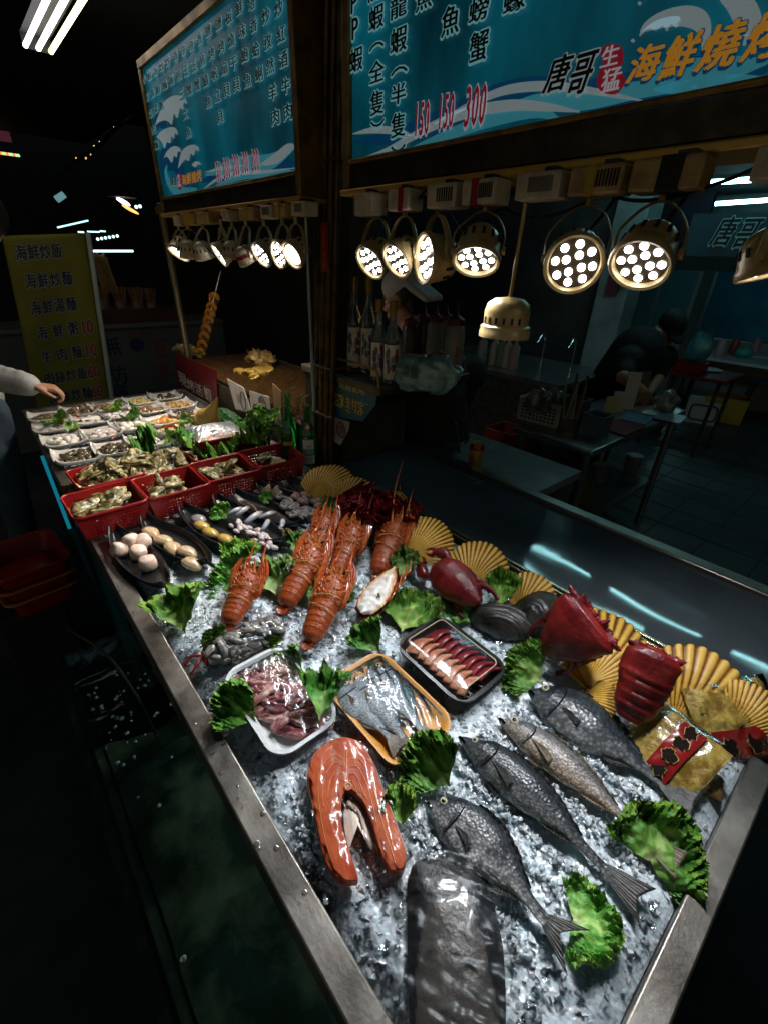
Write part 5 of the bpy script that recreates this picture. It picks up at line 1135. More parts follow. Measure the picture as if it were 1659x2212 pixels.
# ---------------------------------------------------------------- ray wing in a bag at the near edge
ro = [(880, 1900), (905, 1858), (1000, 1852), (1045, 1885), (1070, 1970), (1088, 2070), (1092, 2212), (1090, 2330), (980, 2400), (900, 2330), (885, 2212), (880, 2050)]
rp = crom([P(x, y, .80) for x, y in ro + ro[:1]], 5)[:-1]; rc = sum(rp, V())/len(rp)
t = thing('flatfish', 'big dark flatfish with a pale belly lying in a clear bag at the near edge', 'flatfish', tuple(rc))
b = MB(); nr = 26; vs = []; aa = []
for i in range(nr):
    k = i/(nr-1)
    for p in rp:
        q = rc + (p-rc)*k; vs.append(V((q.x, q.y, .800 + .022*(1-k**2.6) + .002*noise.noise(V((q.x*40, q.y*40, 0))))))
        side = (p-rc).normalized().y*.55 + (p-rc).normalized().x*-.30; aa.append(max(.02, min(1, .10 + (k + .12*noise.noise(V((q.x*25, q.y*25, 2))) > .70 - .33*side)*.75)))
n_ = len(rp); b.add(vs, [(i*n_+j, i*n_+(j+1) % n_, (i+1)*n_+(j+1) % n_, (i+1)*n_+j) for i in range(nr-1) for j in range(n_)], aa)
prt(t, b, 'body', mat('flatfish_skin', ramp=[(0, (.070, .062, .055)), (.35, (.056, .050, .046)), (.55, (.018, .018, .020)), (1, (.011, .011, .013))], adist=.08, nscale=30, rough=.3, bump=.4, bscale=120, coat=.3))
fq = [P(868, 1870, .803), P(1085, 1840, .803), P(1160, 2330, .803), P(830, 2330, .803)]
def bag2(u, v):
    p = (fq[0]*(1-u) + fq[1]*u)*(1-v) + (fq[3]*(1-u) + fq[2]*u)*v
    w = abs(noise.noise(V((p.x*40-p.y*60, p.y*22, 6))))*1.4 + .6*noise.noise(V((p.x*90, p.y*60, 3)))
    return V((p.x, p.y, .812 + .020*math.sin(math.pi*u)**.6 + .006*max(0, w)))
b = MB(); b.grid(bag2, 60, 60); prt(t, b, 'bag', M['slickfilm'])
# ---------------------------------------------------------------- bag of clams
p, q = P(440, 1425, .83), P(618, 1345, .83); Lb_ = (q-p).length
t = thing('clam_bag', 'clear plastic bag packed with grey clams and tied with red string', 'bag of clams', M=frame(p, q-p, (0, 0, 1)))
def cbw(u): return interp([(0, .012), (.06, .026), (.2, .034), (.6, .034), (.85, .030), (1, .020)], u)
b = MB(); b.grid(lambda u, v: V((Lb_*u, cbw(u)*1.15*math.cos(v*6.2832) + .003*noise.noise(V((u*20, v*9, 0))), cbw(u)*(.8 if u < .85 else .8*(1-u)/.15+.02)*math.sin(v*6.2832)*(1 + .1*noise.noise(V((u*16, v*8, 4)))) + .0)), 40, 30, True); b.build('bag', M['bagfilm'], t)
b = MB(); b.tube([V((.004, .016*math.cos(a), .014*math.sin(a))) for a in [i/16*6.2832 for i in range(17)]], .003, 6); b.tube(crom([(.0, 0, .012), (-.02, .012, .01), (-.035, .006, 0)], 4), .0022, 6); b.tube(crom([(.0, 0, .012), (-.018, -.014, .006), (-.030, -.02, -.004)], 4), .0022, 6); b.build('string', M['red'], t)
M['clamgrey'] = mat('grey_clam', ramp=[(0, (.03, .03, .03)), (.45, (.12, .115, .11)), (.7, (.26, .24, .21)), (1, (.42, .38, .33))], adist=.3, nscale=50, rough=.2, coat=.4)
b = MB(); b.grid(clamf, 20, 20, True)
for i in range(len(b.a)): b.a[i] = .25 + .6*(b.a[i])
cg0 = b.build('grey_clam', M['clamgrey'])
for k in range(52):
    u = rm.uniform(.08, .92); an = rm.uniform(-.5, 3.6); r = cbw(u)*.72*rm.uniform(.75, 1)
    inst(cg0, t.matrix_world @ Tr(Lb_*u, r*1.1*math.cos(an), r*.8*math.sin(an)) @ Rz(rm.uniform(0, 6)) @ Rx(rm.uniform(-1, 1)) @ Sc(*[rm.uniform(.42, .62)]*3), 'small grey clam packed among others in the tied plastic bag', 'clam', 'grey clams packed in the bag')
# ---------------------------------------------------------------- dried snack pouches
snk = mat('dried_snack', (.30, .17, .03), .3, 0, (.62, .44, .10), 55, lo=.42, hi=.6, bump=.8, bscale=90, coat=.5); lab_ = mat('pouch_label', (.26, .012, .012), .25, coat=.5); ink = mat('label_ink', (.012, .008, .006), .8, spec=.1); goldk = mat('label_gold', (.5, .33, .08), .3)
def pouch(label, c0, c1, up, wid, lx, words):
    p, q = P(*c0, .825), P(*c1, .83); Ls = (q-p).length; t = thing('snack_pouch', label, 'snack pouch', M=frame(p, q-p, up)); t['group'] = 'dried seafood pouches by the end rim'
    def hh(u, v): return .020*(math.sin(math.pi*u)*math.sin(math.pi*v))**.55 + .005*noise.noise(V((u*8, v*6, Ls*50)))
    b = MB(); b.grid(lambda u, v: V((Ls*u, wid*(v-.5), hh(u, v)-.003)), 34, 26); b.grid(lambda u, v: V((Ls*u, -wid*(v-.5), -hh(u, v)*.6-.003)), 34, 26); b.build('pouch', snk, t)
    b = MB(); b.grid(lambda u, v: V((Ls*(-.04+1.08*u), wid*1.08*(v-.5), hh(min(1, max(0, u)), v) + .002)), 34, 26); b.build('clear_wrap', M['film'], t)
    u0, u1, v0, v1 = lx
    b = MB(); b.grid(lambda u, v: V((Ls*(u0+(u1-u0)*u), wid*(v0+(v1-v0)*v-.5), hh(u0+(u1-u0)*u, v0+(v1-v0)*v)+.0032)), 16, 16); b.build('label', lab_, t)
    vert = (v1-v0)*wid > (u1-u0)*Ls; rw = random.Random(int(Ls*1e5))
    for nm, m, gr, z in (('mark_outline', goldk, 1.12, .0050), ('mark', ink, 1.0, .0062)):
        for i in range(words):
            k = (i+.5)/words; uu, vv = ((u0+u1)/2, v1 - (v1-v0)*k) if vert else (u0 + (u1-u0)*k, (v0+v1)/2); sz = min((u1-u0)*Ls, (v1-v0)*wid)*.36*gr; rs_ = random.Random(i + words); n_ = 22
            rad = [sz*(.55 + .45*rs_.random()) for _ in range(n_)]; c_ = V((Ls*uu, wid*(vv-.5), hh(uu, vv)+z))
            b = MB(); b.add([c_] + [c_ + V((rad[q]*math.cos(q/n_*6.2832), rad[q]*math.sin(q/n_*6.2832), 0)) for q in range(n_)], [(0, 1+q, 1+(q+1) % n_) for q in range(n_)]); b.build(nm, m, t, smooth=False)
    return t
pouch('golden dried seafood pouch with a slanting red label, nearer the fish', (1372, 1560), (1530, 1690), (.1, -.45, .8), .125, (.42, .72, .06, .94), 4)
pouch('golden dried seafood pouch with a wide red label leaning on the largest shell', (1500, 1570), (1672, 1540), (.2, -.75, .6), .13, (.1, .98, .02, .42), 3)
b = MB(); b.bb(-.034, .034, -.026, .026, -.008, .008)
tag(b.build('brown_pouch', mat('brown_pouch', (.10, .045, .015), .3, 0, (.2, .11, .03), 40, coat=.4, bump=.5), bevel=.008), 'dull brown packet in the corner under the snack pouches', 'packet').matrix_world = Tr(P(1512, 1680, .80)) @ Rz(.2) @ Ry(.1)
# ================================================================ FAR TRAY: PLATES, BASKETS, VEGETABLES
platem = mat('white_plate', (.54, .515, .48), .22, 0, coat=.3)
b = MB()
def plf(u, v):
    s, t_ = u*2-1, v*2-1; e = max(abs(s), abs(t_)); c = abs(s*t_)
    k = 1 - .06*(c**3); return V((.082*s*k, .098*t_*k, .003 + .020*e**7 + .018*c**5))
b.grid(plf, 24, 24); PLT = b.build('plate', platem, solid=.003)
def zq(x, y): return ((50+.7233*x)/1.7589, (1450+.7233*y)/1.7589)
rp_ = random.Random(77)
fd = {}
def food(name, mb, m): fd[name] = mb.build(name, m)
b = MB(); b.tube(crom([(-.028, 0, 0), (-.01, .003, .003), (.012, .002, .003), (.028, -.002, 0)], 4), [.004, .006, .0075, .008, .008, .008, .008, .0078, .0075, .007, .0065, .006, .004], 9); food('razor_clam', b, mat('razor_shell', (.10, .07, .04), .25, 0, (.30, .22, .14), 60, coat=.4))
b = MB(); b.ell((0, 0, 0), (.017, .009, .007), 12, nz=.15, nf=80); food('squid_piece', b, M['squid'])
b = MB(); b.ell((0, 0, 0), (.014, .010, .008), 12, nz=.15, nf=80); food('clam_meat', b, mat('yellow_clam', (.48, .34, .10), .25, 0, (.62, .50, .22), 60, coat=.4))
b = MB(); b.tube(crom([(-.024, -.003, 0), (0, .004, .006), (.024, -.002, .001)], 4), [.005]*9, 7); food('fried_strip', b, mat('fried_strip', (.42, .24, .08), .45, 0, (.60, .42, .20), 60, bump=.4))
b = MB(); b.ell((0, 0, 0), (.018, .012, .008), 12, nz=.3, nf=70); food('dark_meat', b, mat('dark_snail_meat', (.035, .028, .018), .25, 0, (.12, .09, .05), 70, coat=.4))
b = MB(); b.ell((0, 0, 0), (.020, .013, .009), 12, nz=.28, nf=60); food('brown_meat', b, mat('brown_snail', (.16, .09, .045), .3, 0, (.30, .20, .11), 60, coat=.3))
b = MB(); b.ell((0, 0, 0), (.022, .013, .009), 12, nz=.3, nf=60); food('orange_roe', b, mat('orange_roe', (.46, .17, .03), .3, 0, (.58, .30, .07), 60, coat=.4))
b = MB(); b.ell((0, 0, 0), (.013, .012, .010), 12, nz=.12, nf=80); food('white_ball', b, mat('squid_ball', (.74, .68, .62), .25, 0, (.8, .77, .74), 60, sss=.2))
b = MB(); b.grid(lambda u, v: V(((u-.5)*.05, (v-.5)*.03, .008*math.sin(math.pi*v))), 8, 8); food('translucent_slice', b, mat('white_slice', (.66, .60, .56), .18, 0, (.76, .73, .70), 40, coat=.4, sss=.2))
plates = [  # x, y on the far tray, kind, words for what lies on it, pieces
    (185, 190, 'razor_clam', 'brown razor clams', 11), (345, 160, 'razor_clam', 'upright razor clams', 9), (505, 138, 'brown_meat', 'green brown snails', 9), (680, 104, 'clam_meat', 'yellow shelled clams', 16), (803, 84, 'dark_meat', 'small dark shells', 11),
    (215, 242, 'translucent_slice', 'thin clear slices', 6), (412, 205, 'translucent_slice', 'pale jellyfish slices', 8), (565, 176, 'squid_piece', 'pale squid rings', 14), (722, 150, 'brown_meat', 'brown snail meat', 15), (872, 126, 'fried_strip', 'golden squid strips', 15),
    (272, 312, 'white_ball', 'white peeled shrimp', 14), (470, 276, 'squid_piece', 'white shrimp meat', 13), (628, 236, 'white_ball', 'white squid balls', 15), (790, 208, 'orange_roe', 'orange fish roe', 9), (915, 168, 'dark_meat', 'dark sliced snails', 11),
    (335, 394, 'dark_meat', 'black fungus like snails', 19), (540, 356, 'dark_meat', 'dark glossy snails', 17), (715, 318, 'squid_piece', 'thin squid shreds', 11), (852, 252, 'clam_meat', 'yellow clam meat', 10)]
for px, py, kind, words, n_ in plates:
    p = P(*zq(px, py), .815); z = .800 + .003*rp_.random(); tl = R(rp_.uniform(-3, 3)); rz = rp_.uniform(-.12, .12)
    Mx = Tr(p.x, p.y, z) @ Rz(rz) @ Rx(tl) @ Ry(R(-4)) @ Sc(1.22, .84, 1)
    inst(PLT, Mx, 'white square plate holding ' + words, 'plate', 'white plates on the far tray')
    Mq = Tr(p.x, p.y, z) @ Rz(rz) @ Rx(tl)
    for k in range(int(n_*1.5)):
        a = rp_.uniform(0, 6.283); r = math.sqrt(rp_.random()); x, y = .074*r*math.cos(a), .056*r*math.sin(a); up = .010 + .014*(1-r)*rp_.random()
        rot = Rz(rp_.uniform(0, 6.28) if kind not in ('razor_clam', 'fried_strip') else R(rp_.gauss(15 if kind == 'fried_strip' else 60, 14))) @ Ry(R(-35 if words.startswith('upright') else rp_.uniform(-15, 15))) @ Rx(R(rp_.uniform(-25, 25)))
        s = rp_.uniform(1.1, 1.5); inst(fd[kind], Mq @ Tr(x, y, up) @ rot @ Sc(s, s, s), 'one piece in the heap of ' + words + ' on its white plate', 'seafood', words + ' heaped on one plate')
for b0, t0, lab in (((130, 912), (108, 905), 'dark'), ((165, 935), (150, 908), 'small'), ((215, 880), (250, 868), 'dark'), ((250, 905), (240, 880), 'curly'), ((395, 925), (425, 895), 'broad'), ((370, 960), (412, 935), 'long')):
    pass
def lett2(k, a, c, lab, z0=.815, z1=.845, wd=1.0): return inst(LV[k], span(zq(*a), zq(*c), z0, z1, (.2, -.3, 1), .1, wd), lab, 'lettuce leaf', gl)
lett2(0, (190, 215), (265, 195), 'dark leaf at the near end of the brown razor clams'); lett2(4, (290, 268), (340, 220), 'curly leaf between the thin slices and jellyfish plates'); lett2(0, (505, 150), (560, 130), 'green leaf on the plate of green brown snails')
lett2(2, (592, 195), (650, 178), 'small leaf on the plate of pale squid rings'); lett2(4, (870, 235), (950, 195), 'broad smooth leaf by the plate of orange roe', .82, .85, .7); lett2(2, (785, 345), (880, 280), 'long dark leaf over the squid shreds plate', .82, .85, .4)
lett2(1, (730, 430), (690, 235), 'tall pale yellow green leaf standing out of the oyster heap', .86, .94, .28); lett2(4, (690, 360), (635, 320), 'pale frilly leaf at the foot of the tall yellow one', .85, .87, .6); lett2(0, (1090, 270), (1160, 350), 'dark leaf at the right of the seafood basket', .87, .89, 1.1)
# chilli
for a, c, lab in (((240, 205), (275, 228), 'red chilli beside the thin slices'), ((345, 185), (310, 178), 'red chilli below the upright razor clams'), ((520, 300), (545, 290), 'red chilli on the white shrimp meat'), ((800, 240), (870, 240), 'long red chilli under the broad smooth leaf')):
    p, q = P(*zq(*a), .835), P(*zq(*c), .835); b = MB(); b.tube(crom([p, (p+q)/2 + V((0, .004, .004)), q], 6), [.006 - .0042*i/12 for i in range(13)], 8)
    tag(b.build('chilli', mat('chilli_red', (.34, .008, .008), .15, coat=.5)), lab, 'chilli', 'red chillies on the far plates')
# ---------------------------------------------------------------- baskets
def basket_mesh():
    Lx, Ly, H, tp = .180, .196, .075, .86; obs = []
    b = MB()
    def wall(p0, p1, q0, q1, nx, nz):   # p: top corners, q: bottom corners
        for i in range(nx):
            for k in range(nz):
                hole = (i % 2 == 1) and (k % 2 == 1) and nx*.16 < i < nx*.84 and 1 <= k <= nz-3
                if hole: continue
                cs = []
                for u, w in ((i/nx, k/nz), ((i+1)/nx, k/nz), ((i+1)/nx, (k+1)/nz), (i/nx, (k+1)/nz)):
                    cs.append((q0*(1-u) + q1*u)*(1-w) + (p0*(1-u) + p1*u)*w)
                b.add(cs, [(0, 1, 2, 3)])
    T = [V((sx*Lx/2, sy*Ly/2, H)) for sx, sy in ((-1, -1), (1, -1), (1, 1), (-1, 1))]; Bq = [V((p.x*tp, p.y*tp, 0)) for p in T]
    for i in range(4): wall(T[i], T[(i+1) % 4], Bq[i], Bq[(i+1) % 4], 37, 13)
    nx = 15
    for i in range(nx):
        for j in range(nx):
            if i % 2 and j % 2: continue
            b.add([V((Lx*tp*(-.5 + (i+di)/nx), Ly*tp*(-.5 + (j+dj)/nx), 0)) for di, dj in ((0, 0), (1, 0), (1, 1), (0, 1))], [(0, 1, 2, 3)])
    bm_ = b.build('basket', M['red'], smooth=False, solid=.0022)
    r = MB(); pts = []
    for x, y in rrect(Lx+.006, Ly+.006, .022, 6): pts.append(V((x, y, H + .002 - .006*max(0, 1-abs(y)/.03)*(abs(x) > Lx*.45) )))
    pts.append(pts[0]); r.tube(pts, [(.0055, .0035)]*len(pts), 8, flat=(0, 0, 1)); ro = r.build('rim', M['red'], bm_)
    return bm_
BK = basket_mesh(); bk_first = [True]
def basket(p, rz, lab, s=1.0):
    Mx = Tr(p) @ Rz(rz) @ Sc(s, s, s)
    if bk_first[0]: bk_first[0] = False; BK.matrix_world = Mx; o = BK
    else: o = dup(BK, Mx)
    return tag(o, lab, 'basket', 'red perforated baskets of oysters'), Mx
bks = []
for (x, y, z, rz, lab) in ((-1.487, .170, .803, .03, 'red basket of oysters over the front rim corner, leftmost of the row'), (-1.487, .368, .803, .02, 'red basket with a tall pale oyster, second of the row'), (-1.500, .560, .803, -.03, 'red basket of flat oysters, third of the row'), (-1.507, .750, .803, -.06, 'red basket nearest the beer bottles, holding two big oysters'),
        (-1.70, .22, .800, .05, 'red basket mostly buried under the big oyster heap'), (-1.70, .60, .800, .0, 'empty red basket under the one of mixed seafood'), (-1.795, .655, .833, -.05, 'red basket of mixed fish pieces wrapped in film')):
    o, Mx = basket((x, y, z), rz, lab); bks.append(Mx)
M['oyster'] = mat('oyster_shell', ramp=[(0, (.010, .010, .006)), (.36, (.035, .034, .014)), (.52, (.14, .12, .04)), (.7, (.34, .27, .11)), (.9, (.60, .53, .34))], adist=.5, nscale=75, rough=.38, bump=.9, bscale=70, coat=.2)
OY = []
for sd in range(5):
    b = MB(); ro_ = random.Random(sd)
    def fn(u, v, sd=sd):
        q = v*2*math.pi; th = u*math.pi; st = math.sin(th)
        x = .047*math.cos(q)*st; y = (.024+.003*sd % .006)*math.sin(q)*st*(1 - .35*math.cos(q)); z = .013*math.cos(th)*(1.25 if u < .5 else .6)
        lay_ = (st*6.5 + 1.2*noise.noise(V((x*40, y*40, sd)))) ; f = lay_ - math.floor(lay_); k = 1 + .24*noise.noise(V((x*45, y*45, z*45+sd*5))) + .12*(f-.5)
        p = V((x*k, y*k, z*k + .004*noise.noise(V((x*90, y*90, sd+3))) + .007*noise.noise(V((x*28, sd, 1)))))
        return (p, .25 + .5*f + .45*noise.noise(V((x*60, y*60, sd+9))))
    b.grid(fn, 22, 26, True); OY.append(b.build('oyster', M['oyster'], angle=40))
for o in OY: used.discard(o.name)
ofirst = set()
def oyster(k, Mx, lab, grp):
    o = OY[k]
    if k in ofirst: o = o.copy(); COL.objects.link(o)
    ofirst.add(k); o.matrix_world = Mx; return tag(o, lab, 'oyster', grp)
rO = random.Random(15)
for i, n_, words in ((0, 9, 'leftmost red basket'), (1, 9, 'second red basket'), (2, 10, 'third red basket'), (3, 4, 'basket by the beer bottles')):
    for k in range(n_):
        a = rO.uniform(0, 6.28); r = rO.random()**.5; x, y = .055*r*math.cos(a), .062*r*math.sin(a)
        Mx = bks[i] @ Tr(x, y, .030 + .042*(k/n_)) @ Rz(rO.uniform(0, 6.28)) @ Rx(R(rO.gauss(0, 22))) @ Ry(R(rO.gauss(0, 22) - (50 if (i == 1 and k == n_-1) else 0)))
        s = rO.uniform(.9, 1.2) * (1.15 if i == 3 else 1); oyster(rO.randrange(5), Mx @ Sc(s, s, s), 'rough greenish oyster piled with others in the ' + words, 'oysters in the ' + words)
for k in range(92):
    a = rO.uniform(0, 6.28); r = rO.random()**.55; x, y = -1.715 + .115*r*math.cos(a), .330 + .225*r*math.sin(a)
    Mx = Tr(x, y, .81 + .085*(1-r**1.6)*rO.random()**.4 + .012) @ Rz(rO.uniform(0, 6.28)) @ Rx(R(rO.gauss(0, 38))) @ Ry(R(rO.gauss(0, 38))); s = rO.uniform(.85, 1.2)
    oyster(rO.randrange(5), Mx @ Sc(s, s, s), 'dark rough oyster in the big loose heap behind the red baskets', 'oysters in the big loose heap')
# mixed seafood in the wrapped basket
Mb = bks[6]
for k in range(14):
    b = MB(); b.ell((0, 0, 0), (.032, .018, .012), 14, nz=.3, nf=45, seed=k)
    m = (mat('salmon_chunk', (.55, .22, .10), .2, 0, (.62, .40, .28), 40, coat=.5) if k % 3 else mat('pale_fish_chunk', (.58, .42, .38), .2, 0, (.66, .56, .52), 40, coat=.5)) if k != 9 else M['shelldark']
    o = b.build('fish_chunk', m); o.matrix_world = Mb @ Tr(rO.uniform(-.055, .055), rO.uniform(-.06, .06), .050 + .02*rO.random()) @ Rz(rO.uniform(0, 6)) @ Rx(rO.uniform(-.5, .5)) @ Sc(1.1, 1.1, 1.2)
    if k == 9: o.matrix_world = Mb @ Tr(-.02, .02, .088) @ Rz(.3) @ Sc(1.1, 1.1, 1.3)
    tag(o, 'black mussel on top of the wrapped fish pieces' if k == 9 else ('orange salmon chunk under film in the wrapped red basket' if k % 3 else 'pale fish chunk under film in the wrapped red basket'), 'fish piece', None if k == 9 else 'fish chunks in the wrapped basket')
fm_ = film_mb(.19, .20, .088, .018, 12, .004); o = fm_.build('film_wrap', M['slickfilm']); o.matrix_world = Mb; tag(o, 'crinkled cling film over the basket of fish pieces', 'cling film')
for (a, c, wd) in (((385, 480), (330, 500), 0),):
    b = MB(); p, q = P(*zq(420, 478), .82), P(*zq(325, 500), .80); b.tube([p, q], .0016, 6); tag(b.build('bamboo_stick', mat('bamboo', (.5, .36, .16), .5)), 'bamboo stick poking out of the oyster heap over bare ice', 'stick')
# ---------------------------------------------------------------- vegetables, conch, bottles
def zs(x, y): return ((600+.4219*x)/1.7589, (1350+.4219*y)/1.7589)
# conch
p = P(*zs(440, 690), .83); tp_ = PY(*zs(540, 378), p.y + .015)
t = thing('conch_shell', 'tall yellow conch shell with an orange mouth standing among the plates', 'conch', M=frame(p, tp_-p, (.6, -.6, .2))); Lc = (tp_-p).length
b = MB()
def cf(u, v):
    q = v*2*math.pi; r = interp([(0, .020), (.12, .040), (.28, .046), (.42, .040), (.6, .022), (.8, .013), (1, .003)], u)*1.05
    st = 1 + .10*math.sin(u*60)*(u < .35); k = r*st*(1 + .42*max(0, math.cos(q-.2))**3*math.sin(math.pi*min(1, u*1.1)))
    ap = max(0, 1-((q-math.pi*1.45)/.55)**2) * max(0, 1-((u-.42)/.36)**2); k *= 1 - .62*ap
    return (V((Lc*u, k*math.cos(q), k*math.sin(q))), max(.02, .75 - .7*ap + .15*noise.noise(V((u*9, v*6, 0)))))
b.grid(cf, 60, 48, True); b.build('shell', mat('conch_yellow', ramp=[(0, (.30, .07, .01)), (.4, (.44, .20, .04)), (.7, (.52, .30, .07)), (1, (.66, .46, .16))], adist=.1, nscale=30, rough=.4, bump=.2), t)
# bitter melon
p, q = P(*zs(800, 750), .87), P(*zs(560, 490), .90)
t = thing('bitter_melon', 'long dark green knobbly melon leaning behind the seafood basket', 'melon', M=frame(p, q-p, (0, -.2, 1))); Lm = (q-p).length
b = MB(); b.grid(lambda u, v: (V((Lm*u, *(lambda k: (k*math.cos(v*6.2832), k*math.sin(v*6.2832)))(.042*math.sin(math.pi*(.04+.93*u))**.65*(1 + .09*noise.noise(V((u*16, math.cos(v*6.28)*3, math.sin(v*6.28)*3))) + .05*math.cos(v*6.28*9))))), .5), 70, 60, True)
b.build('skin', mat('bitter_melon_skin', (.010, .055, .014), .3, 0, (.02, .10, .025), 60, bump=1, bscale=100, btype='vor'), t)
def bulb(label, name, cat, at, z, r, m, prof=None, n=24, lobes=0):
    b = MB(); c = P(*zs(*at), z); prof = prof or [(0, -1), (.6, -.85), (.95, -.3), (1, .1), (.8, .65), (.4, .85), (0, .78)]
    b.lathe([(a*r, h*r) for a, h in prof], n)
    if lobes:
        for i, v in enumerate(b.v):
            a = math.atan2(v.y, v.x); k = 1 + .09*abs(math.cos(a*lobes/2)) ; v.x *= k; v.y *= k
    o = b.build(name, m); o.matrix_world = Tr(c) @ Rx(R(35)) @ Ry(R(20)); return tag(o, label, cat)
pep = bulb('shiny red bell pepper beside the green bundle', 'bell_pepper', 'bell pepper', (795, 830), .845, .040, mat('pepper_red', (.34, .010, .008), .12, coat=.6), lobes=4, n=40)
b = MB(); b.tube(crom([(0, 0, .030), (.004, 0, .042), (.014, .002, .052)], 5), [.006-.0002*i for i in range(11)], 8); o = b.build('stalk', mat('stalk_green', (.06, .2, .02), .4)); o.parent = pep
bulb('pale yellow green melon between the leaf and the knobbly melon', 'pale_melon', 'melon', (640, 715), .86, .042, mat('pale_melon', (.36, .40, .14), .3, 0, (.46, .46, .2), 20), [(0, -1.3), (.6, -1.1), (.95, -.4), (1, .2), (.75, .95), (.35, 1.3), (0, 1.35)])
bulb('small bright yellow lemon at the foot of the pale melon', 'lemon', 'lemon', (705, 800), .84, .022, mat('lemon', (.62, .40, .03), .35, bump=.2), [(0, -1.3), (.3, -1.1), (.9, -.4), (1, .2), (.75, .8), (.25, 1.15), (0, 1.3)])
t = thing('green_bundle', 'bundle of dark green leafy stems standing beside the beer bottles', 'vegetables', P(*zs(930, 860), .81)); rg_ = random.Random(6); ob = []; c0 = P(*zs(940, 870), .815)
gm = mat('stem_green', (.025, .13, .015), .3, 0, (.07, .24, .03), 40)
for k in range(26):
    b = MB(); d = V((rg_.uniform(-.07, .05), rg_.uniform(-.05, .07), rg_.uniform(.07, .17))); s0 = c0 + V((rg_.uniform(-.03, .03), rg_.uniform(-.03, .03), 0)); b.tube(crom([s0, s0 + d*.5 + V((0, 0, .02)), s0 + d], 5), [.0045-.0002*i for i in range(11)], 7); ob.append(b.build('stem', gm))
    o = LV[rg_.randrange(5)].copy(); o.data = o.data; COL.objects.link(o); s = rg_.uniform(.3, .55); o.matrix_world = frame(s0 + d*.9, d + V((rg_.gauss(0, .05), rg_.gauss(0, .05), 0)), (rg_.gauss(0, 1), -1, .5)) @ Sc(s, s, s)
    for kk in ('label', 'category', 'group'):
        if kk in o: del o[kk]
    o.name = 'leaf'; ob.append(o)
for a, c, e_ in (((1240, 560), (1170, 340), (1240, 285)), ((1260, 520), (1250, 400), (1310, 350)), ((1280, 560), (1270, 430), (1365, 350))):
    b = MB(); b.tube(crom([P(*zs(*a), .9), PY(*zs(*c), .86), PY(*zs(*e_), .87)], 6), .0022, 6); ob.append(b.build('tendril', mat('tendril', (.22, .42, .08), .4)))
adopt(t, ob)
beer = mat('green_glass', (.02, .30, .06), .04, 0, trans=.85, ior=1.5, coat=.3); blab = mat('beer_label', (.55, .60, .54), .4); bgr = mat('label_green', (.02, .16, .08), .4); bred = mat('label_red', (.4, .03, .05), .4)
def bottle(name, label, cat, base, H, r, m, grp=None, cap=None, capm=None, k=1.0):
    t = thing(name, label, cat, base); t['group'] = grp or ''
    b = MB(); b.lathe([(0, .004), (r*.8, 0), (r, .006*k), (r, H*.52), (r*.92, H*.58), (r*.55, H*.68), (r*.40, H*.76), (r*.36, H*.95), (r*.42, H*.955), (r*.42, H), (r*.3, H), (0, H-.001)], 28); b.build('glass', m, t)
    if cap:
        b = MB(); b.lathe([(r*.45, H*cap), (r*.46, H*1.01), (0, H*1.012)], 20); b.build('cap', capm, t)
    return t
toC = lambda p: math.atan2(-p.y, -p.x)
def wraplabel(t, nm, r, z0, z1, a0, a1, m, n=14):
    b = MB(); b.grid(lambda u, v: V((r*math.cos(a0+(a1-a0)*u), r*math.sin(a0+(a1-a0)*u), z0+(z1-z0)*v)), n, 2); return b.build(nm, m, t)
def wraptext(t, nm, s, r, zc, h, ac, w, m, bold=.01):
    b = MB()
    for i, ch in enumerate(s):
        a = ac + (i-(len(s)-1)/2)*w; put(b, ch, (r*math.cos(a), r*math.sin(a), zc), (-math.sin(a), math.cos(a), 0), (0, 0, 1), w*r*.86, h, 0, 0, bold)
    return b.build(nm, m, t, smooth=False)
gB = 'green beer bottles by the post'
pB = P(628, 998, .803); tb1 = bottle('beer_bottle', 'green beer bottle with a yellow strip, left of the labelled one', 'bottle', pB, .245, .033, beer, gB); a = toC(pB)
wraplabel(tb1, 'paper_strip', .0336, .085, .10, a-.7, a+.7, mat('yellow_strip', (.34, .25, .03), .5))
pB = P(640, 985, .803); tb3 = bottle('beer_bottle', 'green beer bottle standing hidden behind the other two', 'bottle', (pB.x-.06, pB.y+.01, .803), .25, .033, beer, gB)
pB = P(669, 1003, .803); tb2 = bottle('beer_bottle', 'green beer bottle with a pale oval beer label beside the post', 'bottle', pB, .245, .034, beer, gB); a = toC(pB)
wraplabel(tb2, 'label_border', .0345, .012, .122, a-.75, a+.75, bgr); wraplabel(tb2, 'label', .0349, .017, .117, a-.66, a+.66, blab); wraplabel(tb2, 'label_band', .0352, .052, .078, a-.66, a+.66, bgr)
wraptext(tb2, 'brand_lettering', '台灣啤酒', .0356, .065, .019, a, .31, blab); wraptext(tb2, 'latin_lettering', 'TAIWAN', .0356, .040, .009, a, .16, bgr); wraptext(tb2, 'latin_lettering', 'BEER', .0356, .027, .009, a, .16, bgr); wraptext(tb2, 'small_lettering', '金牌', .0356, .090, .012, a, .3, bred)
b = MB(); b.lathe([(0, 0), (.017, 0), (.017, .001), (0, .001)], 20, Tr(0, 0, 0)); o = b.build('neck_seal', bred, tb2); o.matrix_local = Tr(.022*math.cos(a), .022*math.sin(a), .165) @ Rz(a) @ Ry(R(75)) @ Sc(.7, .7, 1)
b = MB(); b.lathe([(0, 0), (.010, 0), (.010, .0016), (0, .0016)], 18); o = b.build('neck_seal_centre', blab, tb2); o.matrix_local = Tr(.022*math.cos(a), .022*math.sin(a), .165) @ Rz(a) @ Ry(R(75)) @ Sc(.7, .7, 1)
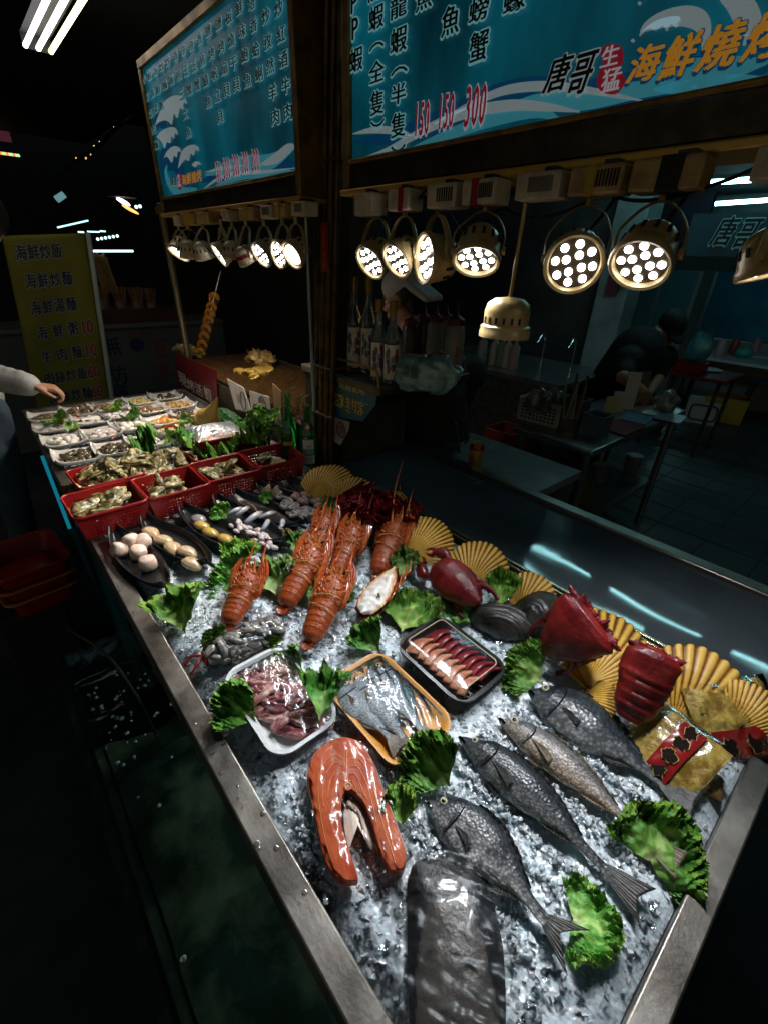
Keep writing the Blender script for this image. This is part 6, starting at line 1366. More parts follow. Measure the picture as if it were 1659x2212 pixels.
# ================================================================ GRILL
gmet = mat('sooty_steel', (.035, .028, .022), .5, .6, (.09, .06, .035), 20, bump=.3); gnet = mat('grill_net', (.24, .12, .04), .35, .6, (.10, .05, .02), 60)
t = thing('charcoal_grill', 'long sooty charcoal grill with a wire net behind the far tray', 'grill', (-2.3, 1.2, .7))
b = MB(); b.bb(-3.12, -1.62, .955, 1.44, .55, .70); b.bb(-3.12, -1.62, .955, .967, .70, .935); b.bb(-3.12, -1.62, 1.428, 1.44, .70, .985); b.bb(-3.12, -3.10, .9675, 1.4275, .70, .945); b.bb(-1.64, -1.62, .9675, 1.4275, .70, .945); prt(t, b, 'fire_box', gmet, bevel=.003)
b = MB()
for k in range(74): x = -3.095 + k*.0195; b.tube([(x, .957, .957), (x, 1.43, .957)], .0028, 5)
for k in range(13): y = .965 + k*.038; b.tube([(-3.11, y, .952), (-1.625, y, .952)], .003, 5)
prt(t, b, 'wire_net', gnet)
b = MB(); rk = random.Random(4)
for k in range(240): b.ell((rk.uniform(-3.05, -1.67), rk.uniform(.99, 1.41), rk.uniform(.86, .90)), (.022, .016, .014), 6, nz=.4, nf=40, seed=k, a=.42)
prt(t, b, 'charcoal', mat('charcoal', ramp=[(0, (.004, .004, .004)), (.55, (.012, .010, .009)), (.75, (.5, .07, .005)), (1, (1, .25, .02))], adist=.5, nscale=14, rough=.8, emis=(1, .3, .03), estr=.9))  # orange ember glow added in random patches to warm the grill
for x in (-3.05, -1.7):
    for y in (1.0, 1.40): b = MB(); b.bb(x-.02, x+.02, y-.02, y+.02, 0, .549); prt(t, b, 'leg', gmet)
def panel(name, lab, cat, quad, Y, m, th=.004, parentmat=None):
    q = [PY(*p, Y) for p in quad]; c = sum(q, V())/len(q); t = thing(name, lab, cat, tuple(c)); b = MB(); n_ = len(q)
    b.add(q + [p + V((0, th, 0)) for p in q], [tuple(range(n_-1, -1, -1)), tuple(range(n_, 2*n_))] + [(i, (i+1) % n_, n_+(i+1) % n_, n_+i) for i in range(n_)]); prt(t, b, 'board', m, smooth=False); return t
t = panel('shrimp_sign', 'dark red board with four white characters hung on the front of the grill', 'sign', [(378, 762), (468, 800), (470, 872), (384, 838)], .945, mat('maroon_board', (.15, .012, .014), .4, 0, (.10, .008, .01), 10))
b = MB()
for ch, x, y, w, h in (('現', 225, 205, 70, 150), ('烤', 298, 260, 66, 140), ('活', 372, 300, 66, 140), ('蝦', 455, 345, 68, 165)):
    c = PY(*zs(x, y+12), .9435); w_ = abs(PY(*zs(x+w/2, y), .9435).x - PY(*zs(x-w/2, y), .9435).x); h_ = abs(PY(*zs(x, y+h/2), .9435).z - PY(*zs(x, y-h/2), .9435).z); put(b, ch, c, (1, 0, -.03), UZ_, w_*.9, h_*.72)
prt(t, b, 'lettering', mat('white_paint', (.70, .66, .60), .5), smooth=False)
card = mat('white_card', (.42, .38, .34), .5, 0, (.34, .30, .26), 20); blue = mat('badge_blue', (.03, .07, .14), .4); pinkr = mat('badge_red', (.35, .03, .05), .4)
def badge(t, c, r, Y):
    for nm, r0, r1, m, k in (('badge_ring', r*.74, r, blue, 0), ('badge_disc', 0, r*.60, pinkr, 0)):
        b = MB(); n_ = 28; vs = [];
        for i in range(n_):
            a = i/n_*6.2832; vs += [c + V((r0*math.cos(a), -.002, r0*math.sin(a)*1.15)), c + V((r1*math.cos(a), -.002, r1*math.sin(a)*1.15))]
        b.add(vs, [(2*i, 2*i+1, (2*i+3) % (2*n_), (2*i+2) % (2*n_)) for i in range(n_)]); prt(t, b, nm, m, smooth=False)
    b = MB(); put(b, '台', c + V((0, -.004, 0)), UX_, UZ_, r*.6, r*.75); prt(t, b, 'badge_mark', card, smooth=False)
t = panel('hanging_card', 'white card with a faint pink seal and an oval, clipped under the grill net', 'card', [zs(625, 210), zs(772, 292), zs(845, 515), zs(705, 485)], .948, card); c = PY(*zs(775, 410), .948)
b = MB(); b.tube([c + V((.028*math.cos(a), -.003, .045*math.sin(a))) for a in [i/24*6.2832 for i in range(25)]], .0018, 5); prt(t, b, 'oval', M['blackmatte']); c = PY(*zs(728, 395), .947); b = MB(); put(b, '印', c, UX_, UZ_, .028, .05); prt(t, b, 'seal', pinkr, smooth=False)
t = panel('hanging_card', 'white card with a round blue and red badge under the grill net', 'card', [zs(825, 318), zs(1000, 375), zs(1018, 530), zs(845, 520)], .944, card); badge(t, PY(*zs(948, 455), .944), .040, .944)
t = panel('hanging_card', 'plain brown cardboard panel at the near end of the grill front', 'card', [zs(1030, 250), zs(1112, 325), zs(1115, 590), zs(1062, 560)], .950, mat('brown_card', (.18, .11, .05), .6))
foil = mat('crumpled_foil_bag', (.34, .20, .06), .3, .2, (.55, .36, .12), 30, bump=.8, bscale=60, coat=.4)
def lump(name, lab, cat, at, z, r, m, seed, nz=.35, nf=25, grp=None, rz=0):
    b = MB(); b.ell((0, 0, 0), r, 26, nz=nz, nf=nf, seed=seed); o = b.build(name, m, angle=30); o.matrix_world = Tr(P(*at, z)) @ Rz(rz); return tag(o, lab, cat, grp)
lump('foil_parcel', 'crumpled golden parcel at the back of the grill', 'food parcel', (566, 776), .985, (.13, .07, .05), foil, 3, .6, 45)
lump('foil_parcel', 'flat golden packet on the far corner of the grill beside the shrimp skewer', 'food parcel', (404, 757), .985, (.17, .06, .035), foil, 8, .6, 40)
shr = mat('grilled_shrimp', (.40, .22, .03), .3, 0, (.58, .38, .08), 40, coat=.4, bump=.3); shro = mat('orange_shrimp', (.70, .22, .012), .28, 0, (.80, .38, .04), 50, coat=.4)
b = MB(); pts = crom([(.022, 0, -.006), (.020, 0, .012), (.004, 0, .020), (-.014, 0, .012), (-.020, 0, -.006), (-.010, 0, -.016)], 4); b.tube(pts, [.004 + .0065*math.sin(math.pi*min(1, .12+i/22)) for i in range(21)], 9)
for s in (-1, 1): b.prism([(0, -.002), (.014, -.007), (.017, .001), (0, .003)], -.001, .001, 0, Tr(-.010, 0, -.016) @ Rx(R(90)) @ Rz(R(-60 + 30*s)))
for k in range(5): b.tube(crom([(.016-.007*k, 0, .004), (.016-.007*k, .004, -.010), (.013-.007*k, .006, -.018)], 3), .0010, 4)
SHR = b.build('shrimp', shr); S2 = SHR.copy(); S2.data = SHR.data.copy(); S2.data.materials[0] = shro; COL.objects.link(S2)
rk = random.Random(9)
for k in range(15):
    p = P(548 + rk.uniform(-38, 40), 806 + rk.uniform(-9, 9), .968); o = SHR if k == 0 else SHR.copy()
    if k: COL.objects.link(o)
    o.matrix_world = Tr(p) @ Rz(rk.uniform(0, 6)) @ Rx(R(80)) @ Sc(1.2, 1.2, 1.2); tag(o, 'yellow grilled shrimp lying in the cluster on the grill net', 'shrimp', 'shrimps lying on the grill net')
s0, s1 = P(432, 772, .96), PY(477, 590, 1.22)
t = thing('shrimp_skewer', 'pair of steel skewer rods standing up from the grill', 'skewer', tuple(s0)); sd = (s1-s0).normalized()
for dx in (-.008, .008): b = MB(); b.tube([s0 + V((dx, 0, 0)), s1 + V((dx, 0, .01*(dx > 0)))], .0022, 7); prt(t, b, 'rod', mat('rod_steel', (.6, .58, .55), .25, .9))
for k, f in enumerate((.05, .17, .29, .40, .52, .61, .70, .83)):
    o = S2 if k == 0 else S2.copy()
    if k: COL.objects.link(o)
    p = s0 + (s1-s0)*f*.86; o.matrix_world = frame(p, V((.8, .5, .15 + .1*rk.random())), sd) @ Sc(1.35, 1.35, 1.35); tag(o, 'orange shrimp threaded on the upright skewer' , 'shrimp', 'orange shrimps on the upright skewer')
# ================================================================ CONDIMENT SHELF BEHIND THE POST
dk = mat('dull_gold_steel', (.12, .10, .065), .42, .5, (.07, .055, .035), 14, bump=.15)
t = thing('condiment_stand', 'dull brown metal stand with an overhanging shelf and rail behind the post', 'stand', (-1.6, 1.2, .8))
b = MB(); b.bb(-1.62, -1.44, 1.0, 1.39, .80, 1.02); prt(t, b, 'pedestal', dk, bevel=.004)
b = MB(); vs = [(-1.62, .985, 1.021), (-1.44, .985, 1.021), (-1.165, .985, 1.135), (-1.165, .985, 1.152), (-1.62, .985, 1.152)]; b.add([V(v) for v in vs] + [V((x, 1.42, z)) for x, y, z in vs], [(4, 3, 2, 1, 0), (5, 6, 7, 8, 9)] + [(i, (i+1) % 5, 5+(i+1) % 5, 5+i) for i in range(5)]); prt(t, b, 'hopper', mat('stand_dark', (.012, .010, .008), .6, .3), smooth=False)
b = MB(); b.bb(-1.63, -1.14, .975, 1.435, 1.153, 1.180); prt(t, b, 'shelf', dk, bevel=.005)
for y in (.985, 1.42):
    b = MB(); b.tube(crom([(-1.46, y, 1.18), (-1.455, y, 1.215), (-1.43, y, 1.235), (-1.20, y, 1.235), (-1.165, y, 1.22), (-1.155, y, 1.18)], 6), .005, 8); prt(t, b, 'rail', M['brass'])
zc = lambda x, y: ((1150+.4521*x)/1.7589, (1000+.4521*y)/1.7589)
YP = .9815
def pq(x, y, Y=YP): return PY(*zc(x, y), Y)
quad = [zc(268, 915), zc(628, 1055), zc(612, 1190), zc(505, 1330), zc(252, 1290)]
t = panel('payment_sign', 'blue payment sign with yellow characters on the front of the condiment stand', 'sign', quad, YP, mat('payment_blue', (.012, .10, .18), .35, 0, (.01, .08, .14), 12), th=.003)
ylw = mat('payment_yellow', (.70, .46, .04), .45); 
def line(t, nm, s, x0, y0, x1, y1, h, m, bold=.012, Y=YP-.002):
    b = MB(); n_ = len(s)
    for i, ch in enumerate(s):
        f = (i+.5)/n_; x, y = x0+(x1-x0)*f, y0+(y1-y0)*f; w_ = abs(pq(x0+(x1-x0)/n_, y, Y).x - pq(x0, y, Y).x)*.88; put(b, ch, pq(x, y, Y), UX_, UZ_, w_ if ch != 'I' else w_*.25, abs(pq(x, y-h/2, Y).z - pq(x, y+h/2, Y).z), 0, 0, bold)
    prt(t, b, nm, m, smooth=False)
line(t, 'welcome_lettering', '欢迎使用', 302, 1010, 520, 1075, 76, ylw); line(t, 'name_lettering', '支付宝', 358, 1165, 515, 1215, 95, ylw); line(t, 'latin_lettering', 'ALIPAY', 362, 1232, 505, 1272, 30, ylw, .006); line(t, 'mark_lettering', 'TM', 520, 1182, 545, 1192, 16, ylw, 0)
a_, c_ = pq(260, 1075), pq(350, 1225); b = MB(); b.T = Tr((a_+c_)/2 - V((0, .002, 0))) @ Rx(R(90)); b.prism(rrect(abs(c_.x-a_.x), abs(c_.z-a_.z)*.86, .012), -.0008, .0008); prt(t, b, 'logo_square', ylw, smooth=False)
b = MB(); put(b, '支', (a_+c_)/2 - V((0, .0045, 0)), UX_, UZ_, abs(c_.x-a_.x)*.85, abs(c_.z-a_.z)*.75, 0, 0, .035); prt(t, b, 'logo_mark', mat('payment_dark', (.01, .06, .11), .4), smooth=False)
t = panel('round_badge_sticker', 'pale pennant sticker with a round blue and red badge below the payment sign', 'sticker', [zc(256, 1290), zc(395, 1335), zc(388, 1400), zc(318, 1530), zc(250, 1490)], .982, card, th=.002); badge(t, pq(325, 1400, .981), .030, .98)
clearg = mat('clear_glass', (.55, .66, .68), .04, 0, trans=.92, ior=1.45); goldcap = mat('gold_cap', (.32, .20, .04), .35, .5); lbl = mat('liquor_label', (.80, .74, .66), .45, 0, (.72, .60, .44), 40); lred = mat('liquor_red', (.30, .05, .03), .5); lgrey = mat('liquor_grey', (.14, .13, .12), .5); lblue = mat('liquor_blue', (.06, .08, .30), .5)
for x, y, H, r, lab in ((432, 905, .315, .031, 'tall clear liquor bottle with a gold cap, leftmost on the shelf'), (545, 915, .315, .031, 'tall clear liquor bottle second from the left on the shelf'), (628, 975, .255, .030, 'short clear liquor bottle third from the left on the shelf'), (738, 1000, .255, .031, 'short clear liquor bottle nearest the front, next to the plastic bag')):
    p = P(*zc(x, y), 1.181); tb = bottle('liquor_bottle', lab, 'bottle', p, H, r, clearg, 'clear liquor bottles on the condiment shelf', .86, goldcap, .9); a = toC(p)
    z0, z1_ = H*.06, H*.50; wraplabel(tb, 'label', r*1.012, z0, z1_, a-.9, a+.9, lbl)
    b = MB(); rq = random.Random(int(x))
    for s_, m_ in ((-1, 0), (1, 1)):
        for k in range(7):
            aa_ = a + s_*.42 + rq.uniform(-.22, .22); zz = z0 + (z1_-z0)*(.25 + .6*rq.random()); b.grid(lambda u, v: V((r*1.022*math.cos(aa_+(u-.5)*.30), r*1.022*math.sin(aa_+(u-.5)*.30), zz + (v-.5)*.026*(1 - abs(u-.5)*.9)))  , 5, 3); b.mi = m_
    o = b.build('label_picture', [lgrey, lred], tb)
    wraptext(tb, 'label_lettering', '高粱', r*1.03, z0 + (z1_-z0)*.58, .022, a-.1, .55, lblue); wraptext(tb, 'label_lettering', '酒', r*1.03, z0 + (z1_-z0)*.36, .020, a+.05, .5, lblue)
sqz = mat('squeeze_plastic', (.2, .18, .15), .4, 0, trans=.25); redcap = mat('red_nozzle', (.10, .008, .010), .4)
for x, y, H, lab, m in ((1000, 815, .20, 'squeeze sauce bottle with brown sauce behind the plastic bag', mat('brown_sauce', (.12, .08, .03), .4)), (1090, 850, .21, 'beige squeeze bottle with a red nozzle behind the plastic bag', sqz), (1175, 790, .20, 'dim squeeze bottle with a red nozzle at the back of the shelf', sqz), (1240, 975, .235, 'milky squeeze bottle with red print, rightmost on the shelf', mat('milky_plastic', (.26, .23, .20), .4, 0, (.20, .17, .15), 12)), (890, 830, .19, 'black lidded squeeze bottle just right of the liquor bottles', mat('dark_sauce', (.03, .02, .012), .3))):
    p = P(*zc(x, y), 1.181); t = thing('sauce_bottle', lab, 'sauce bottle', p, group='squeeze sauce bottles on the condiment shelf')
    b = MB(); r = .034; b.lathe([(0, 0), (r, 0), (r, H*.72), (r*.8, H*.78), (0, H*.78)], 22); b.build('body', m, t)
    b = MB(); b.lathe([(r*.85, H*.78), (r*.85, H*.86), (r*.5, H*.89), (r*.22, H*.92), (r*.08, H*1.10), (0, H*1.10)], 18); b.build('nozzle', redcap, t)
    if 'print' in lab: wraplabel(t, 'red_print', r*1.01, H*.2, H*.5, toC(p)+.2, toC(p)+.55, mat('faded_red', (.34, .08, .08), .5))
tealp = mat('teal_bag_plastic', (.10, .20, .21), .22, 0, (.24, .36, .36), 14, bump=.6, bscale=40, coat=.5)
b = MB(); b.grid(lambda u, v: (lambda a, th: V((.105*math.cos(a)*math.sin(th)**.5, .07*math.sin(a)*math.sin(th)**.5, .055*math.cos(th))) * (1 + .22*noise.noise(V((math.cos(a)*2.5, math.sin(a)*2.5, th*2)))) )(v*6.2832, .02 + u*3.1), 34, 44, True)
pb = P(*zc(1040, 930), 1.235); o = b.build('plastic_bag', tealp, angle=25); o.matrix_world = Tr(pb) @ Rz(.5); t = tag(o, 'crumpled teal plastic bag lying on the condiment shelf', 'plastic bag')
b = MB(); a = toC(pb)
for i, ch in enumerate('清雅'): put(b, ch, V((-.05 + i*.03, -.072, .018 - i*.004)), (1, .05, -.08), (0, .18, 1), .026, .034)
b.build('print', mat('bag_print', (.02, .04, .05), .4), o, smooth=False)
# ================================================================ BEHIND THE COUNTER
marble = mat('grey_slab', (.16, .165, .17), .4, 0, (.26, .26, .26), 7)
t = thing('side_table', 'pale grey slab table with a soda can on it behind the counter', 'table', (-1.15, 1.66, 0)); b = MB(); b.bb(-1.42, -.80, 1.475, 1.86, .735, .775); prt(t, b, 'top', marble, bevel=.004)
b = MB(); b.bb(-1.40, -.82, 1.49, 1.845, .02, .734); prt(t, b, 'base', mat('table_base', (.10, .105, .11), .5, 0, (.07, .07, .075), 10))
p = P(1024, 1010, .776); t = thing('soda_can', 'yellow and red soda can standing on the grey slab table', 'can', p)
b = MB(); b.lathe([(0, .003), (.024, 0), (.031, .008), (.031, .10), (.026, .112), (.0265, .116), (.024, .116), (.023, .112), (0, .112)], 28); b.build('can', mat('can_yellow', (.42, .27, .02), .3, .3), t); b = MB(); b.lathe([(.0313, .088), (.0313, .102), (.0265, .1115)], 28); b.build('red_band', mat('can_red', (.25, .02, .02), .3, .3), t)
for k in range(4): wraplabel(t, 'red_stripe', .0314, .030 + k*.012, .038 + k*.012, toC(p)-.9+.1*k, toC(p)-.1-.08*k*(k > 1), mat('can_stripe', (.28, .03, .02), .35))
t = thing('balance_scale', 'grey plastic machine with a glass bowl and hose beside the stand', 'machine', P(960, 985, .776)); q = P(945, 945, .80)
b = MB(); b.bb(q.x-.06, q.x+.05, q.y-.01, q.y+.04, .776, .92); b.bb(q.x+.02, q.x+.05, q.y-.008, q.y+.03, .921, .965); prt(t, b, 'housing', mat('grey_housing', (.12, .13, .15), .4), bevel=.008)
b = MB(); b.lathe([(.01, .0), (.045, .02), (.06, .05), (.058, .05), (.04, .02)], 24, Tr(q.x+.10, q.y, .776)); prt(t, b, 'bowl', mat('bowl_blue', (.16, .24, .28), .15, .5)); b = MB(); b.tube(crom([(q.x+.03, q.y, .93), (q.x+.12, q.y-.02, .90), (q.x+.17, q.y-.03, .78)], 6), .006, 8); prt(t, b, 'hose', M['black'])
# prep table
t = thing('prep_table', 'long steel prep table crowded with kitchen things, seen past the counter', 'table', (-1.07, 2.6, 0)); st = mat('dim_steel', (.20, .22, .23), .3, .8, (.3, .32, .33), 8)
b = MB(); b.bb(-1.31, -.86, 2.06, 3.25, .765, .80); prt(t, b, 'top', st, bevel=.008)
b = MB(); b.bb(-1.28, -.90, 2.09, 3.2, .30, .325); prt(t, b, 'shelf', st)
for x in (-1.27, -.90):
    for y in (2.10, 3.2): b = MB(); b.tube([(x, y, 0), (x, y, .764)], .022, 10); prt(t, b, 'leg', st)
def bx(name, lab, cat, c, d, m, rz=0, grp=None, taper=.88, lip=True):
    t = thing(name, lab, cat, M=Tr(c) @ Rz(rz), group=grp); b = MB(); x, y, z = d; w = .006
    for sx, sy, lx, ly in ((0, -1, x, w), (0, 1, x, w), (-1, 0, w, y-2*w-.001), (1, 0, w, y-2*w-.001)): b.box((sx*(x/2-w/2), sy*(y/2-w/2), z/2), (lx, ly, z))
    b.box((0, 0, w/2), (x-2*w-.002, y-2*w-.002, w)); b.build('body', m, t, bevel=.002)
    if lip: b = MB(); b.tube([V((px, py, z)) for px, py in rrect(x+.004, y+.004, .01)] + [V((x/2+.002, y/2-.008, z))], .005, 6); b.build('rim', m, t)
    return t
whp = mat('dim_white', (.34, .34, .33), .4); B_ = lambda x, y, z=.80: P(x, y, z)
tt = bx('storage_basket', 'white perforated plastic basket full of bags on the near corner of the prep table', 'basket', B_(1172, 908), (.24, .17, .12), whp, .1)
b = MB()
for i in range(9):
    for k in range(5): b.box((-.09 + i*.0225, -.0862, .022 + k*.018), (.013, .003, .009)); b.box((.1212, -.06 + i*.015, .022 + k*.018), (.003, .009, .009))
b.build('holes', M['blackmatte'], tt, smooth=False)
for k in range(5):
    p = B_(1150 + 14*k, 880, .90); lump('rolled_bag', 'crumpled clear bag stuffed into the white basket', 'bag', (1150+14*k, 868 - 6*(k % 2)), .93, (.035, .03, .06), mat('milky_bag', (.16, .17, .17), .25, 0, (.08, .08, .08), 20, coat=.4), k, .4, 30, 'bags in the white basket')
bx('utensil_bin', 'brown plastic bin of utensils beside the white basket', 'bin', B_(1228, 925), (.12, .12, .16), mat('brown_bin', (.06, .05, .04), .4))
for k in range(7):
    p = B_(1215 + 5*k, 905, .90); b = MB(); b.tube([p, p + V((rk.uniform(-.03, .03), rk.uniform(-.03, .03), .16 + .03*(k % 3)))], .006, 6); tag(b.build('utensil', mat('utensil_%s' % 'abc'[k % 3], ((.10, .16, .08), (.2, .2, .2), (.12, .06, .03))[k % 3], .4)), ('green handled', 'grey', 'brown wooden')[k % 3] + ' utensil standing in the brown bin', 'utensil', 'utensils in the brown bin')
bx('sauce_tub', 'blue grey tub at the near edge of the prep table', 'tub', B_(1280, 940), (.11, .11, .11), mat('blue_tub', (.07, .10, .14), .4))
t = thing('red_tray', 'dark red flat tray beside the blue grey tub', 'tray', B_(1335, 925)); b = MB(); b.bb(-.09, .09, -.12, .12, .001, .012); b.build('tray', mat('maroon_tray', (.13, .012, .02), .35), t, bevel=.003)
for k, (x, y, lab, m) in enumerate(((1375, 905, 'blue printed menu sheet lying on the prep table', (.06, .14, .20)), (1420, 893, 'white paper sheet lying on the prep table', (.40, .42, .42)), (1445, 905, 'grey phone sized pad at the edge of the prep table', (.10, .11, .12)))):
    b = MB(); b.bb(-.07, .07, -.10, .10, .002 + k*.003, .006 + k*.003); tag(b.build('paper', mat('sheet_%s' % 'abc'[k], m, .4)), lab, 'paper').matrix_world = Tr(B_(x, y)) @ Rz(.15)
for k, (x, y, h, lab, m) in enumerate(((1330, 868, .12, 'small white card standing on the prep table', (.36, .37, .36)), (1352, 862, .22, 'tall white menu card standing on the prep table', (.40, .42, .44)), (1375, 850, .20, 'brown cardboard menu card behind the white one', (.05, .03, .02)), (1315, 872, .10, 'yellowish card standing on the prep table', (.32, .30, .14)))):
    b = MB(); b.bb(-.035, .035, -.004, .004, 0, h); o = tag(b.build('menu_card', mat('card_%s' % 'abcd'[k], m, .4), bevel=.001), lab, 'card'); o.matrix_world = Tr(B_(x, y + 22)) @ Rz(.5) @ Rx(R(-8))
lump('waste_bag', 'translucent bag of orange and yellow scraps hanging at the prep table end', 'bag', (1215, 1060), .48, (.17, .15, .19), mat('scrap_bag', (.035, .03, .025), .3, 0, (.13, .075, .015), 6, coat=.3), 2, .25, 6)
for k in range(3):
    b = MB()
    for i in range(9): b.lathe([(.03, .012*i), (.055, .012*i+.03), (.053, .012*i+.03), (.028, .012*i+.003)], 18)
    tag(b.build('bowl_stack', mat('bowl_white', (.26, .26, .26), .35)), ('stack of white bowls on the shelf right of the waste bag', 'lower stack of white bowls near the floor', 'white bowls stacked under the middle of the prep table')[k], 'bowls').matrix_world = Tr(P(*((1288, 1042), (1275, 1105), (1360, 1020))[k], (.33, .20, .33)[k]))
lump('plastic_bag', 'clear knotted bag at the far end of the prep table', 'plastic bag', (1440, 868), .86, (.07, .07, .06), mat('clear_bag_dim', (.20, .21, .21), .2, 0, (.1, .1, .1), 14, coat=.5), 5, .4, 18)
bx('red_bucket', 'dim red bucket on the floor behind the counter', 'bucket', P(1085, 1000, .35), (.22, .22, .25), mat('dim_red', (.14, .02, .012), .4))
# stove bench with bottles
t = thing('stove_bench', 'dark kitchen bench with taps and a sink behind the cook', 'bench', (-2.0, 3.2, 0)); b = MB(); b.bb(-2.9, -1.55, 2.85, 3.6, .02, .84); prt(t, b, 'cabinet', M['darksteel']); b = MB(); b.bb(-2.92, -1.5, 2.83, 3.62, .841, .875); prt(t, b, 'top', st)
for x in (-1.95, -1.70):
    b = MB(); b.tube(crom([(x, 3.3, .875), (x, 3.3, 1.05), (x+.02, 3.22, 1.11), (x+.03, 3.14, 1.06)], 5), .010, 8); prt(t, b, 'tap', mat('chrome', (.7, .7, .7), .15, 1))
for k, (x, y) in enumerate(((1062, 648), (1078, 650), (1092, 648), (1108, 650), (1035, 640))):
    p = PY(x + 20, y + 12, 3.0); t = thing('kitchen_bottle', ('small milky sauce bottle on the dark kitchen bench, one of a dim row'), 'bottle', (p.x, 3.0, .876), group='dim sauce bottles on the kitchen bench'); b = MB(); b.lathe([(0, 0), (.035, 0), (.035, .15), (.012, .18), (.005, .23), (0, .23)], 16); b.build('body', mat('milky_%s' % 'abcde'[k], ((.30, .30, .28), (.1, .2, .12), (.3, .3, .28), (.28, .2, .18), (.2, .2, .2))[k], .4), t)
# ================================================================ SHOP INTERIOR
wallm = mat('shop_wall', (.05, .085, .095), .6, 0, (.08, .12, .13), 3); bluem = mat('blue_mural', (.012, .16, .30), .5, 0, (.02, .30, .46), 3.5, lo=.35, hi=.7)
def wall(nm, lab, x0, x1, y0, y1, z0, z1, m):
    b = MB(); b.bb(x0, x1, y0, y1, z0, z1); return tag(b.build(nm, m, smooth=False), lab, 'wall')
wall('shop_wall', 'far back wall of the lit eating shop', -8, 6, 13.0, 13.15, 0, 3.2, wallm)
wall('side_wall', 'dark side wall behind the grill and the cook', -8, -3.15, 2.6, 2.75, 0, 3.2, mat('dark_wall', (.010, .010, .011), .8, 0, (.016, .015, .014), 3))
wall('kitchen_wall', 'dark kitchen wall behind the stove bench', -3.14, -2.1, 4.6, 4.72, 0, 3.2, mat('kitchen_wall', (.04, .05, .055), .6, 0, (.07, .08, .085), 4))
b = MB(); b.bb(-8, 6, 1.9, 13.15, 3.0, 3.1); tag(b.build('shop_ceiling', mat('ceiling', (.03, .042, .046), .8)), kind='structure')
b = MB(); b.bb(-8, 3, -1.0, 1.85, 2.72, 2.78); tag(b.build('awning', M['blackmatte']), 'black awning roof stretched over the stall and the aisle', 'awning')
pp = PT(1332, 640, 4.2); b = MB(); b.bb(pp.x-.14, pp.x+.14, pp.y-.14, pp.y+.14, 0, 3.0)
tag(b.build('pillar', mat('teal_pillar', (.34, .46, .48), .5, 0, (.22, .32, .34), 4), bevel=.01), 'pale teal square pillar between kitchen and eating shop', 'pillar')
pb = MB(); q = pp + V((.0, -.145, 0)); pb.bb(q.x-.05, q.x+.06, q.y-.012, q.y, 1.35, 1.75); tag(pb.build('notice', mat('pink_notice', (.18, .05, .09), .5)), 'faded pink notice on the front of the teal pillar', 'notice')
pb = MB(); pb.bb(q.x+.07, q.x+.13, q.y-.05, q.y, 1.45, 1.7); tag(pb.build('meter_box', whp), 'small white box mounted on the teal pillar', 'box')
b = MB(); a_ = PY(1555, 580, 7.5); c_ = PY(1800, 735, 7.5); b.bb(a_.x, c_.x, 7.5, 7.55, c_.z - .1, a_.z + .2); tag(b.build('blue_mural', bluem, smooth=False), 'bright blue painted mural panel on the shop wall', 'mural')
b = MB(); b.bb(a_.x-.4, c_.x, 7.44, 7.56, 0.0, c_.z - .13); tag(b.build('wainscot', mat('pale_wainscot', (.30, .31, .31), .5), smooth=False), 'pale low wall below the blue mural', 'wall')
a_ = PY(1375, 425, 5.6); c_ = PY(1500, 560, 5.6); b = MB(); b.bb(a_.x, c_.x, 5.6, 5.65, c_.z, a_.z); tag(b.build('blue_poster', mat('poster_blue', (.01, .07, .13), .5, 0, (.06, .03, .03), 4), smooth=False), 'dark blue poster left of the shop name board', 'poster')
a_ = PY(1498, 462, 4.4); c_ = PY(1720, 556, 4.4)
t = thing('name_board', 'inner shop board with two white outlined brush characters', 'sign', ((a_.x+c_.x)/2, 4.4, c_.z)); b = MB(); b.bb(a_.x, c_.x, 4.4, 4.44, c_.z, a_.z); prt(t, b, 'board', mat('board_art', (.03, .085, .11), .5, 0, (.06, .025, .02), 5, lo=.5, hi=.7), smooth=False)
for nm, m, off, Y in (('lettering_outline', mat('outline_teal', (.40, .62, .62), .5), .05, 4.396), ('lettering', mat('lettering_dark', (.01, .03, .035), .5), .015, 4.393)):
    b = MB()
    for ch, x, y, w, h in (('唐', 1565, 500, 42, 62), ('哥', 1611, 508, 42, 66)):
        w_ = abs(PY(x+w/2, y, Y).x - PY(x-w/2, y, Y).x); h_ = abs(PY(x, y-h/2, Y).z - PY(x, y+h/2, Y).z); put(b, ch, PY(x, y, Y), UX_, UZ_, w_, h_, off, .2)
    prt(t, b, nm, m, smooth=False)
b = MB(); b.bb(a_.x-.1, c_.x+.3, 4.38, 4.46, c_.z-.10, c_.z-.005); prt(t, b, 'beam', M['blackmatte'])
tubeT = glow('shop_tube_glow', (.42, .95, 1), 19)
for lab, p0, p1 in (('shop ceiling tube light, the left and upper of two', P(1503, 396, 2.72), P(1640, 387, 2.72)), ('shop ceiling tube light running off the right edge', P(1545, 440, 2.72), P(1720, 428, 2.72)),
        *((w + ' of the ceiling tubes mirrored in the steel worktop', V((x0, y, 2.72)), V((x1, y, 2.72))) for w, x0, x1, y in (('leftmost in the rear row', -2.0, -1.37, 4.0), ('middle one in the rear row', -1.15, -.36, 3.97), ('rightmost in the rear row', -.12, .6, 3.92), ('long one in the front row', -1.85, -.68, 3.58)))):
    t = thing('tube_light', lab, 'tube light', tuple((p0+p1)/2)); b = MB(); b.tube([p0, p1], .012 if 'mirrored' in lab else .035, 10); prt(t, b, 'tube', tubeT); b = MB(); b.tube([p0 + V((0, .0, .06)), p1 + V((0, 0, .06))], .04, 4); prt(t, b, 'batten', whp)
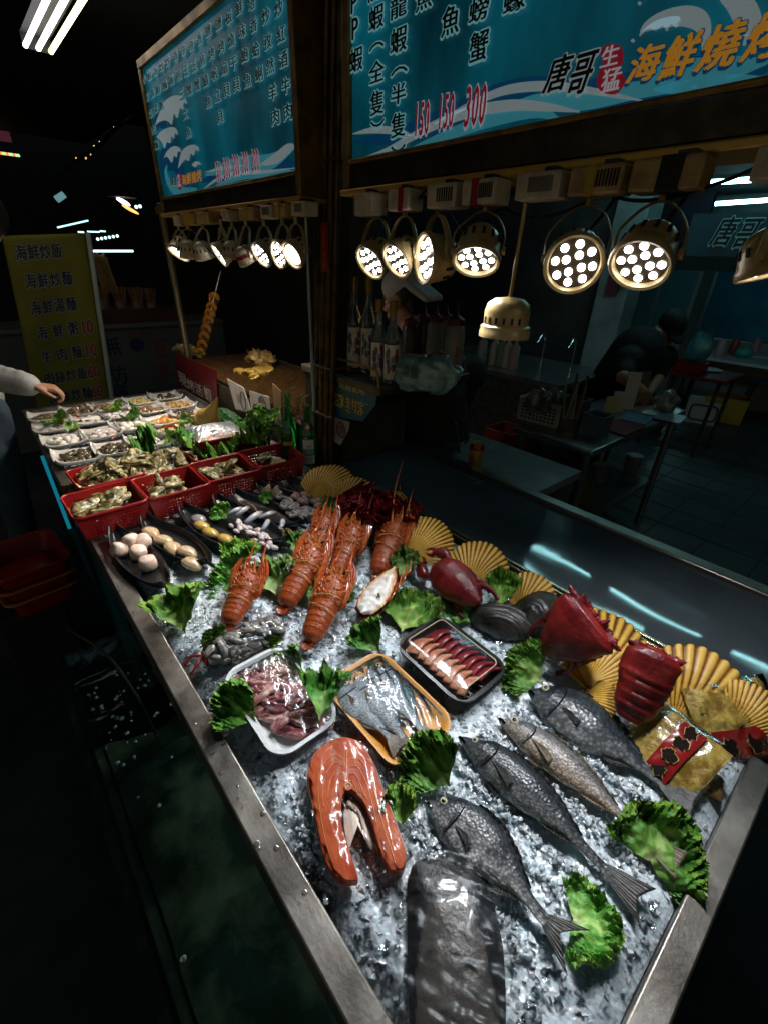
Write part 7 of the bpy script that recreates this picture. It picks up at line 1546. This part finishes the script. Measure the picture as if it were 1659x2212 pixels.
# door frames and cupboards in the middle distance
t = thing('cupboard', 'grey kitchen cupboard with glass doors behind the bending man', 'cupboard', PT(1420, 640, 4.8)); pc = PT(1420, 640, 4.8)
b = MB(); b.bb(pc.x-.36, pc.x+.36, pc.y, pc.y+.35, .02, 1.9); prt(t, b, 'carcass', mat('cupboard_grey', (.14, .16, .165), .5), bevel=.005)
for dx in (-.17, .17): b = MB(); b.bb(pc.x+dx-.15, pc.x+dx+.15, pc.y-.012, pc.y-.001, 1.0, 1.6); prt(t, b, 'glass_door', mat('cupboard_glass', (.05, .14, .16), .15))
for z in (.98, 1.66): b = MB(); b.bb(pc.x-.38, pc.x+.38, pc.y-.03, pc.y-.0125, z-.03, z+.015); prt(t, b, 'rail', mat('pale_trim', (.22, .25, .25), .4))
def table(lab, c, d, m, legm):
    t = thing('dining_table', lab, 'table', (c.x, c.y, 0)); z = c.z; b = MB(); b.bb(c.x-d[0]/2, c.x+d[0]/2, c.y-d[1]/2, c.y+d[1]/2, z-.03, z); prt(t, b, 'top', m, bevel=.006)
    for sx in (-1, 1):
        for sy in (-1, 1): b = MB(); b.tube([(c.x+sx*(d[0]/2-.06), c.y+sy*(d[1]/2-.06), 0), (c.x+sx*(d[0]/2-.06), c.y+sy*(d[1]/2-.06), z-.031)], .016, 7); prt(t, b, 'leg', legm)
table('small red topped table with a red basin on it', P(1508, 802, .74), (.62, .55, 0), mat('red_top', (.20, .02, .03), .35), M['darksteel'])
whtop = mat('white_top', (.45, .47, .47), .3); table('long white dining table at the right edge, nearer one', P(1640, 782, .74), (1.3, .5, 0), whtop, M['darksteel']); table('long white dining table at the right edge, farther one', P(1640, 764, .74), (1.4, .45, 0), whtop, M['darksteel'])
bx('red_basin', 'round cornered red basin on the red topped table', 'basin', P(1488, 800, .741), (.24, .2, .08), M['red']); b = MB(); b.lathe([(0, 0), (.09, .0), (.12, .012), (.118, .015), (0, .006)], 22); tag(b.build('white_dish', whtop), 'white dish on the red topped table', 'dish').matrix_world = Tr(P(1528, 800, .741))
lump('teal_bag', 'bright teal bag hanging beside the mural', 'plastic bag', (1507, 752), .98, (.10, .10, .15), mat('teal_bag', (.02, .20, .26), .2, 0, (.14, .42, .46), 8, coat=.5), 4, .4, 9)
b = MB(); b.ell((0, 0, .05), (.09, .08, .06), 14, nz=.1, nf=20); tag(b.build('teal_box', mat('teal_tissue', (.04, .32, .32), .4)), 'small teal tissue holder on the white dining table', 'tissue box').matrix_world = Tr(P(1602, 772, .741))
for k, (x, y) in enumerate(((1550, 752), (1580, 748), (1625, 746))): b = MB(); b.lathe([(0, 0), (.05, 0), (.05, .1), (.03, .16), (0, .17)], 14); tag(b.build('condiment_jar', mat('jar_%s' % 'abc'[k], ((.42, .28, .32), (.34, .05, .06), (.38, .2, .22))[k], .4)), ('pinkish jar left on the far white table', 'red jar in the middle of the far white table', 'rosy jar right on the far white table')[k], 'jar').matrix_world = Tr(P(x, y + 16, .741))
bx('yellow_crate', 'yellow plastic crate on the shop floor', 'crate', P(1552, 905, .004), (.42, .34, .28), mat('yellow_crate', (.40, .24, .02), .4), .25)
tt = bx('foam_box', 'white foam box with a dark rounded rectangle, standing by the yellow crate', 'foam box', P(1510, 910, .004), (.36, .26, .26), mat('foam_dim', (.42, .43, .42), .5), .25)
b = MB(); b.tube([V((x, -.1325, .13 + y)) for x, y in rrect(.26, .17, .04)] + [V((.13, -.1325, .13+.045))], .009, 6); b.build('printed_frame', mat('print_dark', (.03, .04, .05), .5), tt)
t = thing('stool', 'dim blue plastic stool under the white dining tables', 'stool', P(1625, 900, 0)); b = MB(); b.box((0, 0, .42), (.3, .3, .03)); b.build('seat', mat('stool_blue', (.03, .09, .14), .4), t, bevel=.01)
for sx in (-1, 1):
    for sy in (-1, 1): b = MB(); b.tube([(sx*.16, sy*.16, 0), (sx*.12, sy*.12, .405)], .018, 6); b.build('leg', mat('stool_leg', (.03, .08, .13), .4), t)
# ================================================================ LEFT SIDE: banner, neighbour stall, street
q = [V((-3.9, .325, 1.605)), V((-3.9, .785, 1.645)), V((-3.9, .66, .50)), V((-3.9, .205, .47))]
t = thing('menu_banner', 'leaning yellow menu banner with dark blue dish names and red prices', 'banner', (-3.9, .5, 0)); b = MB()
def bnf(u, v):
    p = (q[0]*(1-u) + q[1]*u)*(1-v) + (q[3]*(1-u) + q[2]*u)*v; return p + V((.018*math.sin(u*5+v*3) - (.03*max(0, u-.88)/.12), 0, 0))
b.grid(bnf, 24, 40); prt(t, b, 'cloth', mat('yellow_cloth', (.20, .175, .010), .6, 0, (.15, .13, .007), 4), solid=.003)
b = MB(); b.tube([bnf(1, k/10) + V((.01, .012, 0)) for k in range(11)], .016, 8); prt(t, b, 'pole', mat('white_pole', (.50, .50, .48), .4))
b = MB(); b.tube([(-3.99, .60, 0), (-3.99, .60, 1.6)], .010, 6); b.tube([(-3.99, .30, .012), (-3.99, 1.0, .012)], .012, 6); prt(t, b, 'stand', M['darksteel'])
navy = mat('banner_navy', (.015, .016, .045), .6); bw = mat('banner_white', (.30, .30, .24), .6); brd = mat('banner_red', (.28, .015, .03), .6)
rows = [('海鮮炒飯', .10, .66, .055), ('海鮮炒麵', .14, .74, .205), ('海鮮湯麵', .14, .74, .35), ('海鮮粥', .14, .74, .495), ('牛肉麵', .14, .74, .640), ('肉絲炒飯', .14, .74, .775), ('肉絲炒麵', .16, .76, .905)]
pr_ = {3: '100', 4: '100', 5: '60', 6: '60'}
def btext(nm, m, off, lift, which):
    b = MB()
    for ri_, (s, u0, u1, v) in enumerate(rows):
        n_ = len(s); items = [(ch, u0 + (u1-u0)*(i+.5)/n_, .135) for i, ch in enumerate(s)] if which == 0 else [(c, .78 + .085*i, .10) for i, c in enumerate(pr_.get(ri_, '')) if i < 2]
        for ch, u, w in items:
            p = bnf(u, v*.93+.03); U = (bnf(u+.02, v*.93+.03) - bnf(u-.02, v*.93+.03)).normalized(); Vv = (bnf(u, v*.93+.01) - bnf(u, v*.93+.05)).normalized(); put(b, ch, p + V((lift, 0, 0)), U, Vv, .46*w*.92, .085, off, 0, .02)
    prt(t, b, nm, m, smooth=False)
btext('lettering_outline', bw, .06, .004, 0); btext('lettering', navy, .01, .006, 0); btext('price_outline', bw, .05, .004, 1); btext('price', brd, .01, .006, 1)
# neighbour stall
XN_ = -4.75
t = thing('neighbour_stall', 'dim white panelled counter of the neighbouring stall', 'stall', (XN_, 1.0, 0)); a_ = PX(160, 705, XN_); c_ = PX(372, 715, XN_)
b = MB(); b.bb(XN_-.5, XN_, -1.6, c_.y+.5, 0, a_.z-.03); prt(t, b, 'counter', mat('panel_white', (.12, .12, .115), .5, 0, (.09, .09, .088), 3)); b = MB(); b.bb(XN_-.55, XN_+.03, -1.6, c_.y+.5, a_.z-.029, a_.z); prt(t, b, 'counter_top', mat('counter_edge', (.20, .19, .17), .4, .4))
zw = lambda x, y: (.7836*x/1.7589, (700+.7836*y)/1.7589)
for ch, x, y, w, h, m in (('無', 540, 785, 95, 95, navy), ('防', 575, 925, 95, 90, navy), ('腐', 580, 1000, 90, 60, navy), ('台', 640, 725, 28, 30, brd), ('灣', 690, 722, 28, 32, brd), ('百', 780, 800, 60, 90, brd), ('水', 800, 900, 60, 90, brd)):
    p = PX(*zw(x, y), XN_ + .003); w_ = abs(PX(*zw(x+w/2, y), XN_).y - PX(*zw(x-w/2, y), XN_).y); h_ = abs(PX(*zw(x, y+h/2), XN_).z - PX(*zw(x, y-h/2), XN_).z); b = MB(); put(b, ch, p, (0, 1, 0), UZ_, w_, h_); prt(t, b, 'lettering', m, smooth=False)
b = MB(); p = PX(*zw(668, 780), XN_+.003); b.T = Tr(p) @ Ry(R(90)); b.lathe([(0, 0), (.06, 0), (.06, .003), (0, .003)], 22); prt(t, b, 'round_logo', mat('logo_blue', (.02, .03, .10), .5))
b = MB(); p0, p1 = PX(*zw(440, 690), XN_-.05), PX(*zw(790, 600), XN_-.05); b.bb(XN_-.42, XN_-.06, p0.y, p1.y + .15, a_.z + .002, p1.z); prt(t, b, 'brown_case', mat('brown_case', (.09, .03, .018), .4, 0, (.06, .02, .012), 5))
stick = mat('bamboo_sticks', (.30, .15, .05), .5, 0, (.42, .24, .09), 30)
for k, (x, y, h, n_) in enumerate(((515, 600, 60, 26), (600, 598, 60, 26), (680, 598, 58, 26), (745, 600, 55, 22))):
    p = PX(*zw(x, y + 30), XN_-.2); t = thing('stick_cup', ('cup of bamboo skewers first from the banner', 'cup of bamboo skewers second from the banner', 'cup of bamboo skewers third from the banner', 'cup of bamboo skewers farthest from the banner')[k], 'cup', tuple(p), group='cups of skewers at the neighbouring stall')
    b = MB(); b.lathe([(0, 0), (.05, 0), (.055, .10), (.052, .10), (0, .01)], 18); b.build('cup', mat('cup_metal', (.3, .26, .22), .3, .6), t)
    b = MB()
    for i in range(n_): an = i*2.4; r = .04*math.sqrt(i/n_); b.tube([V((r*.7*math.cos(an), r*.7*math.sin(an), .02)), V((r*1.7*math.cos(an), r*1.7*math.sin(an), .22))], .003, 4)
    b.build('skewers', stick, t)
p0 = PX(*zw(440, 345), XN_-.3); p1 = PX(*zw(565, 525), XN_-.3); t = thing('skewer_bundle', 'tall bundle of bamboo skewers hanging under a bright strip light', 'skewers', tuple(p0)); b = MB()
for i in range(60):
    y = p0.y + (p1.y-p0.y)*.9*i/59; b.tube([V((XN_-.3 + rk.uniform(-.05, .05), y, p0.z + rk.uniform(-.02, .02))), V((XN_-.3 + rk.uniform(-.05, .05), y+.03, p1.z))], .006, 4)
prt(t, b, 'sticks', stick)
strip = glow('strip_glow', (.45, .9, 1), 2); bulbm = glow('bulb_glow', (.6, .92, 1), 2.2); warmb = glow('warm_bulb', (1, .45, .12), 2.0)
def striplight(lab, x0, y0, x1, y1, X, r=.012, zf=zw, m=None, n=8):
    p, q_ = PX(*zf(x0, y0), X), PX(*zf(x1, y1), X); t = thing('strip_light', lab, 'strip light', tuple((p+q_)/2)); b = MB(); b.tube([p, q_], r, n); prt(t, b, 'tube', m or strip); b = MB(); b.tube([p + V((0, 0, r*1.8)), q_ + V((0, 0, r*1.8))], r*.8, 4); prt(t, b, 'holder', M['blackmatte'])
striplight('bright horizontal strip light above the skewer bundle', 440, 324, 648, 324, XN_-.3, .009, m=bulbm); striplight('slanting thin teal strip light above the banner', 280, 210, 430, 176, XN_-.6, .006); striplight('short dim teal strip high on the left', 275, 968, 312, 942, XN_-1.5, .03, z1, glow('dim_teal', (.2, .42, .46), .6))
bl_ = None
for k in range(6):
    p = PX(*zw(476 + 19*k, 266 - 3*k), XN_-.8); b = MB(); b.ell((0, 0, 0), .013, 12)
    o = tag(b.build('bulb', bulbm), ('round bulb in the row over the neighbouring stall'), 'bulb', 'row of round bulbs at the neighbouring stall'); o.matrix_world = Tr(p)
for k, (x, y) in enumerate(((395, 232), (440, 230), (470, 231), (500, 228))): p = PX(*zw(x, y), XN_-.9); b = MB(); b.tube([p - V((0, .025, 0)), p + V((0, .025, 0))], .006, 6); tag(b.build('small_lamp', bulbm), 'small bluish lamp in the broken line just above the banner', 'lamp', 'small bluish lamps above the banner')
p0 = PX(*zw(600, 85), XN_-.2); t = thing('hooded_lamp', 'glaring hooded lamp hanging over the neighbouring stall', 'lamp', tuple(p0)); b = MB(); b.ell(p0, (.03, .055, .016), 16, Rx(R(-25)).to_3x3()); prt(t, b, 'bulb', glow('violet_white', (1, .88, .95), 4)); b = MB(); b.ell(p0 + V((-.02, .05, -.05)), (.03, .07, .012), 12, Rx(R(-25)).to_3x3()); prt(t, b, 'glowing_rim', warmb)
b = MB(); b.lathe([(.11, 0), (.06, .06), (.02, .08), (0, .08)], 20, Tr(p0 + V((0, 0, .03)))); prt(t, b, 'hood', M['blackmatte'])
for k, (x, y) in enumerate(((663, 110), (681, 107))): p = PX(*zw(x, y), XN_-.2); b = MB(); b.ell((0, 0, 0), .014, 10); tag(b.build('small_lamp', bulbm), ('tiny white lamp right of the hooded lamp, left one', 'tiny white lamp right of the hooded lamp, right one')[k], 'lamp').matrix_world = Tr(p)
for k, (x, y, c) in enumerate(((372, 770, 1), (395, 768, 1), (405, 755, 1), (418, 765, 1), (440, 745, 1), (460, 712, 0), (475, 710, 0), (486, 692, 0), (556, 622, 0), (535, 645, 0), (350, 800, 1), (362, 792, 1))):
    p = PX(*z1(x, y), -6.5); b = MB(); b.ell((0, 0, 0), (.007, .007, .014), 8); tag(b.build('fairy_light', warmb if c else glow('yellowish', (1, .8, .3), 2.5)), 'tiny orange light in the sloping string along the dark awning' if c else 'tiny yellowish light higher on the sloping string', 'fairy light', 'orange lights on the sloping string' if c else 'yellowish lights on the sloping string').matrix_world = Tr(p)
b = MB(); b.tube(crom([PX(*z1(x, y), -6.5) for x, y in ((280, 850), (380, 775), (480, 705), (560, 625), (640, 560))], 4), .02, 5); tag(b.build('awning_edge', mat('awning_grey', (.03, .03, .03), .6)), 'dark sloping awning edge carrying tiny lights', 'awning edge')
# far lit sign at the left edge
p0 = PX(*z1(0, 590), -8); p1 = PX(*z1(62, 690), -8); t = thing('street_sign', 'small dim lit sign with a coloured dot line at the left edge', 'sign', tuple(p0)); b = MB(); b.bb(-8.03, -8, p0.y-.5, p1.y, p1.z, p0.z); prt(t, b, 'panel', glow('sign_dim', (.05, .012, .02), 1), smooth=False)
b = MB(); put(b, '冰', V((-7.99, p1.y-.28, (p0.z+p1.z)/2)), (0, 1, 0), UZ_, .3, .36); prt(t, b, 'lettering', glow('sign_pale', (.10, .12, .16), 1), smooth=False)
for k in range(9): b = MB(); p = PX(*z1(4 + 11*k, 742 + 1.5*k), -8); b.ell(p, .016, 8); prt(t, b, 'dot_light', glow('dot_%s' % 'abc'[k % 3], ((1, .2, .05), (.9, .6, .1), (.2, .9, .5))[k % 3], 1.5))
# red basins under the counter end
t0 = None
for k in range(3):
    p = P(100, 1200, .50); t = thing('basin', ('empty red plastic basin, topmost of the stack by the counter end', 'red basin second in the stack, with a yellow lip', 'lowest red basin of the stack by the counter end')[k], 'basin', M=Tr(p.x, p.y-.06, .45 - .055*k) @ Rz(.12) @ Sc(1-.03*k, 1-.03*k, 1), group='stacked red basins')
    b = MB(); vs = []; n_ = 28
    for ins, z in ((-.006, .085), (0, .088), (.008, .084), (.022, .006), (.024, .003), (.030, .008)): vs += [V((x, y, z)) for x, y in rrect(.30-2*ins, .24-2*ins, .035)]
    fs = [(i*n_+j, i*n_+(j+1) % n_, (i+1)*n_+(j+1) % n_, (i+1)*n_+j) for i in range(5) for j in range(n_)] + [tuple(5*n_+j for j in range(n_))]
    b.add(vs, fs); b.build('tub', M['red'], t, solid=.003)
    if k: b = MB(); b.tube([V((x, y, .082)) for x, y in rrect(.316, .256, .04)] + [V((.158, .088, .082))], .004, 6); b.build('yellow_lip', mat('yellow_lip', (.30, .16, .02), .5), t)
b = MB(); p = P(92, 1195, .50); b.bb(p.x-.13, p.x+.13, p.y-.21, p.y+.01, 0, .339); tag(b.build('basin_stand', M['blackmatte'], bevel=.01), 'dark box carrying the stack of red basins', 'box')
# ================================================================ PEOPLE
skin = mat('skin', (.34, .17, .10), .5, 0, (.38, .20, .13), 20, sss=.1); hairm = mat('hair_black', (.010, .009, .009), .5, bump=.4, bscale=200)
def remesh(o, vox, it=6):
    m = o.modifiers.new('remesh', 'REMESH'); m.mode = 'VOXEL'; m.voxel_size = vox; m.use_smooth_shade = True
    s = o.modifiers.new('smooth', 'SMOOTH'); s.iterations = it; s.factor = .5; return o
def head(b, c, fwd, up=V((0, 0, 1)), k=1.0):
    """head with face: c centre, fwd the way it looks"""
    F = V(fwd).normalized(); L_ = V(up).cross(F).normalized(); U = F.cross(L_); Q = lambda x, y, z: V(c) + (F*x + L_*y + U*z)*k
    A = Matrix((F, L_, U)).transposed()
    b.ell(Q(-.012, 0, .030), (.095*k, .076*k, .088*k), 22, A); b.ell(Q(.018, 0, -.035), (.066*k, .060*k, .078*k), 20, A); b.ell(Q(.050, 0, -.085), (.028*k, .030*k, .022*k), 14, A)
    b.cap(Q(.078, 0, .012), Q(.098, 0, -.026), .009*k, .014*k, 10); b.ell(Q(.090, 0, -.030), (.014*k, .018*k, .010*k), 12, A)
    for s in (-1, 1): b.ell(Q(-.012, s*.076, -.008), (.020*k, .010*k, .032*k), 12, A); b.cap(Q(.074, s*.018, .022), Q(.066, s*.048, .020), .010*k, .008*k, 8); b.ell(Q(.055, s*.042, -.020), (.022*k, .018*k, .018*k), 10, A)
    b.cap(Q(.080, -.018, -.056), Q(.080, .018, -.056), .0075*k, None, 8); b.cap(Q(.077, -.014, -.066), Q(.077, .014, -.066), .0075*k, None, 8)
    return Q, A
def hand(b, wrist, dirv, palm, curl=.5, k=1.0, side=1):
    D = V(dirv).normalized(); N = V(palm); N = (N - D*N.dot(D)).normalized(); S_ = D.cross(N).normalized()*side
    for s in (-.028, -.010, .010, .028): b.cap(V(wrist) + S_*s*.5, V(wrist) + D*.085*k + S_*s, .016*k, .013*k, 10)
    for i, (s, L_) in enumerate(((-.032, .070), (-.011, .082), (.010, .078), (.030, .062))):
        p = V(wrist) + D*.088*k + S_*s*k; c1 = (D*math.cos(curl*.5) + N*math.sin(curl*.5)); c2 = (D*math.cos(curl*1.3) + N*math.sin(curl*1.3)); c3 = (D*math.cos(curl*2) + N*math.sin(curl*2))
        q1 = p + c1*L_*.45*k; q2 = q1 + c2*L_*.32*k; q3 = q2 + c3*L_*.25*k; b.cap(p, q1, .0095*k, .009*k, 8); b.cap(q1, q2, .009*k, .008*k, 8); b.cap(q2, q3, .008*k, .0065*k, 8)
    p = V(wrist) + D*.025*k - S_*.030*k; q1 = p + (D*.7 - S_*.6 + N*.3).normalized()*.045*k; q2 = q1 + (D*.95 - S_*.15 + N*.4).normalized()*.032*k; b.cap(p, q1, .014*k, .0105*k, 8); b.cap(q1, q2, .0105*k, .008*k, 8)
def eyes(Q, o, k=1.0):
    for s in (-1, 1): b = MB(); b.ell(Q(.068, s*.032, .002), (.011*k), 10); e_ = b.build('eye', mat('eye_white', (.5, .48, .45), .2)); adopt(o, [e_]); b = MB(); b.ell(Q(.0765, s*.033, .002), .005*k, 8); adopt(o, [b.build('iris', M['eye'])])
# customer on the left, leaning over the far tray
hd = PT(-48, 478, 1.80); hip = PT(-70, 905, 2.12); chest = PT(-230, 690, 2.0); wr = PT(66, 832, 1.99); el = PT(-70, 805, 1.98); sh = V((chest.x-.12, chest.y+.06, 1.42)); sh2 = V((chest.x-.10, chest.y-.30, 1.40))
b = MB(); Q, A = head(b, hd, (-.35, .35, -.87)); b.cap(chest + V((0, .04, .10)), hd + V((-.01, -.04, -.08)), .06, .052, 14); b.cap(hip, chest, .15, .16, 16); b.cap(chest, chest + V((0, .02, .09)), .15, .10, 14)
b.cap(sh, el, .055, .045, 12); b.cap(el, wr, .044, .030, 12); hand(b, wr, PT(96, 836, 2.02) - wr, V((0, .1, -1)), 1.25)
el2 = V((-2.80, -.34, 1.08)); b.cap(sh2, el2, .055, .045, 12); b.cap(el2, V((-2.62, -.14, 1.02)), .044, .03, 12); hand(b, V((-2.62, -.14, 1.02)), V((.5, .8, -.1)), V((0, 0, -1)), .6)
kn = [PT(30, 1075, 2.25), PT(-50, 1100, 2.35)]; ft = [V((kn[0].x-.02, kn[0].y-.03, .05)), V((kn[1].x-.03, kn[1].y-.05, .05))]; hp = [hip + V((.05, .06, -.05)), hip + V((-.06, -.09, -.05))]
for i in (0, 1): b.cap(hp[i], kn[i], .085, .055, 14); b.cap(kn[i], ft[i], .05, .038, 12); b.cap(ft[i], ft[i] + V((.03, .16, -.015)), .04, .03, 10)
man = remesh(b.build('person', skin), .006); tag(man, 'customer in a pale sweater and blue jeans reaching over the far plates', 'person'); eyes(Q, man)
b = MB(); b.cap(hip + V((0, .02, .10)), chest, .15, .165, 16); b.cap(chest, chest + V((0, .02, .08)), .155, .12, 14); b.cap(sh + V((.02, -.03, 0)), el, .075, .066, 14); b.cap(el, wr - (wr-el)*.04, .066, .050, 14); b.cap(sh2 + V((0, .04, 0)), el2, .075, .066, 14); b.cap(el2, V((-2.65, -.17, 1.035)), .066, .05, 14)
for k in range(6): f = .12 + .15*k; p = el + (wr-el)*f; b.cap(p + V((0, 0, .03)), p + V((.02, -.01, -.02)), .045-.003*k, .04-.003*k, 10)
o = remesh(b.build('sweater', mat('pale_sweater', (.34, .34, .33), .8, 0, (.28, .28, .27), 20, bump=.4, bscale=150)), .008, 4); adopt(man, [o])
b = MB()
for i in (0, 1): b.cap(hp[i] + V((0, 0, .08)), kn[i], .11, .072, 14); b.cap(kn[i], ft[i] + V((0, 0, .05)), .07, .055, 12)
b.cap(hip + V((.03, .03, .05)), hip + V((-.03, -.04, .05)), .13, None, 14); o = remesh(b.build('jeans', mat('blue_jeans', (.03, .05, .075), .8, 0, (.045, .07, .10), 12, bump=.3, bscale=160)), .009, 4); adopt(man, [o])
b = MB(); b.ell(Q(-.020, 0, .042), (.106, .088, .092), 22, A, nz=.08, nf=30); b.ell(Q(-.055, 0, -.02), (.062, .080, .075), 16, A, nz=.08, nf=30); o = remesh(b.build('hair', hairm), .006, 3); adopt(man, [o])
b = MB()
for i in (0, 1): b.cap(ft[i] + V((0, -.03, -.01)), ft[i] + V((.03, .18, -.02)), .048, .036, 12)
adopt(man, [remesh(b.build('shoes', M['blackmatte']), .008, 3)])
# cook with the white cap, behind the shelf
hd = PT(872, 648, 2.02); chest = hd + V((.10, .10, -.40)); hip = chest + V((.06, .08, -.42))
b = MB(); fw = V((-.95, -.28, -.18)); Q, A = head(b, hd, fw); b.cap(chest + V((0, 0, .14)), hd + V((.03, .02, -.09)), .058, .052, 14); b.cap(hip, chest, .15, .17, 16); sL = chest + V((-.06, -.19, .08)); sR = chest + V((.08, .19, .08)); b.cap(sL, sR, .075, None, 14)
eL = sL + V((-.12, -.02, -.27)); wL = eL + V((-.20, .0, .02)); eR = sR + V((-.10, .05, -.28)); wR = eR + V((-.20, -.12, .02)); b.cap(sL, eL, .055, .045, 12); b.cap(eL, wL, .042, .03, 12); hand(b, wL, V((-1, 0, 0)), V((0, 0, -1)), .5); b.cap(sR, eR, .055, .045, 12); b.cap(eR, wR, .042, .03, 12); hand(b, wR, V((-1, -.3, 0)), V((0, 0, -1)), .5)
for s in (-1, 1): b.cap(hip + V((0, .09*s, -.04)), V((hip.x, hip.y+.10*s, .48)), .085, .055, 14); b.cap(V((hip.x, hip.y+.10*s, .48)), V((hip.x, hip.y+.11*s, .06)), .05, .038, 12); b.cap(V((hip.x, hip.y+.11*s, .05)), V((hip.x-.15, hip.y+.11*s, .035)), .04, .03, 10)
ck = remesh(b.build('person', skin), .006, 3); tag(ck, 'cook in a white cap seen from the side behind the bottles', 'person'); eyes(Q, ck)
b = MB(); b.cap(hip, chest, .165, .185, 16); b.cap(sL, sR, .092, None, 14); b.cap(sL, eL, .07, .06, 12); b.cap(sR, eR, .07, .06, 12); adopt(ck, [remesh(b.build('dark_shirt', mat('dark_shirt', (.014, .014, .016), .8)), .009, 4)])
b = MB()
for s in (-1, 1): b.cap(hip + V((0, .09*s, -.02)), V((hip.x, hip.y+.10*s, .10)), .11, .06, 12)
adopt(ck, [remesh(b.build('trousers', M['blackmatte']), .010, 3)])
b = MB(); b.ell(Q(-.030, 0, .030), (.084, .082, .080), 20, A, nz=.05, nf=30); b.ell(Q(-.062, 0, -.02), (.04, .066, .05), 14, A); adopt(ck, [remesh(b.build('hair', hairm), .006, 3)])
b = MB(); b.ell(Q(-.008, 0, .058), (.104, .086, .082), 24, A); b.T = None
bk_ = [Q(-.09, 0, .03) + (Q(-.01, 0, 0)-Q(0, 0, 0))*0]
for i in range(7): y = (i-3)*.020; b.cap(Q(-.075, y, .045), Q(-.175 + abs(i-3)*.010, y, -.010), .019, .016, 8)
adopt(ck, [remesh(b.build('white_cap', mat('white_cap', (.62, .62, .64), .7)), .005, 3)])
# man in black bending over the prep table
hd = PT(1442, 712, 3.02); chest = PT(1375, 765, 3.05); hip = chest + V((-.22, .22, -.30)); b = MB(); Q, A = head(b, hd, (.55, -.35, -.75)); b.cap(chest, hd, .10, .055, 14); b.cap(hip, chest, .15, .165, 16)
sL = chest + V((.02, -.17, -.02)); sR = chest + V((.12, .14, -.02)); b.cap(sL, sR, .075, None, 12); wL = PT(1388, 845, 2.86); eL = PT(1345, 815, 2.86); wR = PT(1400, 848, 2.96); eR = PT(1420, 815, 3.05)
b.cap(sL, eL, .052, .044, 12); b.cap(eL, wL, .042, .030, 12); hand(b, wL, V((.3, .3, -.6)), V((-.5, .5, 0)), .6); b.cap(sR, eR, .052, .044, 12); b.cap(eR, wR, .042, .030, 12); hand(b, wR, V((-.2, -.2, -.6)), V((-.5, .2, 0)), .6)
for s in (-1, 1):
    h_ = hip + V((.05*s, .09*s, -.04)); kx = V((h_.x, h_.y, .47)); b.cap(h_, kx, .085, .055, 14); b.cap(kx, V((h_.x-.03, h_.y, .06)), .05, .038, 12); b.cap(V((h_.x-.03, h_.y, .05)), V((h_.x+.10, h_.y-.10, .035)), .04, .03, 10)
mn = remesh(b.build('person', skin), .008, 4); tag(mn, 'man in black clothes bending over the prep table at the back', 'person'); eyes(Q, mn)
b = MB(); b.cap(hip, chest, .165, .18, 16); b.cap(sL, sR, .09, None, 12); b.cap(sL, sL + (eL-sL)*.75, .066, .058, 12); b.cap(sR, sR + (eR-sR)*.75, .066, .058, 12); adopt(mn, [remesh(b.build('black_shirt', mat('black_shirt', (.005, .005, .006), .8)), .010, 4)])
b = MB()
for s in (-1, 1): h_ = hip + V((.05*s, .09*s, -.02)); b.cap(h_, V((h_.x-.02, h_.y, .10)), .11, .065, 12)
adopt(mn, [remesh(b.build('trousers', M['blackmatte']), .012, 3)])
b = MB(); b.ell(Q(-.014, 0, .045), (.102, .084, .084), 20, A); b.ell(Q(.085, 0, .055), (.06, .06, .012), 16, A); adopt(mn, [remesh(b.build('black_cap', mat('black_cap', (.005, .005, .006), .7)), .007, 3)])
